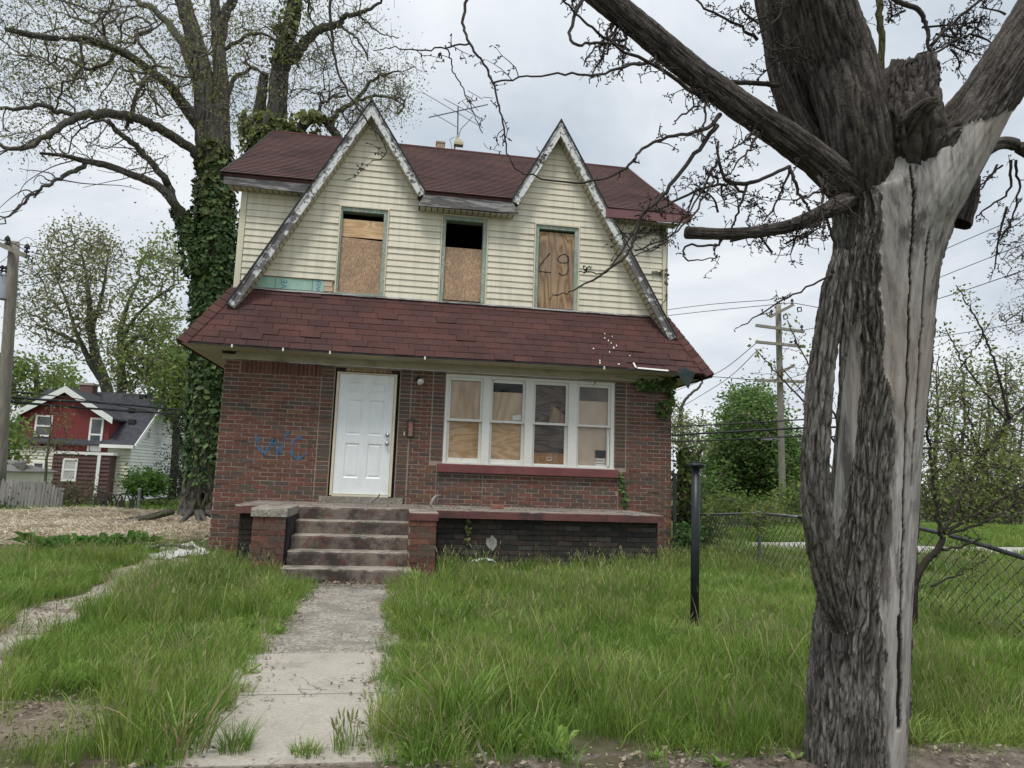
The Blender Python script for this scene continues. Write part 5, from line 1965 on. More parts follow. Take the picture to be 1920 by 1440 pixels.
# ================================================================ TREES
def bark_mat(name, dark, mid, light, moss=None, mossamt=0.5, stretch=(1, 1, 0.22), scale=22.0, cracks=0.75):
    m, nt = new_mat(name)
    v = pos(nt)
    vs_ = pos(nt, stretch)
    f = nz(nt, vs_, scale, 6, 0.7, 0.5)
    cav = nd(nt, 'ShaderNodeAttribute', attribute_name='col').outputs['Color']
    s = nd(nt, 'ShaderNodeSeparateColor', {0: cav})
    ff = mth(nt, 'ADD', mth(nt, 'MULTIPLY', f, 0.5), mth(nt, 'MULTIPLY', s.outputs[0], 0.5))
    col = ramp(nt, ff, [(0.25, dark), (0.5, mid), (0.78, light)])  # furrows darkened and crests lightened in the colour, as painted shade and light
    if moss:
        g = ramp(nt, nz(nt, v, 2.2, 6, 0.7), [(0.5, 0.0), (0.66, mossamt)])
        col = mixc(nt, g, col, moss)
    fine = nz(nt, vs_, scale * 3, 5, 0.75)
    wv = nd(nt, 'ShaderNodeVectorMath', {0: vs_, 1: nd(nt, 'ShaderNodeVectorMath', {0: nd(nt, 'ShaderNodeTexNoise', {'Vector': vs_, 'Scale': scale * 1.2, 'Detail': 3.0}).outputs['Color'], 1: (0.035, 0.035, 0.035)}, operation='MULTIPLY').outputs[0]}, operation='ADD').outputs[0]
    ed = nd(nt, 'ShaderNodeTexVoronoi', {'Vector': wv, 'Scale': scale * 1.6}, feature='DISTANCE_TO_EDGE').outputs['Distance']
    plate = ramp(nt, ed, [(0.0, 0.35), (0.14, 1.0)])
    col = mixc(nt, cracks, col, plate, 'MULTIPLY')
    f = mth(nt, 'ADD', f, mth(nt, 'MULTIPLY', plate, 0.6 * cracks))
    finish(nt, col, 0.93, mth(nt, 'ADD', f, mth(nt, 'MULTIPLY', fine, 0.5)), 0.9, 0.012, 0.12)
    return m


MAT['bark_dark'] = bark_mat('furrowed_bark', (0.036, 0.032, 0.029), (0.142, 0.13, 0.119), (0.285, 0.268, 0.25), (0.075, 0.075, 0.035), 0.35)
MAT['bark_limb'] = bark_mat('limb_bark', (0.024, 0.021, 0.019), (0.08, 0.07, 0.064), (0.17, 0.153, 0.14), (0.085, 0.065, 0.03), 0.35, (1, 1, 0.5), 26, 0.4)
MAT['twig'] = mottled('twig_bark', (0.03, 0.025, 0.023), (0.07, 0.058, 0.05), 18, 0.9)
MAT['bark_grey'] = bark_mat('grey_tree_bark', (0.045, 0.042, 0.038), (0.12, 0.112, 0.1), (0.24, 0.228, 0.2), (0.1, 0.115, 0.04), 0.7, (1, 1, 0.25), 9)
MAT['twig_far'] = mottled('far_twig', (0.075, 0.064, 0.057), (0.14, 0.122, 0.11), 6, 0.9)
MAT['twig_pale'] = mottled('pale_twig', (0.1, 0.09, 0.075), (0.17, 0.155, 0.13), 6, 0.9)


def dead_wood():
    m, nt = new_mat('weathered_dead_wood')
    v = pos(nt, (1, 1, 0.07))
    f = nz(nt, v, 26, 7, 0.7, 0.3)
    col = ramp(nt, f, [(0.3, (0.095, 0.087, 0.08)), (0.47, (0.3, 0.285, 0.265)), (0.7, (0.49, 0.47, 0.445))])
    tan = ramp(nt, nz(nt, pos(nt, (1, 1, 0.4)), 2.4, 4), [(0.5, 0.0), (0.68, 0.5)])
    col = mixc(nt, tan, col, (0.31, 0.25, 0.195))
    st = ramp(nt, nz(nt, pos(nt, (1, 1, 0.16)), 8, 6, 0.7), [(0.52, 0.0), (0.6, 0.85)])
    col = mixc(nt, st, col, (0.085, 0.07, 0.065))
    a = nd(nt, 'ShaderNodeAttribute', attribute_name='col').outputs['Color']
    s = nd(nt, 'ShaderNodeSeparateColor', {0: a})
    col = mixc(nt, s.outputs[1], col, (0.02, 0.017, 0.015))
    finish(nt, col, 0.85, f, 0.6, 0.006, 0.15)
    return m


MAT['dead_wood'] = dead_wood()

fore = thing('dying_tree', 'big half dead street tree with stripped pale trunk and dark bark', 'tree', (3.33, -8.74, 0))
TD = 3.74


def bark_disp(theta, z, seed, k=9.0):
    """furrows running up the trunk, 0 in the cracks and 1 on the ridges"""
    w1 = mn.noise(Vector((theta * 1.3, z * 2.2, seed))) * 0.3 + mn.noise(Vector((theta * 5.0, z * 7.0, seed + 2.0))) * 0.16
    th = theta + w1 * 0.5
    a = mn.noise(Vector((th * k, z * 3.6, seed + 3.1)))
    b = mn.noise(Vector((th * k * 1.9, z * 8.5, seed + 7.7)))
    c = mn.noise(Vector((th * k * 0.8, z * 15.0, seed + 9.9)))
    r = 1 - min(1.0, abs(a) * 3.2)
    r2 = 1 - min(1.0, abs(b) * 3.0)
    r3 = max(0.0, 1 - abs(c) * 5.0)
    return max(0.0, 1 - max(r, 0.6 * r2, 0.45 * r3))


def loft(name, sect, amp, mats, parent, seg=96, rings=None, wood=None, seed=0.0, k=9.0, recess=0.018, squash=1.0, cap=True):
    """sect: rows (px x, px y, half width px, depth); wood(theta, t, z) -> True where the bark is gone"""
    if parent is fore:
        sect = [(a[0], a[1], a[2], a[3] * 0.93) for a in sect]
    s = catmull(sect, rings or 14)
    n = len(s)
    cen = np.array([pD(a[0], a[1], a[3]) for a in s])
    rr = np.array([a[2] * a[3] / FPX / math.sqrt(1 + ((a[0] - 960) / FPX) ** 2) for a in s])
    t = np.gradient(cen, axis=0)
    t /= np.linalg.norm(t, axis=1)[:, None]
    V = np.empty((n, seg, 3))
    C = np.zeros((n, seg, 3))
    W = np.zeros((n, seg), bool)
    L = np.concatenate([[0], np.cumsum(np.linalg.norm(np.diff(cen, axis=0), axis=1))])
    for i in range(n):
        vw = cen[i] - CAM
        vw /= np.linalg.norm(vw)
        side_ = np.cross(t[i], -vw)
        side_ /= np.linalg.norm(side_)
        side_ = -side_ if side_ @ R_ < 0 and abs(t[i] @ U_) > 0.3 else side_
        frw = np.cross(side_, t[i])
        frw = frw if frw @ vw < 0 else -frw
        for j in range(seg):
            th = 2 * math.pi * j / seg - math.pi
            m_, cr = wood(th, i / (n - 1), s[i]) if wood else (-99.0, 0.0)
            f_ = min(1.0, max(0.0, 0.5 + m_ / 5.0))
            b = bark_disp(th, L[i], seed, k)
            lump = mn.noise(Vector((th * 1.1, L[i] * 1.5, seed + 11)))
            db_ = amp * (b - 0.6) + lump * amp * 0.9
            g = mn.noise(Vector((th * 14, L[i] * 1.1, seed))) * 0.5 + mn.noise(Vector((th * 5, L[i] * 0.7, seed + 5))) * 0.8
            dw_ = -recess + 0.006 * g - 0.012 * cr
            d = db_ + (dw_ - db_) * f_
            W[i, j] = m_ > 0
            C[i, j] = (0.5 + 0.3 * g, cr, 0) if m_ > 0 else (b, 0, 0)
            r = rr[i] + d
            V[i, j] = cen[i] + side_ * math.sin(th) * r + frw * math.cos(th) * r * squash
    mb = MB()
    i = np.arange(n - 1)[:, None] * seg
    kk = np.arange(seg)[None]
    k2 = (kk + 1) % seg
    q = np.stack([i + kk, i + k2, i + seg + k2, i + seg + kk], -1).reshape(-1, 4)
    # outward orientation check
    a_, b_, c_ = V.reshape(-1, 3)[q[0][0]], V.reshape(-1, 3)[q[0][1]], V.reshape(-1, 3)[q[0][3]]
    if np.cross(b_ - a_, c_ - a_) @ (a_ - cen[0]) < 0:
        q = q[:, ::-1]
    wq = W.reshape(-1)[q].sum(1) >= 3
    mb.add_np(V.reshape(-1, 3), q, C.reshape(-1, 3))
    mb.mi[-1] = wq.astype(int)
    if cap:
        c0 = mb.n
        mb.add([cen[-1] + t[-1] * rr[-1] * 0.25], [], (0.2, 0, 0))
        for j in range(seg):
            mb.li.append(np.array([(n - 1) * seg + j, (n - 1) * seg + (j + 1) % seg, c0]))
            mb.lt.append(np.array([3]))
            mb.mi.append(np.array([0]))
    return mb.build(name, mats, parent, True)


BARK2 = [MAT['bark_dark'], MAT['dead_wood']]


def trunk_wood(th, t, s):
    """bare wood on the right hand side of the trunk and a sliver on its left: (px inside the wood, crack)"""
    y = s[1]
    ys = [160, 200, 260, 330, 420, 520, 690, 750, 850, 1000, 1100, 1200, 1440, 1600]
    xs_ = [1652, 1640, 1640, 1643, 1648, 1652, 1660, 1676, 1674, 1660, 1650, 1656, 1662, 1665]
    bx = np.interp(y, ys, xs_) + 9 * mn.noise(Vector((y * 0.02, 1.3, 0))) + 5 * mn.noise(Vector((y * 0.09, 4.3, 0)))
    u = math.sin(th)
    c = math.cos(th)
    x = s[0] + u * s[2]
    m_ = -99.0
    cr = 0.0
    if c > -0.35:
        m_ = x - bx
        if m_ > 4 and c > 0:                       # long drying checks
            for cx0, cx1, wd, ya, yb in ((1712, 1693, 2.3, 330, 1180), (1745, 1712, 2.0, 420, 900), (1692, 1690, 4.5, 1130, 1330)):
                cxk = lerp(cx0, cx1, (y - ya) / (yb - ya)) + 2.5 * mn.noise(Vector((y * 0.03, cx0, 0)))
                if ya < y < yb and abs(x - cxk) < wd:
                    cr = 1.0
    if c > -0.1 and 575 < y < 1060:
        lx0 = np.interp(y, [575, 600, 640, 700, 850, 1000, 1060], [1606, 1602, 1580, 1555, 1545, 1526, 1550])
        lx1 = np.interp(y, [575, 600, 700, 850, 1000, 1060], [1607, 1613, 1612, 1600, 1572, 1552]) + 4 * mn.noise(Vector((y * 0.06, 9.3, 0)))
        m_ = max(m_, min(x - lx0, lx1 - x))
    if y > 1010 and c > -0.1:
        m_ = max(m_, (s[0] - s[2] * 0.93 - x) if mn.noise(Vector((y * 0.012, 3.0, 0))) > 0.05 else -99)
    return m_, cr


tr = []
for y, l, r_ in ((1640, 1440, 1770), (1560, 1470, 1735), (1500, 1492, 1715), (1440, 1503, 1706), (1313, 1512, 1711), (1200, 1520, 1714), (1100, 1530, 1719), (987, 1548, 1728), (827, 1561, 1738),
                 (667, 1573, 1754), (560, 1568, 1764), (480, 1562, 1775), (415, 1560, 1795), (360, 1558, 1806), (315, 1570, 1770), (280, 1590, 1735), (240, 1612, 1705), (200, 1628, 1682), (165, 1640, 1668)):
    tr.append(((l + r_) / 2, y, (r_ - l) / 2, TD))
loft('trunk', tr, 0.022, BARK2, fore, 320, 26, trunk_wood, 1.0, 13, 0.022, 0.92)
# loose plate of bark standing off on the left
plate = [(1578, 470, 14, 3.56), (1562, 540, 22, 3.52), (1550, 620, 23, 3.5), (1538, 700, 24, 3.49), (1530, 800, 25, 3.48), (1528, 880, 26, 3.48), (1533, 960, 28, 3.49), (1545, 1040, 30, 3.5), (1560, 1110, 30, 3.53), (1580, 1180, 22, 3.58)]
loft('bark_plate', plate, 0.018, BARK2, fore, 60, 14, None, 4.0, 5, 0.01, 0.7)
plate = [(1592, 500, 10, 3.5), (1588, 580, 12, 3.49), (1582, 650, 9, 3.49), (1578, 715, 4, 3.49)]
loft('bark_plate', plate, 0.006, BARK2, fore, 24, 8, None, 5.0, 5, 0.01, 0.5)


def limb_wood(th, t, s):
    """the pale wood runs on along the underside of the right hand limb"""
    if math.cos(th) < -0.3:
        return -99.0, 0.0
    x, y = s[0] + 0.82 * s[2] * math.sin(th), s[1] + 0.57 * s[2] * math.sin(th)
    yb = np.interp(x, [1640, 1700, 1750, 1790, 1850, 1920, 1990], [236, 262, 268, 258, 254, 212, 150])
    yb += 10 * mn.noise(Vector((x * 0.05, 2.0, 0))) + 5 * mn.noise(Vector((x * 0.2, 5.0, 0)))
    return (y - yb) * 0.8, 0.0


LIMB2 = [MAT['bark_limb'], MAT['dead_wood']]
loft('limb', [(1680, 520, 50, 3.95), (1690, 460, 72, 3.74), (1716, 398, 80, 3.66), (1752, 335, 82, 3.63), (1798, 268, 74, 3.62), (1850, 188, 64, 3.62), (1905, 100, 60, 3.62), (1965, 0, 56, 3.64), (2020, -110, 52, 3.62)], 0.012, LIMB2, fore, 150, 16, limb_wood, 6.0, 9, 0.012)
loft('limb', [(1648, 500, 40, 4.0), (1640, 430, 58, 3.86), (1624, 335, 70, 3.72), (1606, 235, 68, 3.66), (1578, 130, 68, 3.7), (1550, 50, 66, 3.66), (1524, -40, 62, 3.62), (1500, -140, 58, 3.58)], 0.012, LIMB2, fore, 110, 12, None, 8.0, 9)
loft('limb', [(1650, 380, 20, 3.9), (1640, 300, 38, 3.68), (1624, 220, 36, 3.62), (1602, 130, 33, 3.62), (1572, 40, 31, 3.62), (1545, -60, 30, 3.62)], 0.01, LIMB2, fore, 80, 10, None, 9.0, 8)
loft('limb', [(1660, 455, 34, 4.0), (1612, 380, 42, 3.76), (1548, 315, 33, 3.6), (1470, 256, 30, 3.52), (1380, 194, 27, 3.47), (1300, 134, 26, 3.44), (1220, 68, 26, 3.42), (1137, 0, 25.5, 3.4), (1060, -66, 25, 3.38), (980, -140, 24, 3.36)], 0.008, LIMB2, fore, 90, 12, None, 10.0, 8)
loft('limb', [(1570, 330, 40, 3.8), (1522, 275, 30, 3.8), (1484, 205, 24, 3.8), (1460, 140, 20, 3.8), (1446, 70, 18, 3.8), (1432, 0, 18, 3.8), (1418, -80, 17, 3.8)], 0.007, LIMB2, fore, 60, 10, None, 12.0, 7)
loft('limb', [(1590, 250, 26, 3.9), (1530, 230, 22, 3.92), (1500, 170, 22, 3.94), (1478, 80, 20, 3.95), (1455, -20, 19, 3.95)], 0.007, LIMB2, fore, 60, 10, None, 12.5, 7)
loft('broken_limb', [(1640, 362, 16, 3.9), (1590, 376, 22, 3.66), (1548, 396, 17, 3.54), (1490, 421, 14, 3.48), (1420, 434, 12, 3.42), (1350, 438, 11.5, 3.37), (1287, 436, 12, 3.33)], 0.005, LIMB2, fore, 40, 10, None, 14.0, 5)
loft('limb', [(1790, 360, 16, 3.95), (1840, 290, 14, 4.05), (1890, 268, 14, 4.1), (1950, 300, 13, 4.15)], 0.005, LIMB2, fore, 40, 8, None, 15.0, 5)
loft('limb', [(1800, 420, 24, 3.9), (1818, 370, 18, 3.92), (1822, 330, 16, 3.93)], 0.01, LIMB2, fore, 40, 8, None, 15.5, 5)


def knob():
    for k, (rows, sg, am, sd_) in enumerate((
            ([(1708, 360, 30, 3.8), (1706, 300, 58, 3.62), (1703, 250, 56, 3.57), (1700, 215, 52, 3.56), (1694, 175, 40, 3.58), (1690, 140, 30, 3.6), (1696, 118, 20, 3.62)], 70, 0.05, 21.0),
            ([(1722, 300, 14, 3.72), (1726, 250, 32, 3.56), (1732, 200, 30, 3.5), (1735, 150, 24, 3.52), (1738, 118, 20, 3.54), (1740, 106, 17, 3.56)], 50, 0.036, 23.0),
            ([(1690, 268, 10, 3.66), (1700, 240, 22, 3.5), (1716, 216, 22, 3.44), (1736, 196, 18, 3.4), (1752, 190, 12, 3.4), (1758, 188, 6, 3.4)], 44, 0.02, 25.0),
            ([(1752, 320, 12, 3.7), (1762, 285, 26, 3.54), (1774, 262, 24, 3.5), (1790, 244, 20, 3.5), (1805, 238, 8, 3.5)], 40, 0.02, 27.0))):
        loft('rotted_stub', rows, am, [MAT['bark_limb']], fore, sg, 12, None, sd_, 7.0, 0.01, 0.8)


knob()


# ---------------------------------------------------------------- growing branches towards points
def grow(base, targets, r, tip_r, jitter=0.06, droop=0.0, bias=0.35, seglen=3, power=0.5, rmax=None):
    """base: list of node points; each target is tied to the nearest node by a bent twig. Returns tubes as (points, radii) and the tips"""
    base = [np.asarray(b, float) for b in base]
    N = len(base) + len(targets) * (seglen + 1)
    P = np.zeros((N, 3))
    par = np.full(N, -1)
    cnt = np.zeros(N)
    P[:len(base)] = base
    par[1:len(base)] = np.arange(len(base) - 1)
    n = nb = len(base)
    org = P[0]
    dist = np.min(np.linalg.norm(targets[:, None] - P[None, :nb], axis=2), axis=1)
    chains, tips = [], []
    for ti in np.argsort(dist):
        t = targets[ti]
        d = np.linalg.norm(P[:n] - t, axis=1)
        back = np.maximum(0, np.linalg.norm(P[:n] - org, axis=1) - np.linalg.norm(t - org))
        j = int(np.argmin(d + bias * back))
        L = d[j]
        a = P[j]
        ch = [j]
        off = r.normal(0, 1, 3) * jitter * L
        for k in range(1, seglen + 2):
            s_ = k / (seglen + 1)
            q = a + (t - a) * s_ + off * math.sin(math.pi * s_) + r.normal(0, 1, 3) * jitter * 0.35 * L * (s_ < 1)
            q[2] -= droop * L * math.sin(math.pi * s_)
            if n >= N:
                break
            P[n] = q
            par[n] = ch[-1]
            ch.append(n)
            n += 1
        chains.append(ch)
        tips.append(ch[-1])
    for t in tips:
        k = t
        while k >= 0:
            cnt[k] += 1
            k = par[k]
    rad_ = tip_r * np.maximum(cnt, 1) ** power
    if rmax is not None:
        rad_ = np.minimum(rad_, rmax)
    return [(P[c], rad_[c]) for c in chains], P[tips], P, cnt


def add_twigs(mb, chains, col=(1, 1, 1), lim=(3, 6)):
    for pts, rr in chains:
        rr = rr.copy()
        rr[0] = min(rr[0], rr[1] * 1.25)
        mb.tube(pts, rr, lim[0] if rr[1] < 0.012 else lim[1], col, cap=False)


def leaves(mb, cen, per, spread, size, cols, r, flat=0.0, aspect=0.55, out=None):
    """many small folded leaf faces round each centre"""
    cen = np.repeat(np.asarray(cen), per, axis=0)
    n = len(cen)
    c = cen + r.normal(0, 1, (n, 3)) * np.asarray(spread)
    u_ = r.normal(0, 1, (n, 3))
    u_[:, 2] *= 1 - flat
    u_ /= np.linalg.norm(u_, axis=1)[:, None] + 1e-9
    w_ = np.cross(u_, r.normal(0, 1, (n, 3)) + (np.array([0, 0, 2.0]) * flat))
    w_ /= np.linalg.norm(w_, axis=1)[:, None] + 1e-9
    s_ = size * r.uniform(0.6, 1.25, n)[:, None]
    v = np.stack([c - u_ * s_, c + w_ * s_ * aspect, c + u_ * s_, c - w_ * s_ * aspect], 1).reshape(-1, 3)
    q = np.arange(n * 4).reshape(-1, 4)
    cols = np.asarray(cols, float)
    k = r.integers(0, len(cols), n)
    cc = cols[k] * r.uniform(0.75, 1.25, n)[:, None]
    mb.add_np(v, q, np.repeat(cc, 4, axis=0))


def pxl(rows, D):
    """photograph polyline (x, y, r[, dD]) -> world points, radii"""
    rows = [(a[0], a[1], a[2], D + (a[3] if len(a) > 3 else 0)) for a in rows]
    s = catmull(rows, 5)
    return np.array([pD(a[0], a[1], a[3]) for a in s]), np.array([a[2] * a[3] / FPX for a in s])


def wiggle(pts, amp, seed):
    p = pts.copy()
    for i in range(1, len(p) - 1):
        v = Vector((i * 0.9, seed, 0))
        p[i] += np.array([mn.noise(v), mn.noise(v + Vector((9, 0, 0))), mn.noise(v + Vector((0, 9, 0)))]) * amp
    return p


# ---------------------------------------------------------------- twigs of the dying tree (drawn ones, then small spurs on them)
FT = [  # (x, y, r, extra depth)
    [(1100, -20, 6, -0.2), (1068, 60, 4.5, -0.25), (1085, 85, 4.0, -0.3), (1130, 80, 3.8, -0.25), (1240, 130, 5, -0.1), (1320, 190, 7, 0)],
    [(880, -20, 4.5, -0.35), (868, 40, 4, -0.38), (880, 82, 3.6, -0.4), (905, 120, 3.2, -0.4), (925, 155, 3.0, -0.4), (936, 200, 2.7, -0.42), (945, 250, 2.4, -0.42), (955, 295, 2.1, -0.42), (985, 325, 2.2, -0.42), (1070, 342, 2.8, -0.4), (1130, 335, 3.2, -0.35), (1180, 310, 3.6, -0.3), (1205, 278, 4, -0.25), (1265, 255, 4.6, -0.2), (1325, 240, 5.5, -0.1), (1350, 215, 7, 0)],
    [(925, 155, 2.6, -0.4), (985, 145, 2.4, -0.4), (1060, 138, 3, -0.35), (1120, 140, 3.4, -0.3), (1180, 122, 4.4, -0.2), (1225, 112, 5, -0.1)],
    [(880, 82, 2.6, -0.4), (835, 88, 2.3, -0.42), (790, 95, 2, -0.45), (740, 90, 1.6, -0.45), (700, 95, 1.3, -0.45)],
    [(835, 85, 2.2, -0.42), (845, 110, 2, -0.42), (850, 135, 1.8, -0.42), (865, 160, 1.7, -0.42), (885, 205, 1.5, -0.42), (905, 250, 1.3, -0.42)],
    [(620, -20, 4.2, -0.3), (622, 60, 4, -0.3), (628, 110, 3.6, -0.3), (640, 150, 3.2, -0.3), (665, 195, 2.8, -0.3), (695, 235, 2.3, -0.3), (716, 260, 2.0, -0.3), (722, 290, 1.6, -0.3), (695, 305, 1.2, -0.3)],
    [(1345, 235, 7, -0.05), (1310, 280, 6, -0.1), (1270, 330, 5.6, -0.15), (1235, 375, 5.2, -0.2), (1205, 400, 5, -0.22), (1195, 430, 4.6, -0.25), (1180, 470, 4.2, -0.25), (1150, 500, 3.6, -0.28), (1085, 540, 2.4, -0.3), (1050, 552, 1.6, -0.3)],
    [(1195, 420, 2.6, -0.22), (1140, 508, 2.2, -0.28), (1108, 510, 1.8, -0.28), (1085, 510, 1.4, -0.28)],
    [(1395, 360, 4, 0.02), (1360, 345, 4, 0), (1300, 360, 3.6, -0.05), (1250, 385, 3.2, -0.1), (1190, 405, 2.6, -0.15)],
    [(1345, 300, 4, -0.02), (1330, 330, 3, -0.05), (1310, 370, 2.6, -0.08), (1270, 425, 2.2, -0.1), (1240, 460, 1.8, -0.12), (1190, 480, 1.5, -0.15)],
    [(1480, 312, 5, 0.0), (1430, 335, 5, -0.02), (1395, 345, 6, -0.05), (1360, 335, 5, -0.08), (1348, 300, 4, -0.1), (1345, 265, 3, -0.1)],
    [(1480, 310, 5, 0), (1490, 345, 4.5, 0), (1510, 380, 4, 0), (1520, 395, 4, 0)],
    [(1480, 315, 4, 0), (1470, 350, 3, 0.02), (1450, 390, 2.6, 0.02), (1432, 415, 2.2, 0.02)],
    [(1400, 345, 4.4, 0.02), (1390, 380, 3.4, 0), (1375, 420, 3, 0), (1370, 438, 3, 0)],
    [(1365, 438, 4, -0.05), (1340, 460, 3.4, -0.1), (1290, 460, 3, -0.15), (1283, 480, 2.6, -0.15), (1300, 489, 2, -0.15), (1350, 480, 1.4, -0.15)],
    [(1190, 470, 2.4, -0.2), (1260, 440, 2.6, -0.2), (1300, 400, 2.8, -0.15), (1340, 340, 3, -0.1)],
    [(1180, 95, 4, -0.1), (1120, 60, 3.6, -0.2), (1080, 25, 3, -0.25), (1045, -10, 2.6, -0.3)],
    [(1280, 120, 5, 0), (1330, 150, 6, 0.05), (1400, 155, 6.5, 0.1), (1460, 160, 7, 0.15)],
    [(1420, 75, 5, 0.1), (1380, 45, 3.6, 0.05), (1330, 20, 3, 0), (1290, -10, 2.4, 0)],
    [(1560, 515, 3, 0.05), (1500, 545, 2.6, 0), (1440, 580, 2.2, 0), (1390, 610, 1.6, 0)],
    [(1545, 400, 4, 0.1), (1560, 440, 4, 0.1), (1570, 480, 3.6, 0.1), (1560, 510, 3, 0.05)],
    [(1645, -20, 9, 0.9), (1650, 40, 9, 0.9), (1654, 110, 9, 0.9), (1660, 260, 9, 0.9)],
    [(1660, -10, 7, 0.6), (1715, 15, 7, 0.6), (1735, 45, 6, 0.6), (1740, 75, 5, 0.6), (1750, 100, 3.5, 0.6), (1800, 70, 2.5, 0.6)],
    [(1745, 85, 4, 0.6), (1790, 40, 4, 0.6), (1850, -10, 4, 0.6)],
    [(1895, 300, 4, 0.4), (1890, 360, 3, 0.4), (1850, 390, 2.4, 0.4), (1830, 410, 1.8, 0.4)],
    [(1905, 300, 4, 0.4), (1910, 350, 3, 0.4), (1900, 400, 2.4, 0.4), (1880, 440, 1.8, 0.4)],
    [(1880, 310, 3, 0.4), (1855, 330, 2.6, 0.4), (1840, 355, 2, 0.4)],
]
fr_ = np.random.default_rng(31)
tw = MB()
bud = MB()
FD = 3.21


def spurs(mb, pts, rr, r, n, lmin, lmax, depth=0, view=0.55):
    """short crooked side twigs with knobbly buds"""
    L = np.concatenate([[0], np.cumsum(np.linalg.norm(np.diff(pts, axis=0), axis=1))])
    for _ in range(n):
        s_ = r.uniform(0.05, 1.0) * L[-1]
        i = min(int(np.searchsorted(L, s_)), len(pts) - 1)
        i = max(i, 1)
        t = pts[i] - pts[i - 1]
        t /= np.linalg.norm(t) + 1e-9
        a = r.normal(0, 1, 3)
        a -= F_ * (a @ F_) * view                   # mostly spread across the view, as weeping twigs do
        d = a / np.linalg.norm(a) + t * r.uniform(-0.3, 0.7)
        d /= np.linalg.norm(d)
        ln = r.uniform(lmin, lmax)
        p = [pts[i]]
        for k in range(4):
            d = d + r.normal(0, 0.38, 3)
            d /= np.linalg.norm(d)
            p.append(p[-1] + d * ln / 4)
        p = np.array(p)
        r0 = min(rr[i] * 0.7, 0.003 if depth == 0 else 0.0022)
        rv = np.linspace(r0, max(0.0012, r0 * 0.4), 5)
        mb.tube(p, rv, 4, cap=False)
        for q in p[1:]:
            if r.random() < 0.6:
                e = r.normal(0, 1, 3)
                e = e / np.linalg.norm(e) * 0.012
                mb.tube([q, q + e], [0.002, 0.003], 4)
        if depth < 1 and ln > lmin * 1.3:
            spurs(mb, p, rv, r, 3, lmin * 0.4, lmax * 0.45, depth + 1, view)


for i, rows in enumerate(FT):
    pts, rr = pxl(rows, FD)
    pts = wiggle(pts, 0.012, i * 3.7)
    rr = np.maximum(rr * 0.68, 0.0014)
    if i == 21:
        tw_m = MB()
        tw_m.tube(pts, rr, 10, (0.3, 0, 0))
        tw_m.build('mossy_branch', [bark_mat('mossy_bark', (0.05, 0.05, 0.025), (0.13, 0.125, 0.06), (0.2, 0.19, 0.1))], fore, True)
        continue
    tw.tube(pts, rr, 7)
    L = np.sum(np.linalg.norm(np.diff(pts, axis=0), axis=1))
    spurs(tw, pts, np.minimum(rr, 0.006), fr_, int(2 + L * 4), 0.04, 0.15)
# finer spray hanging off the big left limb and round the lower boughs
for i in range(13):
    x, y = fr_.uniform(1040, 1560), 0
    y = np.interp(x, [1040, 1137, 1300, 1470, 1560], [-60, 25, 155, 285, 350])
    dx, dy = fr_.normal(-25, 45), fr_.uniform(40, 120)
    pts, rr = pxl([(x, y, 3, 0), (x + dx * 0.3, y + dy * 0.4, 2.2, -0.1), (x + dx * 0.8, y + dy * 0.75, 1.7, -0.15), (x + dx, y + dy, 1.0, -0.18)], FD)
    pts = wiggle(pts, 0.02, 70 + i)
    tw.tube(pts, np.maximum(rr, 0.0014), 5)
    spurs(tw, pts, rr, fr_, 6, 0.04, 0.16)
for (x0, x1, y0, y1, n) in ((1290, 1530, 340, 480, 10), (1400, 1460, 10, 150, 6), (1560, 1700, -10, 60, 3), (1830, 1915, 300, 460, 4), (1660, 1890, 0, 110, 14)):
    for i in range(n):
        x, y = fr_.uniform(x0, x1), fr_.uniform(y0, y1)
        dx, dy = fr_.normal(0, 45), fr_.normal(10, 40)
        ex = 0.7 if x > 1560 else 0.0
        pts, rr = pxl([(x, y, 2.4, ex), (x + dx * 0.5 + fr_.normal(0, 8), y + dy * 0.5, 1.8, ex), (x + dx, y + dy, 1.2, ex)], FD)
        tw.tube(pts, np.maximum(rr, 0.0012), 5)
        spurs(tw, pts, rr, fr_, 7, 0.04, 0.16)
tw.build('twigs', MAT['twig'], fore, True, kind='stuff')

# ---------------------------------------------------------------- the big ivy clad tree behind the house's left corner
def bigtree(nm, label, D, trunk_rows, limbs, cat='tree', loc=None, amp=0.05, seed=0, group=None):
    p0 = pD(trunk_rows[0][0], trunk_rows[0][1], D)
    root = thing(nm, label, cat, (p0[0], p0[1], 0), group)
    loft('trunk', [(a[0], a[1], a[2], D) for a in trunk_rows], amp, [MAT['bark_grey']], root, 56, 8, None, seed, 10)
    nodes = []
    for k, rows in enumerate(limbs):
        pts, rr = pxl(rows, D)
        pts = wiggle(pts, 0.10, seed + k * 5.3)
        mb = MB()
        if rr[0] > 0.2:
            loft('limb', [(a[0], a[1], a[2], D + (a[3] if len(a) > 3 else 0)) for a in rows], amp * 0.6, [MAT['bark_grey']], root, 40, 6, None, seed + k, 8)
        else:
            mb.tube(pts, rr, 9, (0.4, 0, 0))
            mb.build('limb', MAT['bark_grey'], root, True)
        nodes.append((pts, rr))
    return root, nodes


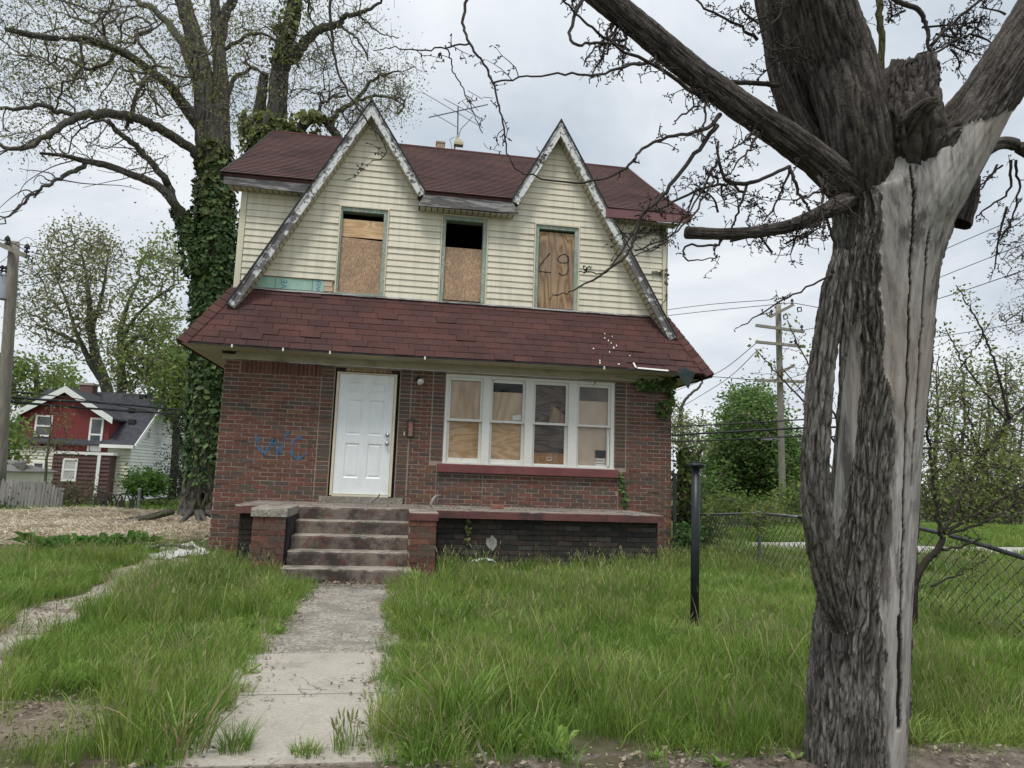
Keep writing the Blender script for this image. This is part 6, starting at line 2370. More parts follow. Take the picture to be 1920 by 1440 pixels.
IVD = 18.6
TL = [(374, 985, 56), (377, 960, 44), (382, 900, 38), (388, 800, 34), (396, 680, 34), (402, 560, 33), (405, 450, 33), (405, 380, 30), (403, 320, 30), (401, 280, 27)]
LB = [
    [(395, 330, 22), (390, 250, 25), (385, 167, 22), (367, 83, 17), (343, 0, 15), (325, -70, 12)],
    [(412, 330, 20), (414, 250, 18), (414, 150, 15), (409, 75, 12), (402, 0, 9), (395, -70, 8)],
    [(409, 75, 9), (420, 40, 9), (434, 0, 9), (446, -60, 8)],
    [(383, 322, 12), (367, 287, 9, -0.3), (327, 258, 9, -0.8), (287, 236, 9, -1.2), (247, 219, 8.5, -1.6), (187, 213, 8.5, -2.2), (140, 222, 7, -2.6), (98, 248, 5.5, -3), (40, 280, 4.5, -3.4), (-10, 268, 3, -3.6)],
    [(400, 280, 14), (366, 225, 12, -0.2), (337, 187, 11, -0.5), (320, 163, 10, -0.8), (287, 137, 9, -1.1), (240, 103, 8.5, -1.6), (193, 83, 8, -2), (153, 72, 7.5, -2.4), (83, 70, 6.5, -3), (10, 55, 5, -3.6)],
    [(395, 200, 10), (352, 105, 9, 0.5), (333, 67, 8, 0.8), (300, 30, 6, 1.2), (253, 0, 5, 1.6), (200, -30, 4, 2)],
    [(372, 500, 14), (347, 423, 11, -0.4), (327, 383, 9, -0.8), (293, 347, 8, -1.2), (247, 327, 7.5, -1.6), (200, 310, 7, -2), (160, 302, 6, -2.4), (123, 292, 4, -2.8), (75, 287, 2.5, -3)],
    [(327, 380, 7, -0.8), (313, 343, 7, -0.9), (283, 305, 6, -1.1), (253, 273, 5.5, -1.3), (222, 248, 4.5, -1.5), (200, 225, 3, -1.6)],
    [(160, 303, 4.6, -2.4), (127, 327, 4, -2.7), (93, 343, 3, -3), (60, 367, 2.4, -3.2), (30, 390, 2, -3.4), (0, 420, 1.2, -3.6)],
    [(140, 217, 5, -2.6), (100, 205, 4.4, -2.8), (60, 200, 4, -3), (0, 203, 3, -3.3)],
    [(236, 240, 3.4, -1.6), (247, 217, 4, -1.4), (252, 190, 4, -1.3), (262, 165, 3.6, -1.1), (280, 146, 4, -0.9)],
    [(415, 215, 5), (440, 150, 4), (470, 130, 3), (500, 140, 2.2)],
    [(418, 95, 4), (450, 75, 3.4), (480, 62, 3), (520, 75, 2)],
]
big, bn = bigtree('ivy_tree', 'huge spring tree with ivy climbing its trunk beside the brick house', IVD, TL, LB, seed=21)
br = np.random.default_rng(5)


def px_cloud(r, n, blobs, D, dd):
    """targets inside ellipses drawn on the photograph (x, y, rx, ry, weight), at depth D +- dd"""
    wts = np.array([b[4] for b in blobs], float)
    k = r.choice(len(blobs), n, p=wts / wts.sum())
    o = []
    for i in k:
        x, y, rx, ry, _ = blobs[i]
        a, q = r.uniform(0, 6.283), math.sqrt(r.random())
        o.append(pD(x + math.cos(a) * rx * q, y + math.sin(a) * ry * q, D + r.normal(0, dd)))
    return np.array(o)


tg = px_cloud(br, 480, [(120, 60, 150, 80, 3), (290, 70, 140, 90, 3), (60, 150, 80, 60, 1.5), (220, 170, 130, 60, 2), (440, 90, 60, 120, 1.2), (330, 150, 90, 70, 1.2), (100, 250, 110, 40, 0.8), (250, 290, 60, 50, 0.3), (200, -60, 240, 50, 2), (445, 220, 40, 60, 0.4)], IVD - 1, 1.3)
base = np.vstack([p[::2] for p, r_ in bn])
ch, tips, P, cnt = grow(list(base), tg, br, 0.0075, 0.07, 0.02, 0.25, 3, 0.44, 0.07)
mb = MB()
add_twigs(mb, ch)
for a in range(len(tips)):
    for k in range(3):
        d = br.normal(0, 0.22, 3)
        mb.tube([tips[a], tips[a] + d * 0.5 + br.normal(0, 0.05, 3), tips[a] + d * 1.3], [0.007, 0.005, 0.004], 3, cap=False)
# bare hanging shoots on the lower boughs
for i in range(46):
    pts, rr = bn[[3, 6, 7, 8][i % 4]]
    q = pts[br.integers(len(pts) // 3, len(pts))]
    d = np.array([br.normal(-0.3, 0.6), br.normal(0, 0.3), br.uniform(-1.0, 0.5)])
    pp = [q]
    for k in range(5):
        d = d + br.normal(0, 0.28, 3)
        pp.append(pp[-1] + d * br.uniform(0.12, 0.26))
    mb.tube(catmull(pp, 3), np.linspace(0.018, 0.006, 16), 4, cap=False)
mb.build('twigs', MAT['twig_far'], big, True, kind='stuff')
mb = MB()
GB = [(0.19, 0.22, 0.08), (0.24, 0.26, 0.1), (0.13, 0.135, 0.07), (0.28, 0.28, 0.12), (0.16, 0.135, 0.08)]
leaves(mb, tips, 26, 0.42, 0.033, GB, br)
leaves(mb, tips[::3], 18, 0.28, 0.044, [(0.17, 0.19, 0.05), (0.2, 0.21, 0.07)], br)
mb.build('young_leaves', MAT['leaf'], big, kind='stuff')


def ivy_on(root, rows, D, n, size, cols, r, thick=0.16, dens=None, name='ivy_leaves'):
    s = catmull([(a[0], a[1], a[2]) for a in rows], 12)
    mb = MB()
    k = r.integers(0, len(s), n * 3)
    C, Nn = [], []
    for i in k:
        th = r.uniform(-1.9, 1.9)
        x, y, pr = s[i] + (s[min(i + 1, len(s) - 1)] - s[i]) * r.random()
        if dens and r.random() > dens(y):
            continue
        if mn.noise(Vector((th * 2.0, y * 0.035, 2.0))) < -0.5 + 0.25 * r.random():
            continue
        R = pr * D / FPX + abs(r.normal(0, thick))
        cc = pD(x, y, D) + R_ * math.sin(th) * R - np.array([F_[0], F_[1], 0]) * math.cos(th) * R
        C.append(cc)
        Nn.append(R_ * math.sin(th) - F_ * math.cos(th))
        if len(C) >= n:
            break
    C, Nn = np.array(C), np.array(Nn)
    n = len(C)
    nr = Nn + r.normal(0, 0.45, (n, 3)) + np.array([0, 0, 0.45])
    nr /= np.linalg.norm(nr, axis=1)[:, None]
    u_ = np.cross(nr, r.normal(0, 1, (n, 3)))
    u_ /= np.linalg.norm(u_, axis=1)[:, None]
    w_ = np.cross(nr, u_)
    sz = size * np.clip(r.lognormal(0, 0.36, n), 0.4, 1.9)[:, None]
    v = np.stack([C - u_ * sz, C + w_ * sz * 0.75, C + u_ * sz, C - w_ * sz * 0.75], 1).reshape(-1, 3)
    cols = np.asarray(cols)
    cc = cols[r.integers(0, len(cols), n)] * r.uniform(0.7, 1.3, n)[:, None]
    mb.add_np(v, np.arange(4 * n).reshape(-1, 4), np.repeat(cc, 4, 0))
    return mb.build(name, MAT['ivy'], root, kind='stuff')


IVC = [(0.06, 0.115, 0.036), (0.08, 0.145, 0.045), (0.042, 0.08, 0.028), (0.13, 0.19, 0.06), (0.07, 0.125, 0.045)]
ivy_on(big, [(392, 930, 34), (394, 850, 34), (398, 760, 34), (403, 660, 36), (404, 560, 35), (405, 470, 34), (405, 400, 30), (404, 340, 25), (410, 300, 20)], IVD, 13000, 0.062, IVC, br, 0.075,
       lambda y: np.interp(y, [300, 380, 440, 600, 850, 900, 930], [0.06, 0.18, 0.4, 0.75, 0.85, 0.3, 0.04]))
ivy_on(big, [(366, 520, 15), (350, 430, 11), (335, 395, 7)], IVD - 0.4, 900, 0.06, IVC, br, 0.07)
ivy_on(big, [(404, 420, 36), (404, 330, 28), (402, 280, 24)], IVD, 700, 0.07, [(0.12, 0.14, 0.04), (0.09, 0.115, 0.035)], br, 0.08)
mb = MB()                                          # old ivy stems and roots at the foot
for i in range(26):
    x = br.uniform(348, 412)
    rows = [(x + br.normal(0, 10), 985, 4.5), (x + br.normal(0, 6), 930, 3.6), (x * 0.5 + 190 + br.normal(0, 6), 880, 3), (x * 0.4 + 232 + br.normal(0, 8), br.uniform(690, 860), 2.0)]
    pts, rr = pxl([(a[0], a[1], a[2], -0.42 - 0.12 * br.random()) for a in rows], IVD)
    mb.tube(wiggle(pts, 0.12, i * 2.2), rr, 6, (0.4, 0, 0))
for i in range(9):
    a = br.uniform(-2.6, 0.4)
    p0 = np.array([-3.95 + math.cos(a) * 0.6, 6.9 + math.sin(a) * 0.6, 0.28])
    d = np.array([math.cos(a), math.sin(a), 0])
    mb.tube(wiggle(np.array([p0, p0 + d * 0.5 + (0, 0, -0.13), p0 + d * 1.0 + (0, 0, -0.2), p0 + d * 1.7 + (0, 0, -0.3)]), 0.06, i), [0.08, 0.06, 0.04, 0.02], 7, (0.4, 0, 0))
mb.build('ivy_stems', MAT['bark_grey'], big, True, kind='stuff')

# second big tree, behind the roof
BD = 24.0
TB = [(500, 980, 46), (502, 700, 40), (504, 400, 34), (508, 268, 26), (519, 208, 19), (524, 146, 17), (532, 91, 16), (545, 47, 15), (556, -10, 13), (566, -80, 11)]
LB2 = [
    [(490, 300, 16), (478, 255, 15), (486, 208, 12), (491, 170, 10), (496, 137, 9)],
    [(526, 140, 10), (540, 118, 10), (562, 94, 9.5), (589, 62, 8.5), (612, 51, 7.5), (634, 47, 6), (647, 31, 5), (671, 25, 4), (698, 14, 3), (722, -5, 2)],
    [(515, 330, 16), (545, 285, 13), (562, 246, 10), (574, 230, 9), (590, 222, 8.5), (608, 226, 8), (618, 236, 8), (634, 258, 8), (655, 290, 7)],
    [(615, 233, 5), (640, 205, 4.5), (668, 188, 4), (696, 152, 3), (722, 140, 2.2), (748, 132, 1.4)],
    [(668, 190, 3), (700, 181, 2.6), (735, 184, 2), (760, 200, 1.2)],
    [(588, 221, 3.6), (602, 196, 3), (620, 183, 2.6), (648, 179, 2)],
    [(641, 49, 2.6), (665, 70, 2.2), (685, 95, 1.8), (690, 115, 1.4)],
    [(672, 25, 2.2), (690, 45, 1.8), (720, 65, 1.2), (748, 70, 1)],
]
back, bn2 = bigtree('budding_tree', 'tall budding tree with a broken stem rising behind the red roof', BD, TB, LB2, seed=41)
tg = px_cloud(br, 330, [(600, 60, 110, 70, 2), (690, 190, 80, 60, 2.2), (560, 150, 70, 60, 1), (740, 130, 50, 60, 0.6), (460, 60, 40, 60, 0.8), (620, -40, 140, 40, 1), (640, 200, 60, 40, 0.8)], BD, 1.2)
ch, tips, P, cnt = grow(list(np.vstack([p[::2] for p, r_ in bn2])), tg, br, 0.0085, 0.07, 0.02, 0.25, 3, 0.44, 0.07)
mb = MB()
add_twigs(mb, ch)
for a in range(len(tips)):
    for k in range(3):
        d = br.normal(0, 0.26, 3)
        mb.tube([tips[a], tips[a] + d * 0.5, tips[a] + d * 1.3], [0.01, 0.008, 0.005], 3, cap=False)
mb.build('twigs', MAT['twig_far'], back, True, kind='stuff')
mb = MB()
leaves(mb, tips, 26, 0.38, 0.042, GB, br)
mb.build('young_leaves', MAT['leaf'], back, kind='stuff')
ivy_on(back, [(505, 330, 30), (505, 280, 32), (500, 235, 34)], BD, 1600, 0.09, [(0.14, 0.17, 0.045), (0.1, 0.135, 0.035), (0.18, 0.2, 0.06)], br, 0.2)
ivy_on(back, [(528, 130, 16), (545, 60, 18), (560, -10, 14)], BD, 450, 0.08, [(0.14, 0.17, 0.045), (0.1, 0.135, 0.035)], br, 0.22, name='ivy_tuft')
ivy_on(back, [(560, 262, 26), (575, 235, 22), (595, 226, 12)], BD, 500, 0.08, [(0.16, 0.19, 0.05), (0.2, 0.22, 0.07)], br, 0.22, name='ivy_tuft')

# ================================================================ NEIGHBOURS, BACKGROUND, SMALL THINGS
er = np.random.default_rng(77)
MAT['red_board'] = mottled('red_painted_board', (0.16, 0.034, 0.034), (0.2, 0.045, 0.043), 2.0, 0.7, 0.2, 12, (8, 8, 0.5))
MAT['cream_lap'] = mottled('cream_lap_siding', (0.6, 0.58, 0.48), (0.68, 0.66, 0.56), 2, 0.6)
MAT['white_lap'] = mottled('white_lap_siding', (0.68, 0.69, 0.66), (0.76, 0.77, 0.75), 2, 0.6)
MAT['brown_lap'] = mottled('brown_lap_siding', (0.085, 0.045, 0.042), (0.11, 0.06, 0.055), 2, 0.7)
MAT['black_roof'] = mottled('dark_shingle_roof', (0.04, 0.042, 0.05), (0.065, 0.068, 0.078), 3, 0.95, 0.5, 30)
MAT['dark_glass'] = mottled('dark_pane', (0.05, 0.055, 0.06), (0.12, 0.125, 0.13), 1.5, 0.15, spec=0.5)
MAT['curtain_glass'] = mottled('curtained_pane', (0.35, 0.35, 0.33), (0.55, 0.55, 0.52), 2.5, 0.3, spec=0.5)
NY = 34.4
nb0 = pY(150, 900, NY)
nb = thing('red_house', 'red and cream gabled house with dark roof beyond the straw lot', 'house', (nb0[0], NY, -0.8))
F = lambda x, y, dy=0.0: pY(x, y, NY + dy)


def laps(mb, x0, x1, z0, z1, y, exp=0.2, axis='x'):
    z = z0
    while z < z1 - 0.02:
        zt = min(z + exp, z1)
        if axis == 'x':
            mb.hexa([(x0, y - 0.06, z), (x1, y - 0.06, z), (x1, y + 0.05, z), (x0, y + 0.05, z), (x0, y - 0.004, zt), (x1, y - 0.004, zt), (x1, y + 0.05, zt), (x0, y + 0.05, zt)])
        else:                                      # wall along Y at x = y argument, facing +X
            mb.hexa([(y - 0.05, x0, z), (y + 0.06, x0, z), (y + 0.06, x1, z), (y - 0.05, x1, z), (y - 0.05, x0, zt), (y + 0.004, x0, zt), (y + 0.004, x1, zt), (y - 0.05, x1, zt)])
        z = zt


xl, xr = F(36, 800)[0], F(206, 800)[0]
zr0, zr1 = F(120, 846)[2], F(206, 782)[2]
pk = F(128, 726)
mb = MB()
zl1 = F(36, 772)[2]
prism_any(mb, [(xl, zr0), (xr, zr0), (xr, zr1 - 0.1), (pk[0], pk[2] - 0.1), (xl, zl1 - 0.1)], NY, NY + 6)
rw = mb.build('red_wall', MAT['red_board'], nb)
mb = MB()
lx0, lx1 = F(14, 870)[0], F(101, 870)[0]
laps(mb, lx0, lx1, -1.0, F(60, 836)[2], NY - 0.12)
mb.build('lower_wall', MAT['cream_lap'], nb, kind='stuff')
mb = MB()
bx0, bx1 = F(97, 880, -0.9)[0], F(205, 880, -0.9)[0]
laps(mb, bx0, bx1, -1.0, F(150, 853, -0.9)[2], NY - 0.9, 0.24)
mb.box(bx0, bx1, NY - 0.84, NY - 0.01, -1.0, F(150, 853, -0.9)[2])
mb.build('porch_wall', MAT['brown_lap'], nb, kind='stuff')
mb = MB()
z_ = F(150, 852, -0.95)[2]
mb.box(bx0 - 0.1, bx1 + 0.15, NY - 1.0, NY, z_, z_ + 0.16)
mb.build('porch_fascia', MAT['white_paint'], nb)
mb = MB()
q_ = F(184, 880, -0.95)
mb.box(q_[0] - 0.09, q_[0] + 0.09, NY - 1.0, NY - 0.93, -1.0, z_ - 0.002)
mb.build('porch_post', MAT['white_paint'], nb)
XS = F(243, 860)[0]
rdg = pX(312, 741, XS + 0.15)
mb = MB()
mx0 = F(203, 880, 0.02)[0]
laps(mb, xr + 0.02, XS, -1.0, F(225, 832)[2], NY + 0.05)
mb.build('front_wall', MAT['cream_lap'], nb, kind='stuff')
mb = MB()
y1 = rdg[1] + (rdg[1] - NY)
ze = F(243, 832)[2]
laps(mb, NY + 0.06, y1, -1.0, ze, XS, 0.2, 'y')
z = ze
while z < rdg[2] - 0.15:
    k0 = min(1, (z + 0.24 - ze) / (rdg[2] - ze))
    laps(mb, lerp(NY, rdg[1], k0), lerp(y1, rdg[1], k0), z, z + 0.2, XS, 0.2, 'y')
    z += 0.2
mb.build('end_wall', MAT['white_lap'], nb, kind='stuff')
mb = MB()                                          # main roof, front and back slope
xlft = F(40, 760)[0] - 1
rt = 0.12
e0 = (NY - 0.4, ze - 0.1)
for (ya, za), (yb, zb) in ((e0, (rdg[1], rdg[2])), ((y1 + 0.4, ze - 0.1), (rdg[1], rdg[2]))):
    mb.hexa([(xlft, ya, za - rt), (XS + 0.35, ya, za - rt), (XS + 0.35, yb, zb - rt), (xlft, yb, zb - rt), (xlft, ya, za), (XS + 0.35, ya, za), (XS + 0.35, yb, zb), (xlft, yb, zb)])
# the red gable's own two slopes
le, re_ = F(28, 776), F(216, 785)
for e in (le, re_):
    mb.hexa([(e[0], NY - 0.35, e[2] - rt), (pk[0], NY - 0.35, pk[2] - rt), (pk[0], NY + 6, pk[2] - rt), (e[0], NY + 6, e[2] - rt),
             (e[0], NY - 0.35, e[2]), (pk[0], NY - 0.35, pk[2]), (pk[0], NY + 6, pk[2]), (e[0], NY + 6, e[2])])
rf = mb.build('roof', MAT['black_roof'], nb)
for e in (le, re_):
    mb = MB()
    d = np.array([e[0] - pk[0], 0, e[2] - pk[2]])
    a = np.array([pk[0], NY - 0.37, pk[2]])
    mb.hexa([a + (0, 0, -0.36), a + d + (0, 0, -0.36), a + d + (0, -0.04, -0.36), a + (0, -0.04, -0.36), a + (0, 0, 0.03), a + d + (0, 0, 0.03), a + d + (0, -0.04, 0.03), a + (0, -0.04, 0.03)])
    mb.build('bargeboard', MAT['white_paint'], nb)
for ya, za in (e0, (y1 + 0.4, ze - 0.1)):
    mb = MB()
    a, b = np.array([XS + 0.37, ya, za - 0.12]), np.array([XS + 0.37, rdg[1], rdg[2] - 0.12])
    mb.bar(a, b, 0.05, 0.26)
    mb.build('bargeboard', MAT['white_paint'], nb)
mb = MB()
mb.box(xr - 0.3, XS + 0.3, NY - 0.47, NY - 0.41, ze - 0.3, ze - 0.1)
mb.build('gutter', MAT['white_paint'], nb)
mb = MB()
c_ = pY(166, 733, rdg[1] - 1)
mb.box(c_[0] - 0.4, c_[0] + 0.4, rdg[1] - 1.4, rdg[1] - 0.6, c_[2] - 1.2, c_[2] + 0.35)
ch_ = mb.build('chimney', MAT['brick_side'], rf)
mb = MB()
mb.box(c_[0] - 0.45, c_[0] + 0.45, rdg[1] - 1.45, rdg[1] - 0.55, c_[2] + 0.352, c_[2] + 0.5)
mb.build('chimney_cap', MAT['walk_pale'], rf)
for (a, b) in ((268, 747), (248, 774), (248, 794), (174, 740)):
    q = pY(a, b, lerp(NY, rdg[1], 0.5))
    k0 = (q[1] - e0[0]) / (rdg[1] - e0[0])
    t_ = np.clip((830 - b) / 90, 0.05, 0.95)
    yy, zz = lerp(e0[0], rdg[1], t_), lerp(e0[1], rdg[2], t_)
    xx = pY(a, b, yy)[0]
    mb = MB()
    mb.box(xx - 0.2, xx + 0.2, yy - 0.2, yy + 0.1, zz - 0.05, zz + 0.22)
    mb.build('roof_vent', MAT['dark_edge'], rf)


def nwin(x0, y0, x1, y1, dy, glass, name='window', rail=True):
    a, b = F(x0, y1, dy), F(x1, y0, dy)
    yy = NY + dy
    w_ = 0.11
    mb = MB()
    mb.box(a[0], a[0] + w_, yy - 0.05, yy + 0.03, a[2], b[2])
    mb.box(b[0] - w_, b[0], yy - 0.05, yy + 0.03, a[2], b[2])
    mb.box(a[0] + w_, b[0] - w_, yy - 0.05, yy + 0.03, b[2] - w_, b[2])
    mb.box(a[0] + w_, b[0] - w_, yy - 0.05, yy + 0.03, a[2], a[2] + w_)
    if rail:
        m_ = (a[2] + b[2]) / 2
        mb.box(a[0] + w_, b[0] - w_, yy - 0.045, yy + 0.03, m_ - 0.05, m_ + 0.05)
    o = mb.build(name, MAT['white_paint'], nb)
    g = MB()
    g.box(a[0] + w_, b[0] - w_, yy - 0.02, yy + 0.02, a[2] + w_, b[2] - w_)
    g.build('pane', MAT[glass], o)
    return o


nwin(63, 779, 100, 818, -0.03, 'dark_glass')
nwin(57, 866, 85, 905, -0.2, 'dark_glass')
nwin(114, 860, 147, 902, -0.96, 'curtain_glass')
d_ = nwin(163, 784, 196, 846, -0.04, 'dark_glass', 'white_door')
mb = MB()
a, b = F(168, 844, -0.07), F(191, 828, -0.07)
mb.box(a[0], b[0], NY - 0.075, NY - 0.03, a[2], b[2])
mb.build('door_panel', MAT['white_paint'], d_)
for x0, y0, x1, y1_ in ((274, 795, 283, 824), (291, 802, 304, 834)):
    a, b = pX(x0, y1_, XS + 0.05), pX(x1, y0, XS + 0.05)
    mb = MB()
    mb.box(XS + 0.0, XS + 0.09, a[1], b[1], a[2], b[2])
    o = mb.build('window', MAT['white_paint'], nb)
    for k in (0, 1):
        m_ = lerp(a[2], b[2], 0.5)
        g = MB()
        z0_, z1_ = (a[2] + 0.08, m_ - 0.04) if k == 0 else (m_ + 0.04, b[2] - 0.08)
        g.box(XS + 0.08, XS + 0.1, a[1] + 0.1, b[1] - 0.1, z0_, z1_)
        g.build('pane', MAT['dark_glass'], o)
# small shed at the picture's left edge
sd0 = pY(10, 890, 16)
sh = thing('shed', 'low shed with a grey hipped roof behind the picket fence', 'shed', (sd0[0], 16, 0))
mb = MB()
a, b = pY(-40, 905, 16), pY(46, 884, 16)
mb.box(a[0], b[0] - 0.15, 16, 18.5, -0.6, b[2])
mb.build('wall', MAT['cream_lap'], sh)
mb = MB()
t = pY(8, 862, 17.2)
mb.add([(a[0], 15.8, b[2]), (b[0], 15.8, b[2]), (b[0], 18.7, b[2]), (a[0], 18.7, b[2]), (a[0] + 1, 17.2, t[2]), (t[0], 17.2, t[2])], [(0, 1, 5, 4), (1, 2, 5), (2, 3, 4, 5), (3, 0, 4), (3, 2, 1, 0)])
mb.build('roof', mottled('grey_shed_roof', (0.12, 0.115, 0.11), (0.17, 0.165, 0.16), 6, 0.9), sh)

# ---------------------------------------------------------------- picket fence of grey boards
fp = pY(60, 955, 9.6)
fence = thing('picket_fence', 'leaning fence of grey weathered wooden boards behind the straw', 'fence', (fp[0], 9.6, 0))
MAT['grey_picket'] = mottled('silvered_picket', (0.2, 0.19, 0.175), (0.31, 0.3, 0.28), 7, 0.9, 0.5, 30, (1, 1, 0.2))
xa, xb = pY(-30, 950, 9.6)[0], pY(116, 950, 9.6)[0]
n = 24
for i in range(n):
    x = lerp(xa, xb, (i + 0.5) / n)
    w_ = (xb - xa) / n * 0.43
    h = 0.86 + er.normal(0, 0.015) - (0.22 * max(0, (i - 17) / 6)) - 0.05 * er.random()
    le_ = er.normal(0.02, 0.012)
    y = 9.6 + er.normal(0, 0.008)
    mb = MB()
    mb.add([(x - w_, y - 0.01, -0.02), (x + w_, y - 0.01, -0.02), (x + w_, y + 0.01, -0.02), (x - w_, y + 0.01, -0.02),
            (x - w_ + le_, y - 0.01, h - 0.03), (x + w_ + le_, y - 0.01, h - 0.03), (x + w_ + le_, y + 0.01, h - 0.03), (x - w_ + le_, y + 0.01, h - 0.03),
            (x + le_, y - 0.01, h + 0.02), (x + le_, y + 0.01, h + 0.02)],
           [(0, 3, 2, 1), (0, 1, 5, 8, 4), (1, 2, 6, 5), (2, 3, 7, 9, 6), (3, 0, 4, 7), (4, 8, 9, 7), (8, 5, 6, 9)])
    mb.build('picket', MAT['grey_picket'], fence)
mb = MB()
for z in (0.22, 0.6):
    mb.box(xa, xb, 9.625, 9.665, z, z + 0.07)
    mb.box(xa, xa + 0.01, 9.625, 9.665, z, z + 0.07)
mb.build('rail', MAT['grey_picket'], fence, kind='stuff')
# dark stack of old slats against wire, and bare pipe posts
gp = pY(218, 962, 9.3)
gate = thing('slat_gate', 'dark tumbledown gate of black slats between fence and little tree', 'gate', (gp[0], 9.3, 0))
for i in range(14):
    x = lerp(pY(180, 960, 9.3)[0], pY(254, 960, 9.3)[0], i / 13)
    mb = MB()
    mb.bar((x, 9.3, -0.02), (x + er.normal(0, 0.05), 9.3 + er.normal(0, 0.03), 0.42 + er.normal(0, 0.06)), 0.06, 0.02, (0, 1, 0))
    mb.build('slat', mottled('blackened_slat', (0.03, 0.028, 0.026), (0.06, 0.055, 0.05), 8) if i == 0 else bpy.data.materials['blackened_slat'], gate)
mb = MB()
for k in range(6):
    pts, rr = pxl([(180 + k * 13, 942, 1.2), (188 + k * 13, 925 + er.normal(0, 5), 1.2), (200 + k * 13, 928, 1.2), (206 + k * 13, 945, 1.1)], 21.2)
    mb.tube(pts, rr, 5)
mb.build('bent_wire', MAT['dark_steel'], gate, kind='stuff')
for i, (px_, yt, yb, lab) in enumerate(((258, 918, 974, 'thin galvanised fence post by the little green tree'), (346, 905, 972, 'galvanised fence post beside the ivy tree'))):
    a = pY(px_, yb, 8.8)
    b = pY(px_ + 4, yt, 8.8)
    o = thing('fence_post', lab, 'post', (a[0], 8.8, 0), 'bare pipe posts behind the straw')
    mb = MB()
    mb.tube([(a[0], 8.8, -0.1), (b[0], 8.8, b[2])], 0.04 if i == 0 else 0.05, 10)
    mb.build('pipe', MAT['galv'], o)
    mb = MB()
    mb.tube([(b[0], 8.8, b[2]), (b[0], 8.8, b[2] + 0.03), (b[0], 8.8, b[2] + 0.05)], [0.05, 0.045, 0.01], 10)
    mb.build('post_cap', MAT['galv'], o)


# ---------------------------------------------------------------- background trees
def gtree(name, label, trunk, D, blobs, ntip, dd, leafcols, per, spread, size, tip_r, bark, twig, r, group=None, extra=None, flat=0.2, bias=0.2, power=0.46, jit=0.09):
    p0 = pD(trunk[0][0], trunk[0][1], D)
    root = thing(name, label, 'tree', (p0[0], p0[1], float(height(p0[0], p0[1]))), group)
    pts, rr = pxl(trunk, D)
    pts[0][2] = min(pts[0][2], float(height(p0[0], p0[1])) - 0.05)
    mb = MB()
    mb.tube(wiggle(pts, 0.05, trunk[0][0]), rr, 10, (0.4, 0, 0))
    allp = [pts]
    for rows in extra or []:
        p_, r_ = pxl(rows, D)
        mb.tube(wiggle(p_, 0.08, rows[0][0]), r_, 7, (0.4, 0, 0))
        allp.append(p_)
    mb.build('trunk', bark, root, True)
    tg = px_cloud(r, ntip, blobs, D, dd)
    base = np.vstack([p_[len(p_) // 3:] if i == 0 else p_ for i, p_ in enumerate(allp)])
    ch, tips, P, cnt = grow(list(base), tg, r, tip_r, jit, 0.0, bias, 2, power, max(rr[-1], tip_r * 3))
    mb = MB()
    add_twigs(mb, ch, lim=(3, 5))
    mb.build('branches', twig, root, True, kind='stuff')
    mb = MB()
    leaves(mb, tips, per, spread, size, leafcols, r, flat)
    mb.build('crown', MAT['leaf'], root, kind='stuff')
    return root, tips


PALE = [(0.25, 0.28, 0.11), (0.19, 0.22, 0.09), (0.29, 0.3, 0.13), (0.23, 0.19, 0.09), (0.14, 0.165, 0.07)]
MIDG = [(0.15, 0.23, 0.055), (0.19, 0.27, 0.07), (0.11, 0.17, 0.045), (0.23, 0.28, 0.085)]
gtree('pale_tree', 'tall airy tree with sparse new leaves behind the red house', [(205, 760, 11), (198, 720, 10), (180, 670, 8), (171, 620, 7), (168, 570, 5), (162, 520, 3), (152, 470, 1.6)], 56,
      [(120, 540, 95, 85, 2), (150, 470, 70, 60, 1.3), (90, 600, 80, 60, 1), (190, 520, 50, 80, 1), (150, 640, 90, 40, 0.7)], 560, 2.2, PALE, 14, 0.5, 0.13, 0.02, MAT['bark_grey'], MAT['twig_pale'], er,
      extra=[[(198, 720, 7), (175, 690, 6), (158, 655, 5), (140, 615, 3.4), (128, 575, 2.4), (110, 530, 1.6)], [(171, 620, 4), (190, 560, 3), (200, 500, 2), (205, 460, 1.4)], [(150, 645, 4), (110, 625, 3), (70, 610, 2)]])
gtree('spreading_tree', 'yellow green tree with long level boughs behind the red house and ivy tree', [(228, 770, 9), (228, 715, 8), (227, 660, 6), (226, 620, 5), (240, 570, 3.4), (262, 520, 2)], 52,
      [(285, 560, 60, 80, 1.2), (270, 640, 75, 50, 1.6), (320, 480, 45, 40, 0.5), (320, 700, 50, 50, 1.2), (250, 700, 50, 40, 0.9)], 460, 2.2, MIDG[:2] + PALE[:3], 18, 0.5, 0.15, 0.02, MAT['bark_grey'], MAT['twig_pale'], er,
      extra=[[(227, 660, 5), (260, 630, 4), (290, 655, 3.4), (318, 676, 3), (350, 680, 2)], [(228, 640, 4), (250, 600, 3), (290, 560, 2.4), (325, 540, 1.6)], [(262, 700, 4), (290, 720, 3.6), (300, 690, 3)]])
gtree('round_tree', 'dense round green tree showing left of the red house roof', [(70, 800, 8), (70, 740, 6), (68, 700, 4), (66, 680, 2)], 72,
      [(60, 715, 85, 48, 2), (20, 740, 50, 60, 1), (110, 740, 50, 35, 0.8), (-40, 700, 60, 60, 1)], 430, 2.5, MIDG, 11, 0.6, 0.24, 0.02, MAT['bark_grey'], MAT['twig_pale'], er)
gtree('leafy_tree', 'bright green leafy tree between the red house and ivy trunk', [(330, 850, 7), (330, 780, 6), (332, 730, 4), (330, 690, 2)], 48,
      [(332, 735, 34, 52, 2), (345, 680, 30, 40, 1)], 200, 1.2, MIDG, 12, 0.5, 0.2, 0.02, MAT['bark_grey'], MAT['twig_pale'], er)
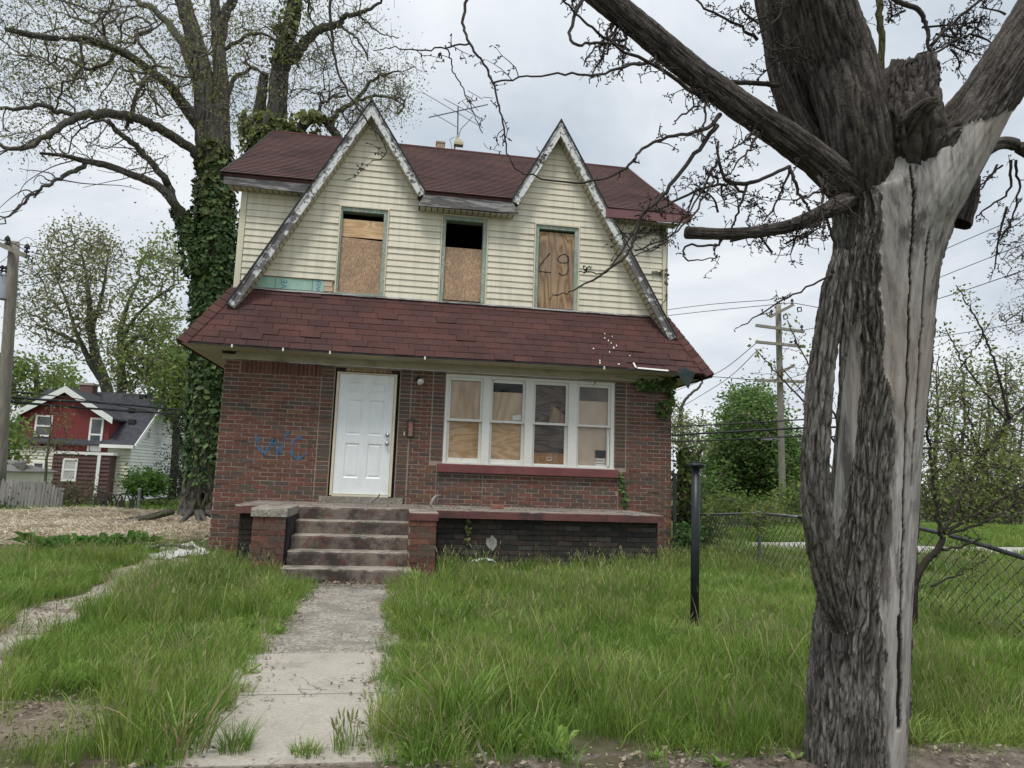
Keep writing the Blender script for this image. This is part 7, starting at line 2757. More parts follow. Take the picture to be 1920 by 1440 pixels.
gtree('little_tree', 'small round green tree on a thin stem in front of the cream wall', [(262, 968, 3.4), (263, 935, 3), (268, 912, 2.4), (272, 895, 1.4)], 21.2,
      [(270, 903, 34, 20, 2), (262, 912, 28, 12, 1), (296, 910, 14, 12, 0.5)], 150, 0.25, [(0.1, 0.2, 0.04), (0.13, 0.24, 0.05), (0.075, 0.15, 0.03)], 15, 0.13, 0.06, 0.006, MAT['twig_pale'], MAT['twig_pale'], er)
gtree('thin_sapling', 'thin half bare sapling with rusty leaves before the red gable', [(85, 935, 2.6), (86, 880, 2.4), (92, 830, 2), (95, 790, 1.4), (96, 760, 0.8)], 24,
      [(105, 795, 30, 45, 1.5), (75, 815, 35, 30, 1), (60, 845, 30, 20, 0.6), (120, 840, 30, 15, 0.4)], 70, 0.5, [(0.2, 0.17, 0.05), (0.16, 0.2, 0.06), (0.22, 0.13, 0.06)], 5, 0.16, 0.055, 0.006, MAT['twig_pale'], MAT['twig_pale'], er)


def bush(name, label, blobs, D, n, dd, cols, size, r, twigs=0, flat=0.1, cat='bush', spread=0.12, per=8, group=None, tw=None, base=None):
    g = pD(blobs[0][0], blobs[0][1] + blobs[0][3], D)
    root = thing(name, label, cat, (g[0], g[1], float(height(g[0], g[1]))), group)
    tg = px_cloud(r, n, blobs, D, dd)
    base = base or [np.array([g[0] + r.normal(0, 0.1), g[1], float(height(g[0], g[1]))]) + (0, 0, k * 0.08) for k in range(4)]
    ch, tips, P, cnt = grow(base, tg, r, 0.0035 if D < 15 else 0.006, 0.1, 0, 0.1, 2, 0.3, 0.02)
    mb = MB()
    add_twigs(mb, ch, lim=(3, 4))
    mb.build('stems', tw or MAT['twig_far'], root, True, kind='stuff')
    mb = MB()
    leaves(mb, tips, per, spread, size, cols, r, flat)
    mb.build('foliage', MAT['leaf'], root, kind='stuff')
    return root


# dark conifer beside the ivy trunk
sp = pD(330, 975, 23)
root = thing('conifer', 'dark drooping conifer in front of the white end wall', 'tree', (sp[0], sp[1], 0))
mb = MB()
mb.tube([(sp[0] + 0.2, sp[1], -0.3), (sp[0] + 0.35, sp[1], 2.0), (sp[0] + 0.4, sp[1], 3.9)], [0.1, 0.07, 0.02], 8, (0.3, 0, 0))
mb.build('trunk', MAT['bark_grey'], root)
mb = MB()
mb2 = MB()
for i in range(95):
    z = 0.6 + 3.3 * er.random() ** 0.9
    a = er.uniform(0, 6.28)
    L = (1.35 - 0.3 * abs(z - 1.7)) * er.uniform(0.5, 1.0)
    p = np.array([sp[0] + 0.3, sp[1], z])
    d = np.array([math.cos(a), math.sin(a), 0.05])
    pts = np.array([p + d * L * t + (0, 0, -0.5 * L * t * t) for t in np.linspace(0, 1, 6)])
    mb2.tube(pts, np.linspace(0.025, 0.006, 6), 4)
    for q in pts[2:]:
        leaves(mb, [q], 26, (0.13, 0.13, 0.1), 0.05, [(0.022, 0.036, 0.018), (0.035, 0.052, 0.022), (0.05, 0.062, 0.026), (0.03, 0.03, 0.02)], er, 0, 0.3)
mb2.build('boughs', MAT['twig_far'], root, kind='stuff')
mb.build('crown', MAT['leaf'], root, kind='stuff')

BRB = [(0.16, 0.12, 0.075), (0.12, 0.11, 0.05), (0.13, 0.15, 0.05), (0.1, 0.08, 0.055)]
bush('bramble', 'brown leafless bramble thicket beside the grey fence', [(150, 930, 52, 26, 1), (120, 920, 30, 18, 0.5)], 20.8, 260, 0.5, BRB, 0.04, er, per=5)
bush('hedge_bush', 'low green bush behind the conifer and fence post', [(312, 955, 32, 13, 1), (285, 953, 24, 10, 0.6)], 21.5, 130, 0.5, MIDG, 0.055, er)
bush('hedge_bush', 'dark round bush at the fence foot, left of all', [(2, 948, 16, 15, 1)], 19.5, 60, 0.2, [(0.06, 0.11, 0.03), (0.08, 0.14, 0.04)], 0.05, er)
bush('hedge_bush', 'greenery filling the gap left of the shed, leafy to its top', [(-20, 850, 50, 60, 1), (20, 820, 25, 40, 0.6)], 34, 160, 0.8, MIDG, 0.14, er, spread=0.35, per=10)

# dense maple at the right
DG = [(0.095, 0.18, 0.048), (0.125, 0.215, 0.058), (0.16, 0.25, 0.075), (0.07, 0.13, 0.037), (0.2, 0.26, 0.09)]
root, tips = gtree('dense_tree', 'full round bright green tree standing before the right utility pole', [(1415, 1000, 11), (1413, 940, 10), (1412, 880, 8), (1410, 820, 6), (1408, 770, 3)], 46,
                   [(1410, 790, 62, 52, 1.6), (1412, 860, 88, 55, 2.4), (1415, 915, 88, 50, 2), (1350, 880, 30, 50, 0.7), (1480, 870, 30, 60, 0.9), (1405, 750, 30, 18, 0.35)], 800, 2.2, DG, 48, 0.5, 0.14, 0.02, MAT['bark_grey'], MAT['twig_far'], er, flat=0.55)
gtree('gnarled_tree', 'gnarled grey tree with a broken dead bough past the house corner', [(1306, 950, 11), (1304, 890, 9), (1301, 868, 8), (1290, 848, 5), (1276, 835, 4), (1262, 828, 3)], 38,
      [(1285, 815, 26, 40, 1.6), (1310, 820, 24, 40, 1), (1268, 790, 14, 40, 0.6)], 150, 0.9, PALE[:3] + MIDG[:2], 12, 0.3, 0.09, 0.012, MAT['bark_grey'], MAT['twig_pale'], er,
      extra=[[(1303, 872, 7), (1310, 850, 5), (1319, 838, 3.4), (1325, 826, 2.4)], [(1276, 895, 7), (1282, 850, 5), (1278, 800, 3.4), (1276, 775, 3), (1283, 752, 2.8), (1298, 736, 2.4), (1311, 726, 2.2), (1317, 712, 1.8), (1314, 703, 1.2)], [(1278, 772, 2), (1268, 760, 1.6), (1262, 768, 1.2)]])
# bushes and weeds along the right boundary
VG = [(0.1, 0.17, 0.04), (0.15, 0.22, 0.055), (0.2, 0.24, 0.07), (0.07, 0.12, 0.03)]
bush('vine_bush', 'vine covered stump beside the right house corner', [(1285, 900, 17, 45, 1.4), (1288, 860, 14, 20, 0.6), (1282, 960, 18, 30, 0.6)], 13.2, 130, 0.25, VG + [(0.08, 0.045, 0.03)], 0.055, er, per=7, spread=0.07)
mb = MB()
a, b = pD(1288, 1050, 13.6), pD(1283, 845, 13.6)
mb.tube(wiggle(catmull([a, (a + b) / 2 + (0.03, 0, 0), b], 4), 0.06, 4), np.linspace(0.2, 0.12, 9), 10, (0.1, 0, 0))
o = mb.build('dead_stump', bark_mat('rust_dark_bark', (0.015, 0.011, 0.01), (0.04, 0.026, 0.021), (0.08, 0.05, 0.04)), None, True)
tag(o, 'dark rotten stump under vines by the house corner', 'stump')
bush('corner_weeds', 'leafy green weeds at the right corner of the house', [(1290, 1005, 26, 22, 1), (1285, 1035, 22, 18, 0.8)], 12.2, 80, 0.2, [(0.06, 0.14, 0.04), (0.09, 0.19, 0.06), (0.12, 0.22, 0.07)], 0.06, er, per=7, spread=0.06, flat=0.5)
bush('fence_bush', 'bright bush behind the black post', [(1332, 975, 18, 40, 1), (1326, 1020, 14, 26, 0.6)], 13.5, 120, 0.3, VG, 0.05, er, per=8)
bush('fence_bush', 'green bush climbing over the first bay of the wire fence', [(1400, 950, 60, 16, 1), (1360, 945, 30, 18, 0.6)], 17.5, 220, 0.5, VG, 0.05, er, per=8)
bush('fence_bush', 'leafy vine trailing along the top rail by the fence post', [(1440, 962, 45, 14, 1), (1490, 975, 40, 12, 0.5), (1420, 985, 18, 16, 0.5)], 11.0, 110, 0.15, [(0.12, 0.19, 0.04), (0.18, 0.23, 0.06), (0.24, 0.25, 0.08)], 0.03, er, per=7, spread=0.06, base=[np.array([6.78, -0.9 - 0.25 * k, 0.93]) for k in range(6)])
bush('fence_bush', 'shrubs behind the wire fence left of the big trunk', [(1500, 940, 50, 32, 1), (1560, 930, 40, 40, 0.7)], 24, 240, 0.6, VG + MIDG, 0.075, er, per=9, spread=0.2)
bush('dry_brush', 'brown dry brush at the far end of the lot behind the wire fence', [(1490, 985, 75, 22, 1), (1560, 985, 50, 20, 0.6)], 25, 300, 0.8, [(0.11, 0.085, 0.065), (0.15, 0.12, 0.09), (0.1, 0.1, 0.06)], 0.06, er, per=6, spread=0.2)
bush('dry_brush', 'dark low scrub on the left of the right hand lot', [(1380, 985, 60, 22, 1)], 22, 160, 0.6, [(0.06, 0.08, 0.03), (0.09, 0.09, 0.05), (0.08, 0.06, 0.05)], 0.06, er, per=7, spread=0.2)
bush('undergrowth', 'dark brown and green undergrowth filling the foot of the right hand thicket', [(1840, 945, 120, 42, 1.4), (1770, 965, 50, 28, 0.6), (1900, 900, 60, 50, 0.8)], 37, 420, 1.0, [(0.1, 0.12, 0.05), (0.08, 0.085, 0.045), (0.13, 0.16, 0.06), (0.1, 0.08, 0.06)], 0.1, er, per=10, spread=0.3)
# thicket of young trees at the right edge
th_l = ['first thicket tree right of the big trunk, thin and budding', 'second thicket tree, densest of the budding row', 'third thicket tree with a double dark stem', 'thicket tree with yellow green leaves before the picture edge', 'last tree of the budding thicket, partly out of frame']
for i, (x, D) in enumerate(((1755, 40), (1805, 36), (1850, 42), (1885, 34), (1930, 38))):
    gtree('thicket_tree', th_l[i], [(x, 1000, 5), (x + 3, 930, 4.4), (x - 3, 860, 3.6), (x + 4, 780, 2.4), (x, 700, 1.2)], D,
          [(x, 800, 45, 110, 2), (x + 5, 900, 50, 70, 1.5), (x - 5, 720, 30, 60, 0.7), (x, 960, 50, 30, 0.6)], 240, 1.3, PALE + MIDG[:2], 10, 0.34, 0.09, 0.013, MAT['bark_grey'], MAT['twig_far'], er, 'budding thicket at the right',
          extra=[[(x + 12, 1000, 3), (x + 16, 920, 2.6), (x + 28, 840, 2), (x + 36, 760, 1.2)]])
gtree('edge_tree', 'budding tree reaching in at the right edge, high over the thicket', [(2010, 1020, 14), (2005, 800, 12), (1990, 640, 9), (1985, 520, 5), (1980, 430, 3)], 34,
      [(1915, 500, 40, 60, 1), (1905, 590, 35, 40, 1), (1975, 470, 60, 80, 1.4), (1960, 620, 60, 50, 0.8)], 300, 1.2, [(0.1, 0.09, 0.06), (0.14, 0.13, 0.07), (0.11, 0.12, 0.05)], 5, 0.25, 0.055, 0.01, MAT['bark_grey'], MAT['twig_far'], er)
# sapling by the wire fence
SD = 6.3
SP = [
    [(1712, 1110, 7.5), (1720, 1080, 7), (1738, 1050, 6.5), (1757, 1032, 6), (1768, 1010, 5), (1764, 1000, 4.4)],
    [(1764, 1005, 4.4), (1756, 950, 3.6), (1748, 880, 3), (1740, 810, 2.4), (1738, 750, 1.8)],
    [(1765, 1000, 4.6), (1790, 960, 4), (1812, 915, 3.6), (1842, 860, 3.4), (1870, 815, 3.2), (1895, 785, 3), (1925, 760, 2.6)],
    [(1893, 785, 2.6), (1880, 735, 2.4), (1868, 690, 2.2), (1852, 645, 2), (1832, 600, 1.6), (1808, 560, 1.2), (1792, 535, 0.9)],
    [(1888, 790, 2), (1850, 740, 1.8), (1820, 700, 1.6), (1798, 665, 1.4), (1780, 630, 1), (1772, 615, 0.8)],
    [(1768, 1000, 3.6), (1820, 970, 3), (1870, 940, 2.4), (1925, 905, 2)],
    [(1770, 1003, 3), (1830, 985, 2.6), (1880, 960, 2), (1930, 930, 1.6)],
    [(1850, 850, 2), (1800, 810, 1.6), (1765, 790, 1.2), (1745, 785, 0.9)],
    [(1840, 860, 2), (1820, 800, 1.6), (1815, 750, 1.2)],
    [(1800, 690, 1.4), (1830, 650, 1.2), (1852, 610, 0.9)],
    [(1757, 1032, 3), (1800, 1025, 2.4), (1840, 1010, 1.6)],
    [(1745, 1100, 2), (1800, 1075, 1.6), (1850, 1050, 1.2)],
    [(1565, 830, 2, -0.6), (1530, 775, 1.8, -0.6), (1490, 735, 1.6, -0.6), (1450, 692, 1.2, -0.6), (1416, 654, 0.9, -0.6)],
    [(1570, 790, 2, -0.6), (1545, 730, 1.6, -0.6), (1520, 690, 1.4, -0.6), (1498, 650, 1.2, -0.6), (1476, 600, 0.8, -0.6)],
]
s0 = pD(1712, 1115, SD)
sap = thing('sapling', 'crooked young tree with small yellow green leaves by the wire fence', 'tree', (s0[0], s0[1], 0))
mb, lm, tm = MB(), MB(), MB()
pts, rr = pxl(SP[0], SD)
pts = np.vstack([[[pts[0][0] - 0.03, pts[0][1], -0.05]], pts])
rr = np.concatenate([[rr[0]], rr])
tm.tube(wiggle(pts, 0.02, 1), rr, 9, (0.3, 0, 0))
tm.build('trunk', MAT['bark_limb'], sap, True)
SG = [(0.16, 0.21, 0.05), (0.21, 0.26, 0.07), (0.12, 0.16, 0.04), (0.25, 0.27, 0.1)]
for i, rows in enumerate(SP[1:]):
    pts, rr = pxl(rows, SD)
    pts = wiggle(pts, 0.03, 50 + i)
    mb.tube(pts, np.maximum(rr, 0.002), 6)
    L = np.sum(np.linalg.norm(np.diff(pts, axis=0), axis=1))
    spurs(mb, pts, rr, er, int(3 + L * 7), 0.06, 0.3, 0, 0.3)
    k = np.linspace(len(pts) * 0.25, len(pts) - 1, int(L * 17)).astype(int)
    leaves(lm, pts[k], 6, 0.045, 0.017, SG, er, 0.2, 0.7)
# leafy sprays filling its crown
tg = px_cloud(er, 170, [(1800, 830, 60, 70, 1.5), (1860, 890, 60, 50, 1.3), (1780, 740, 40, 60, 0.7), (1890, 840, 40, 50, 1), (1780, 930, 50, 50, 0.7)], SD, 0.5)
base = np.vstack([pxl(rows, SD)[0] for rows in SP[1:9]])
ch, tips, P, cnt = grow(list(base), tg, er, 0.0022, 0.1, 0, 0, 2, 0.4, 0.006)
add_twigs(mb, ch, lim=(4, 4))
leaves(lm, tips, 9, 0.055, 0.018, SG, er, 0.2, 0.7)
mb.build('branches', MAT['twig'], sap, True, kind='stuff')
lm.build('crown', MAT['leaf'], sap, kind='stuff')

# far wood closing the horizon
mb = MB()
n = 5200
x = er.uniform(-150, 190, n)
yy = er.uniform(72, 92, n)
hh = 3.2 + 1.6 * np.sin(x * 0.11) + 1.3 * np.sin(x * 0.37 + 2)
z = -1.0 + er.random(n) ** 0.8 * np.maximum(hh, 2)
leaves(mb, np.stack([x, yy, z], 1), 3, 0.7, 0.55, [(0.075, 0.1, 0.04), (0.1, 0.12, 0.05), (0.06, 0.085, 0.035), (0.11, 0.105, 0.06)], er, 0.2, 0.7)
mb.build('far_wood', MAT['leaf'], None, kind='stuff')


# ---------------------------------------------------------------- utility poles and wires
def pole(label, px_top, px_bot, D, rpx):
    t, b = pD(*px_top, D), pD(*px_bot, D)
    g = float(height(b[0], b[1]))
    b = b + (t - b) * ((g - 0.1 - b[2]) / (t[2] - b[2]))
    o = thing('utility_pole', label, 'utility pole', (b[0], b[1], g), 'utility poles')
    mb = MB()
    r_ = rpx * D / FPX
    mb.tube([lerp(b, t, k / 6) for k in range(7)], np.linspace(r_ * 1.25, r_, 7), 14, (0.4, 0, 0))
    mb.build('shaft', MAT['pole_wood'], o, True)
    return o, t


def crossarm(o, a, b, D, w_=0.11):
    mb = MB()
    mb.bar(pD(*a, D), pD(*b, D), w_, w_ * 1.15)
    return mb.build('crossarm', MAT['pole_wood'], o)


def insulator(par, x, y, D, h=0.3):
    p = pD(x, y, D)
    mb = MB()
    k = h / 0.3
    mb.tube([p + (0, 0, s_ * k) for s_ in (0, 0.06, 0.065, 0.11, 0.115, 0.17, 0.175, 0.24, 0.3)], [0.02, 0.02, 0.075, 0.06, 0.03, 0.03, 0.085, 0.07, 0.02], 10)
    mb.build('insulator', MAT['dark_edge'], par)


LP = 21.5
o, t = pole('grey wooden utility pole with a grey transformer can at the left edge', (27, 453), (-2, 905), LP, 9)
ca = crossarm(o, (-40, 440), (50, 481), LP - 0.25, 0.12)
for x, y in ((12, 463), (49, 478)):
    insulator(ca, x, y, LP - 0.25, 0.36)
mb = MB()
c0 = pD(6, 562, LP - 0.1)
mb.tube([c0 + (0, 0, s_) for s_ in (0, 0.02, 0.72, 0.74, 0.78, 0.8)], [0.14, 0.17, 0.17, 0.185, 0.185, 0.03], 20)
tc = mb.build('transformer', mottled('grey_transformer', (0.3, 0.33, 0.37), (0.36, 0.39, 0.43), 4, 0.5), o)
insulator(tc, 11, 513, LP - 0.1, 0.25)
insulator(tc, 3, 512, LP - 0.1, 0.25)
mb = MB()
for z_ in (0.2, 0.6):
    mb.bar(c0 + (0.1, 0, z_), c0 + (0.42, 0.05, z_), 0.05, 0.05)
mb.build('bracket', MAT['galv'], o, kind='stuff')
mb = MB()
for r0 in ([(5, 520), (-5, 500), (15, 480), (20, 470)], [(27, 458), (50, 445), (65, 455), (70, 470), (62, 480)], [(35, 500), (48, 500), (52, 490)]):
    pts = np.array([pD(x, y, LP - 0.2) for x, y in catmull(r0, 5)])
    mb.tube(pts, 0.008, 4)
pts = [pD(x, y, LP - 0.25) for x, y in ((55, 480), (62, 482), (58, 492), (52, 488), (55, 480))]
mb.tube(pts, 0.02, 5)
mb.build('jumper_wire', MAT['cable'], o, kind='stuff')

RP_ = 35.0
o2, t2 = pole('tall utility pole with many crossarms right of the house', (1459, 572), (1468, 960), RP_, 5.2)
for a, b in (((1444, 594), (1488, 571)), ((1417, 610), (1508, 622)), ((1417, 641), (1510, 650)), ((1420, 713), (1508, 716)), ((1466, 698), (1490, 684))):
    ca = crossarm(o2, a, b, RP_ - 0.25, 0.12)
    if a[1] in (594, 610, 641):
        for k in ((0.06, 0.94) if a[1] == 594 else (0.95,) if a[1] == 610 else (0.8,)):
            insulator(ca, lerp(a[0], b[0], k), lerp(a[1], b[1], k), RP_ - 0.25, 0.34)
mb = MB()
for x, y in ((1498, 580), (1472, 594)):
    pts = [pD(x + a, y + b, RP_ - 0.3) for a, b in ((-3, -3), (4, -4), (5, 3), (-2, 5), (-3, -3))]
    mb.tube(pts, 0.035, 5)
mb.build('fuse_cutout', MAT['cable'], o2, kind='stuff')
mb = MB()
mb.tube([pD(1462, 826, RP_ - 0.2), pD(1450, 822, RP_ - 0.5), pD(1446, 822, RP_ - 0.5)], 0.03, 6)
p = pD(1440, 823, RP_ - 0.5)
mb.box(p[0] - 0.3, p[0] + 0.18, p[1] - 0.12, p[1] + 0.12, p[2] - 0.07, p[2] + 0.07)
mb.build('street_lamp', MAT['galv'], o2, kind='stuff')


def wire(label, rows, r_m, grp):
    rows = [(a[0], a[1], a[2]) for a in rows]
    s = catmull(rows, 8)
    pts = np.array([pD(a[0], a[1], a[2]) for a in s])
    mb = MB()
    mb.tube(pts, r_m, 5)
    o = mb.build('overhead_wire', MAT['cable'], None)
    tag(o, label, 'wire', grp)


GL, GR = 'wires left of the house', 'wires right of the house'
wire('upper thick black cable passing in front of the red house', [(-60, 735, 21), (60, 748, 24), (200, 756, 28), (365, 771, 32)], 0.045, GL)
wire('lower thick black cable passing in front of the red house', [(-60, 745, 21), (60, 757, 24), (200, 768, 28), (375, 778, 32)], 0.045, GL)
wire('thin wire above the two black cables by the red house', [(-60, 728, 21), (100, 742, 24), (230, 762, 28), (372, 790, 32)], 0.02, GL)
wire('thin wire leaving the left pole top to the right', [(49, 470, 21.5), (160, 500, 26), (300, 522, 32), (400, 530, 38)], 0.014, GL)
wire('second thin wire leaving the left pole top', [(12, 455, 21.5), (100, 468, 26), (260, 500, 32), (400, 520, 38)], 0.014, GL)
wire('wire rising out of frame from the left pole', [(49, 470, 21.5), (20, 455, 18), (-40, 440, 14)], 0.012, GL)
wire('topmost thin wire between the house and right pole', [(1200, 588, 42), (1330, 571, 39), (1447, 562, 35)], 0.018, GR)
wire('second thin wire between the house and right pole', [(1200, 598, 42), (1330, 583, 39), (1484, 568, 35)], 0.018, GR)
wire('wire slanting down from the crossarm to the house corner', [(1422, 640, 35), (1360, 690, 42), (1300, 720, 50), (1230, 745, 60)], 0.02, GR)
wire('lower slanting wire beneath the first', [(1422, 655, 35), (1370, 705, 42), (1300, 750, 50), (1230, 790, 60)], 0.02, GR)
wire('level wire at the lowest crossarm, passing behind the eave', [(1230, 703, 42), (1330, 706, 39), (1422, 713, 35)], 0.02, GR)
wire('thick upper black cable behind the house corner', [(1230, 801, 34), (1330, 797, 33), (1520, 786, 31), (1700, 778, 29)], 0.035, GR)
wire('thickest black cable behind the house corner', [(1230, 818, 34), (1330, 812, 33), (1520, 802, 31), (1700, 800, 29)], 0.05, GR)
wire('lowest black cable behind the house corner', [(1230, 828, 34), (1330, 826, 33), (1520, 818, 31), (1700, 826, 29)], 0.035, GR)
wire('wire dropping right from the pole into the thicket', [(1466, 690, 35), (1510, 740, 32), (1560, 780, 29)], 0.03, GR)
wire('upper wire right of the pole, passing behind the trunk', [(1488, 568, 35), (1560, 582, 32), (1700, 612, 28)], 0.018, GR)
wire('wire right of the pole at the second crossarm', [(1507, 619, 35), (1600, 600, 31), (1760, 560, 27), (1940, 500, 24)], 0.016, GR)
wire('upper sloping wire between trunk and right edge', [(1700, 500, 30), (1800, 455, 27), (1940, 395, 24)], 0.014, GR)
wire('lower sloping wire between trunk and right edge', [(1700, 545, 30), (1800, 505, 27), (1940, 450, 24)], 0.014, GR)
wire('sagging wire across the sky right of the trunk', [(1700, 640, 30), (1820, 622, 27), (1940, 600, 24)], 0.014, GR)
wire('dark cable crossing the thicket right of the trunk', [(1700, 838, 26), (1820, 843, 24), (1940, 848, 22)], 0.03, GR)

# ---------------------------------------------------------------- chain-link fence on the right boundary
FX = 6.8
cf = thing('wire_fence', 'sagging chain link fence on the right edge of the lawn', 'fence', (FX, -2.5, 0))
railp = [(0.9, 0.79), (0.3, 0.82), (-1.44, 0.93), (-2.6, 0.945), (-3.8, 0.965), (-4.75, 0.975), (-5.5, 0.9), (-6.25, 0.79), (-7.0, 0.7), (-8.2, 0.68)]
rz = lambda y: float(np.interp(-y, [-a for a, b in railp], [b for a, b in railp]))
mb = MB()
mb.tube(catmull([(FX + 0.02 * math.sin(y * 3), y, z) for y, z in railp[:4]], 5), 0.021, 8)
mb.build('top_rail', MAT['galv'], cf, True)
mb = MB()
mb.tube(catmull([(FX + 0.02 * math.sin(y * 3), y, z) for y, z in railp[3:]], 5), 0.023, 8)
mb.build('top_rail', MAT['dark_steel'], cf, True)
for y in (0.9, -1.44, -4.55, -8.2):
    mb = MB()
    mb.tube([(FX, y, -0.15), (FX, y, rz(y) + 0.0)], 0.03, 10)
    mb.tube([(FX, y, rz(y)), (FX, y, rz(y) + 0.03), (FX, y, rz(y) + 0.05)], [0.036, 0.034, 0.01], 10)
    mb.build('post', MAT['galv'], cf)
mb = MB()
st_ = 0.062
y = 0.9
i = 0
while y > -8.2:
    top = rz(y) - 0.02
    nrow = int(top / st_)
    pts = []
    for k in range(nrow + 1):
        yy_ = y + (st_ / 2 if ((k + i) % 2) else -st_ / 2)
        wv = 0.05 * math.sin(y * 1.3) * math.sin(k * 0.2)
        pts.append((FX - 0.035 + wv * 0.4 + 0.004 * (-1) ** k, yy_, top - k * st_ * top / (nrow * st_)))
    mb.tube(pts, 0.0042, 3, cap=False)
    y -= st_
    i += 1
mb.build('wire_mesh', MAT['dark_steel'], cf, kind='stuff')

# ---------------------------------------------------------------- black post on the lawn
b = pZ(1302, 1185, 0)
tp = pY(1305, 868, b[1])
post = thing('black_post', 'plain black metal post with a flat collar standing on the lawn', 'post', (b[0], b[1], 0))
H = tp[2]
lean = tp[0] - b[0]
mb = MB()
mb.tube([(b[0], b[1], -0.05), (b[0] + lean * 0.5, b[1], H * 0.5), (b[0] + lean, b[1], H - 0.03)], [0.040, 0.040, 0.041], 16)
mb.build('shaft', MAT['black_metal'], post, True)
mb = MB()
mb.tube([(b[0] + lean, b[1], H - 0.055 + s_) for s_ in (0, 0.012, 0.03, 0.034)], [0.042, 0.06, 0.085, 0.085], 18)
mb.tube([(b[0] + lean, b[1], H - 0.02 + s_) for s_ in (0, 0.012, 0.016)], [0.085, 0.08, 0.02], 18)
for a in (0.5, 2.6, 4.4):
    mb.tube([(b[0] + lean + 0.06 * math.cos(a), b[1] + 0.06 * math.sin(a), H - 0.01), (b[0] + lean + 0.06 * math.cos(a), b[1] + 0.06 * math.sin(a), H + 0.012)], 0.009, 6)
mb.build('collar', MAT['black_metal'], post, kind='stuff')
mb = MB()
mb.tube([(b[0] + lean + 0.012, b[1] - 0.04, H - 0.10), (b[0] + lean + 0.012, b[1] - 0.046, H - 0.10)], 0.009, 10)
mb.build('bolt_head', MAT['galv'], post)

# ---------------------------------------------------------------- white sheet and dead branch by the left corner
mb = MB()
n, m = 26, 18
v = []
for i in range(m):
    for k in range(n):
        s_, t_ = k / (n - 1), i / (m - 1)
        p = pZ(lerp(282, 390, s_), lerp(1052, 1016, t_) + 4 * math.sin(s_ * 9), 0)
        h = 0.03 + 0.1 * s_ ** 2 + 0.05 * mn.noise(Vector((s_ * 5, t_ * 4, 1))) + 0.025 * mn.noise(Vector((s_ * 13, t_ * 9, 4)))
        v.append((p[0], p[1] * 0.55 - 0.35, max(0.015, h)))
mb.add(v, [(i * n + k, i * n + k + 1, (i + 1) * n + k + 1, (i + 1) * n + k) for i in range(m - 1) for k in range(n - 1)])
o = mb.build('plastic_sheet', mottled('dirty_white_sheet', (0.36, 0.37, 0.36), (0.56, 0.57, 0.56), 7, 0.6, 0.2, 20, c=(0.26, 0.24, 0.21)), None, True)
tag(o, 'crumpled dirty white sheet lying by the left house corner', 'sheet')
db = thing('dead_branch', 'broken grey branch lying over the white sheet', 'branch', (-2.3, -0.9, 0.1))
for k, rows in enumerate(([(362, 1030, 12), (335, 1040, 10), (310, 1045, 8), (288, 1062, 6)], [(340, 1038, 6), (345, 1026, 5), (310, 1022, 4), (280, 1028, 3)], [(300, 1046, 5), (290, 1052, 4), (284, 1066, 3)], [(335, 1058, 5), (312, 1056, 5), (300, 1050, 3)])):
    pts, rr = pxl(rows, 10.9)
    mb = MB()
    mb.tube(wiggle(pts, 0.05, k), rr * 0.8, 8, (0.5, 0, 0))
    mb.build('limb', MAT['bark_grey'], db, True)

# ---------------------------------------------------------------- odds and ends on and by the porch
pts = [pY(x, y, -1.45) for x, y in ((812, 950), (808, 946), (812, 938), (819, 931), (827, 929))]
mb = MB()
mb.tube(catmull(pts, 5), np.concatenate([np.linspace(0.016, 0.03, 15), np.linspace(0.028, 0.014, 6)]), 9, (0.8, 0, 0))
o = mb.build('driftwood', MAT['dead_wood'], None, True)
tag(o, 'curved stick of bleached wood standing on the porch by the right pier', 'stick')
p = pY(932, 949, -0.9)
mb = MB()
mm = np.array(Matrix.Translation(Vector((p[0], -0.9, 0.876 + 0.03))) @ Matrix.Rotation(0.4, 4, 'Z') @ Matrix.Diagonal((0.2, 0.09, 0.058, 1)))
mb.add(UB[1][0] @ mm[:3, :3].T + mm[:3, 3], UB[1][1], (0.3, 0.13, 0.09))
tag(mb.build('loose_brick', MAT['brick_mesh'], None), 'single loose orange brick left on the porch floor', 'brick')
p = pZ(905, 1062, 0.1)
mb = MB()
v = [(p[0] + 0.17 * (k / 9 - 0.5) * 2, -1.9 + 0.09 * (i / 5 - 0.5), 0.17 + 0.05 * mn.noise(Vector((k * 0.7, i * 0.9, 0))) + 0.04 * (1 - ((k - 4.5) / 4.5) ** 2)) for i in range(6) for k in range(10)]
mb.add(v, [(i * 10 + k, i * 10 + k + 1, i * 10 + 11 + k, i * 10 + 10 + k) for i in range(5) for k in range(9)])
tag(mb.build('plastic_scrap', mottled('pale_green_plastic', (0.35, 0.52, 0.46), (0.5, 0.64, 0.58), 12, 0.4), None, True), 'scrap of pale green plastic in the grass below the porch wall', 'litter')
for i, rows in enumerate(([(695, 945), (702, 938), (709, 932), (712, 926)], [(757, 945), (758, 936), (762, 930)])):
    mb = MB()
    mb.tube(catmull([pY(x, y, -0.35) for x, y in rows], 4), 0.008, 5)
    tag(mb.build('dry_twig', MAT['twig'], None), ['dry forked twig lying on the porch before the door', 'dry upright stalk on the porch right of the door'][i], 'twig')
tw_ = MB()
pts = [pZ(895, 1390, 0.05), pZ(900, 1405, 0.04), pZ(908, 1420, 0.03), pZ(912, 1436, 0.02)]
tw_.tube(catmull(pts, 4), np.linspace(0.008, 0.014, 13), 7)
tag(tw_.build('fallen_stick', MAT['twig_pale'], None, True), 'bent grey stick lying at the lawn edge near the sidewalk', 'stick')


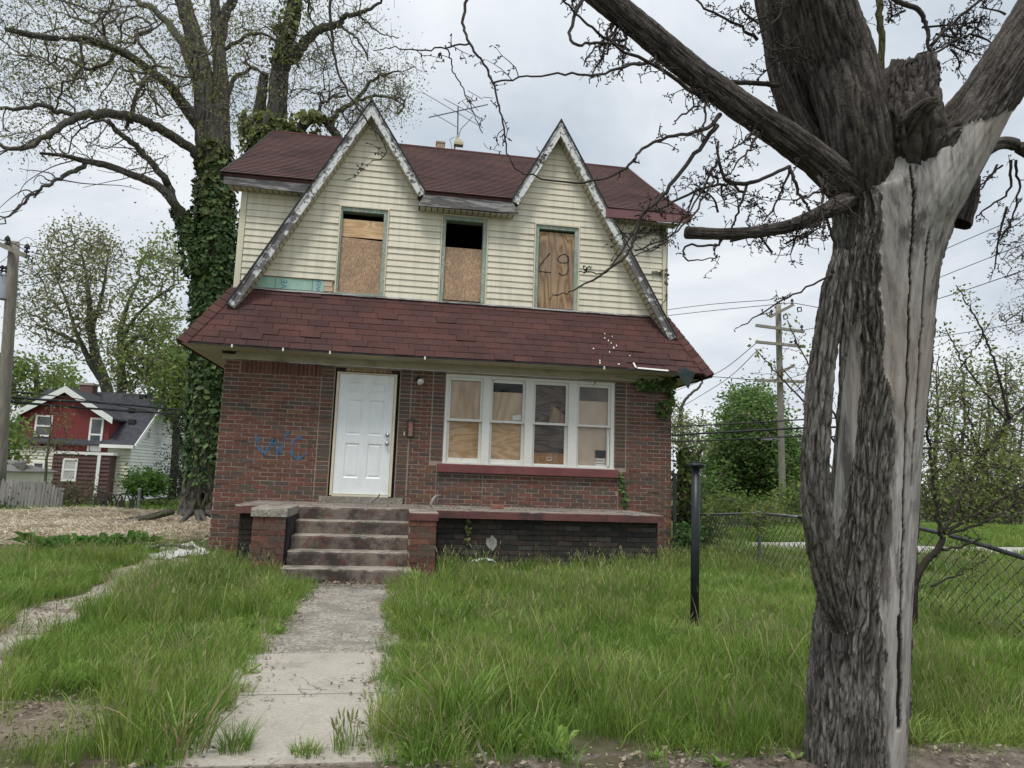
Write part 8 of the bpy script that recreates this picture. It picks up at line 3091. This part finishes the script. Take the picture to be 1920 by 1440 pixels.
# ---------------------------------------------------------------- creepers on the house walls
def wall_vine(name, label, blobs, n, Y, size, cols, stem, r):
    root = thing(name, label, 'creeper', tuple(pY(blobs[0][0], blobs[0][1], Y)))
    wts = np.array([b[4] for b in blobs], float)
    C = []
    for i in r.choice(len(blobs), n, p=wts / wts.sum()):
        x, y, rx, ry, _ = blobs[i]
        a, q = r.uniform(0, 6.283), math.sqrt(r.random())
        C.append(pY(x + math.cos(a) * rx * q, y + math.sin(a) * ry * q, Y - abs(r.normal(0, 0.03))))
    mb = MB()
    C = np.array(C)
    nr = np.array([0, -1, 0.5]) + r.normal(0, 0.45, (n, 3))
    nr /= np.linalg.norm(nr, axis=1)[:, None]
    u_ = np.cross(nr, r.normal(0, 1, (n, 3)))
    u_ /= np.linalg.norm(u_, axis=1)[:, None]
    w_ = np.cross(nr, u_)
    sz = size * r.uniform(0.6, 1.3, n)[:, None]
    v = np.stack([C - u_ * sz, C + w_ * sz * 0.8, C + u_ * sz, C - w_ * sz * 0.8], 1).reshape(-1, 3)
    cc = np.asarray(cols)[r.integers(0, len(cols), n)] * r.uniform(0.7, 1.3, n)[:, None]
    mb.add_np(v, np.arange(4 * n).reshape(-1, 4), np.repeat(cc, 4, 0))
    mb.build('leaves', MAT['ivy'], root, kind='stuff')
    mb = MB()
    for rows in stem:
        pts = np.array([pY(x, y, Y + 0.008) for x, y in catmull(rows, 4)])
        mb.tube(pts, 0.006, 5, cap=False)
    mb.build('stem', MAT['twig'], root, kind='stuff')


VC = [(0.06, 0.12, 0.03), (0.09, 0.16, 0.04), (0.045, 0.085, 0.025), (0.13, 0.18, 0.05)]
wall_vine('creeper', 'leafy creeper hanging over the upper right corner of the brick wall', [(1258, 735, 7, 40, 1.2), (1235, 722, 28, 12, 1.2), (1205, 720, 12, 12, 0.6), (1245, 770, 14, 18, 0.7), (1262, 715, 5, 15, 0.4), (1250, 700, 12, 12, 0.3)], 330, -0.05, 0.045, VC,
          [[(1262, 1000), (1262, 850), (1258, 720)], [(1258, 720), (1230, 712), (1195, 712), (1155, 705)]], er)
wall_vine('creeper', 'narrow strip of creeper below the right end of the window sill', [(1163, 895, 8, 10, 1), (1168, 915, 6, 14, 1), (1172, 940, 6, 14, 0.9)], 80, -0.015, 0.035, VC, [[(1175, 955), (1170, 920), (1160, 885)]], er)
wall_vine('creeper', 'thin creeper crossing the porch wall right of the steps', [(880, 962, 6, 8, 1), (878, 985, 5, 14, 0.7), (876, 1012, 4, 12, 0.4)], 46, PY - 0.02, 0.03, [(0.13, 0.15, 0.04), (0.1, 0.12, 0.035)], [[(875, 1030), (879, 990), (880, 955)]], er)
wall_vine('creeper', 'withered brown creeper under the right eave of the cream siding', [(1225, 432, 26, 8, 1.2), (1190, 440, 30, 7, 0.7), (1245, 440, 6, 22, 0.7), (1218, 470, 10, 6, 0.2), (1235, 510, 12, 5, 0.2), (1250, 530, 3, 40, 0.3), (1232, 580, 10, 5, 0.15)], 170, -0.05, 0.035, [(0.1, 0.1, 0.065), (0.14, 0.13, 0.09), (0.07, 0.07, 0.045)],
          [[(1250, 600), (1250, 500), (1248, 440), (1200, 438), (1160, 436)], [(1250, 560), (1235, 575), (1215, 580)], [(1250, 505), (1232, 512)]], er)
mb = MB()
mb.tube([(HX1 + 0.05, -0.02, 0.0), (HX1 + 0.05, -0.02, 1.55)], 0.035, 8)
mb.build('drain_pipe', MAT['dark_edge'], house)
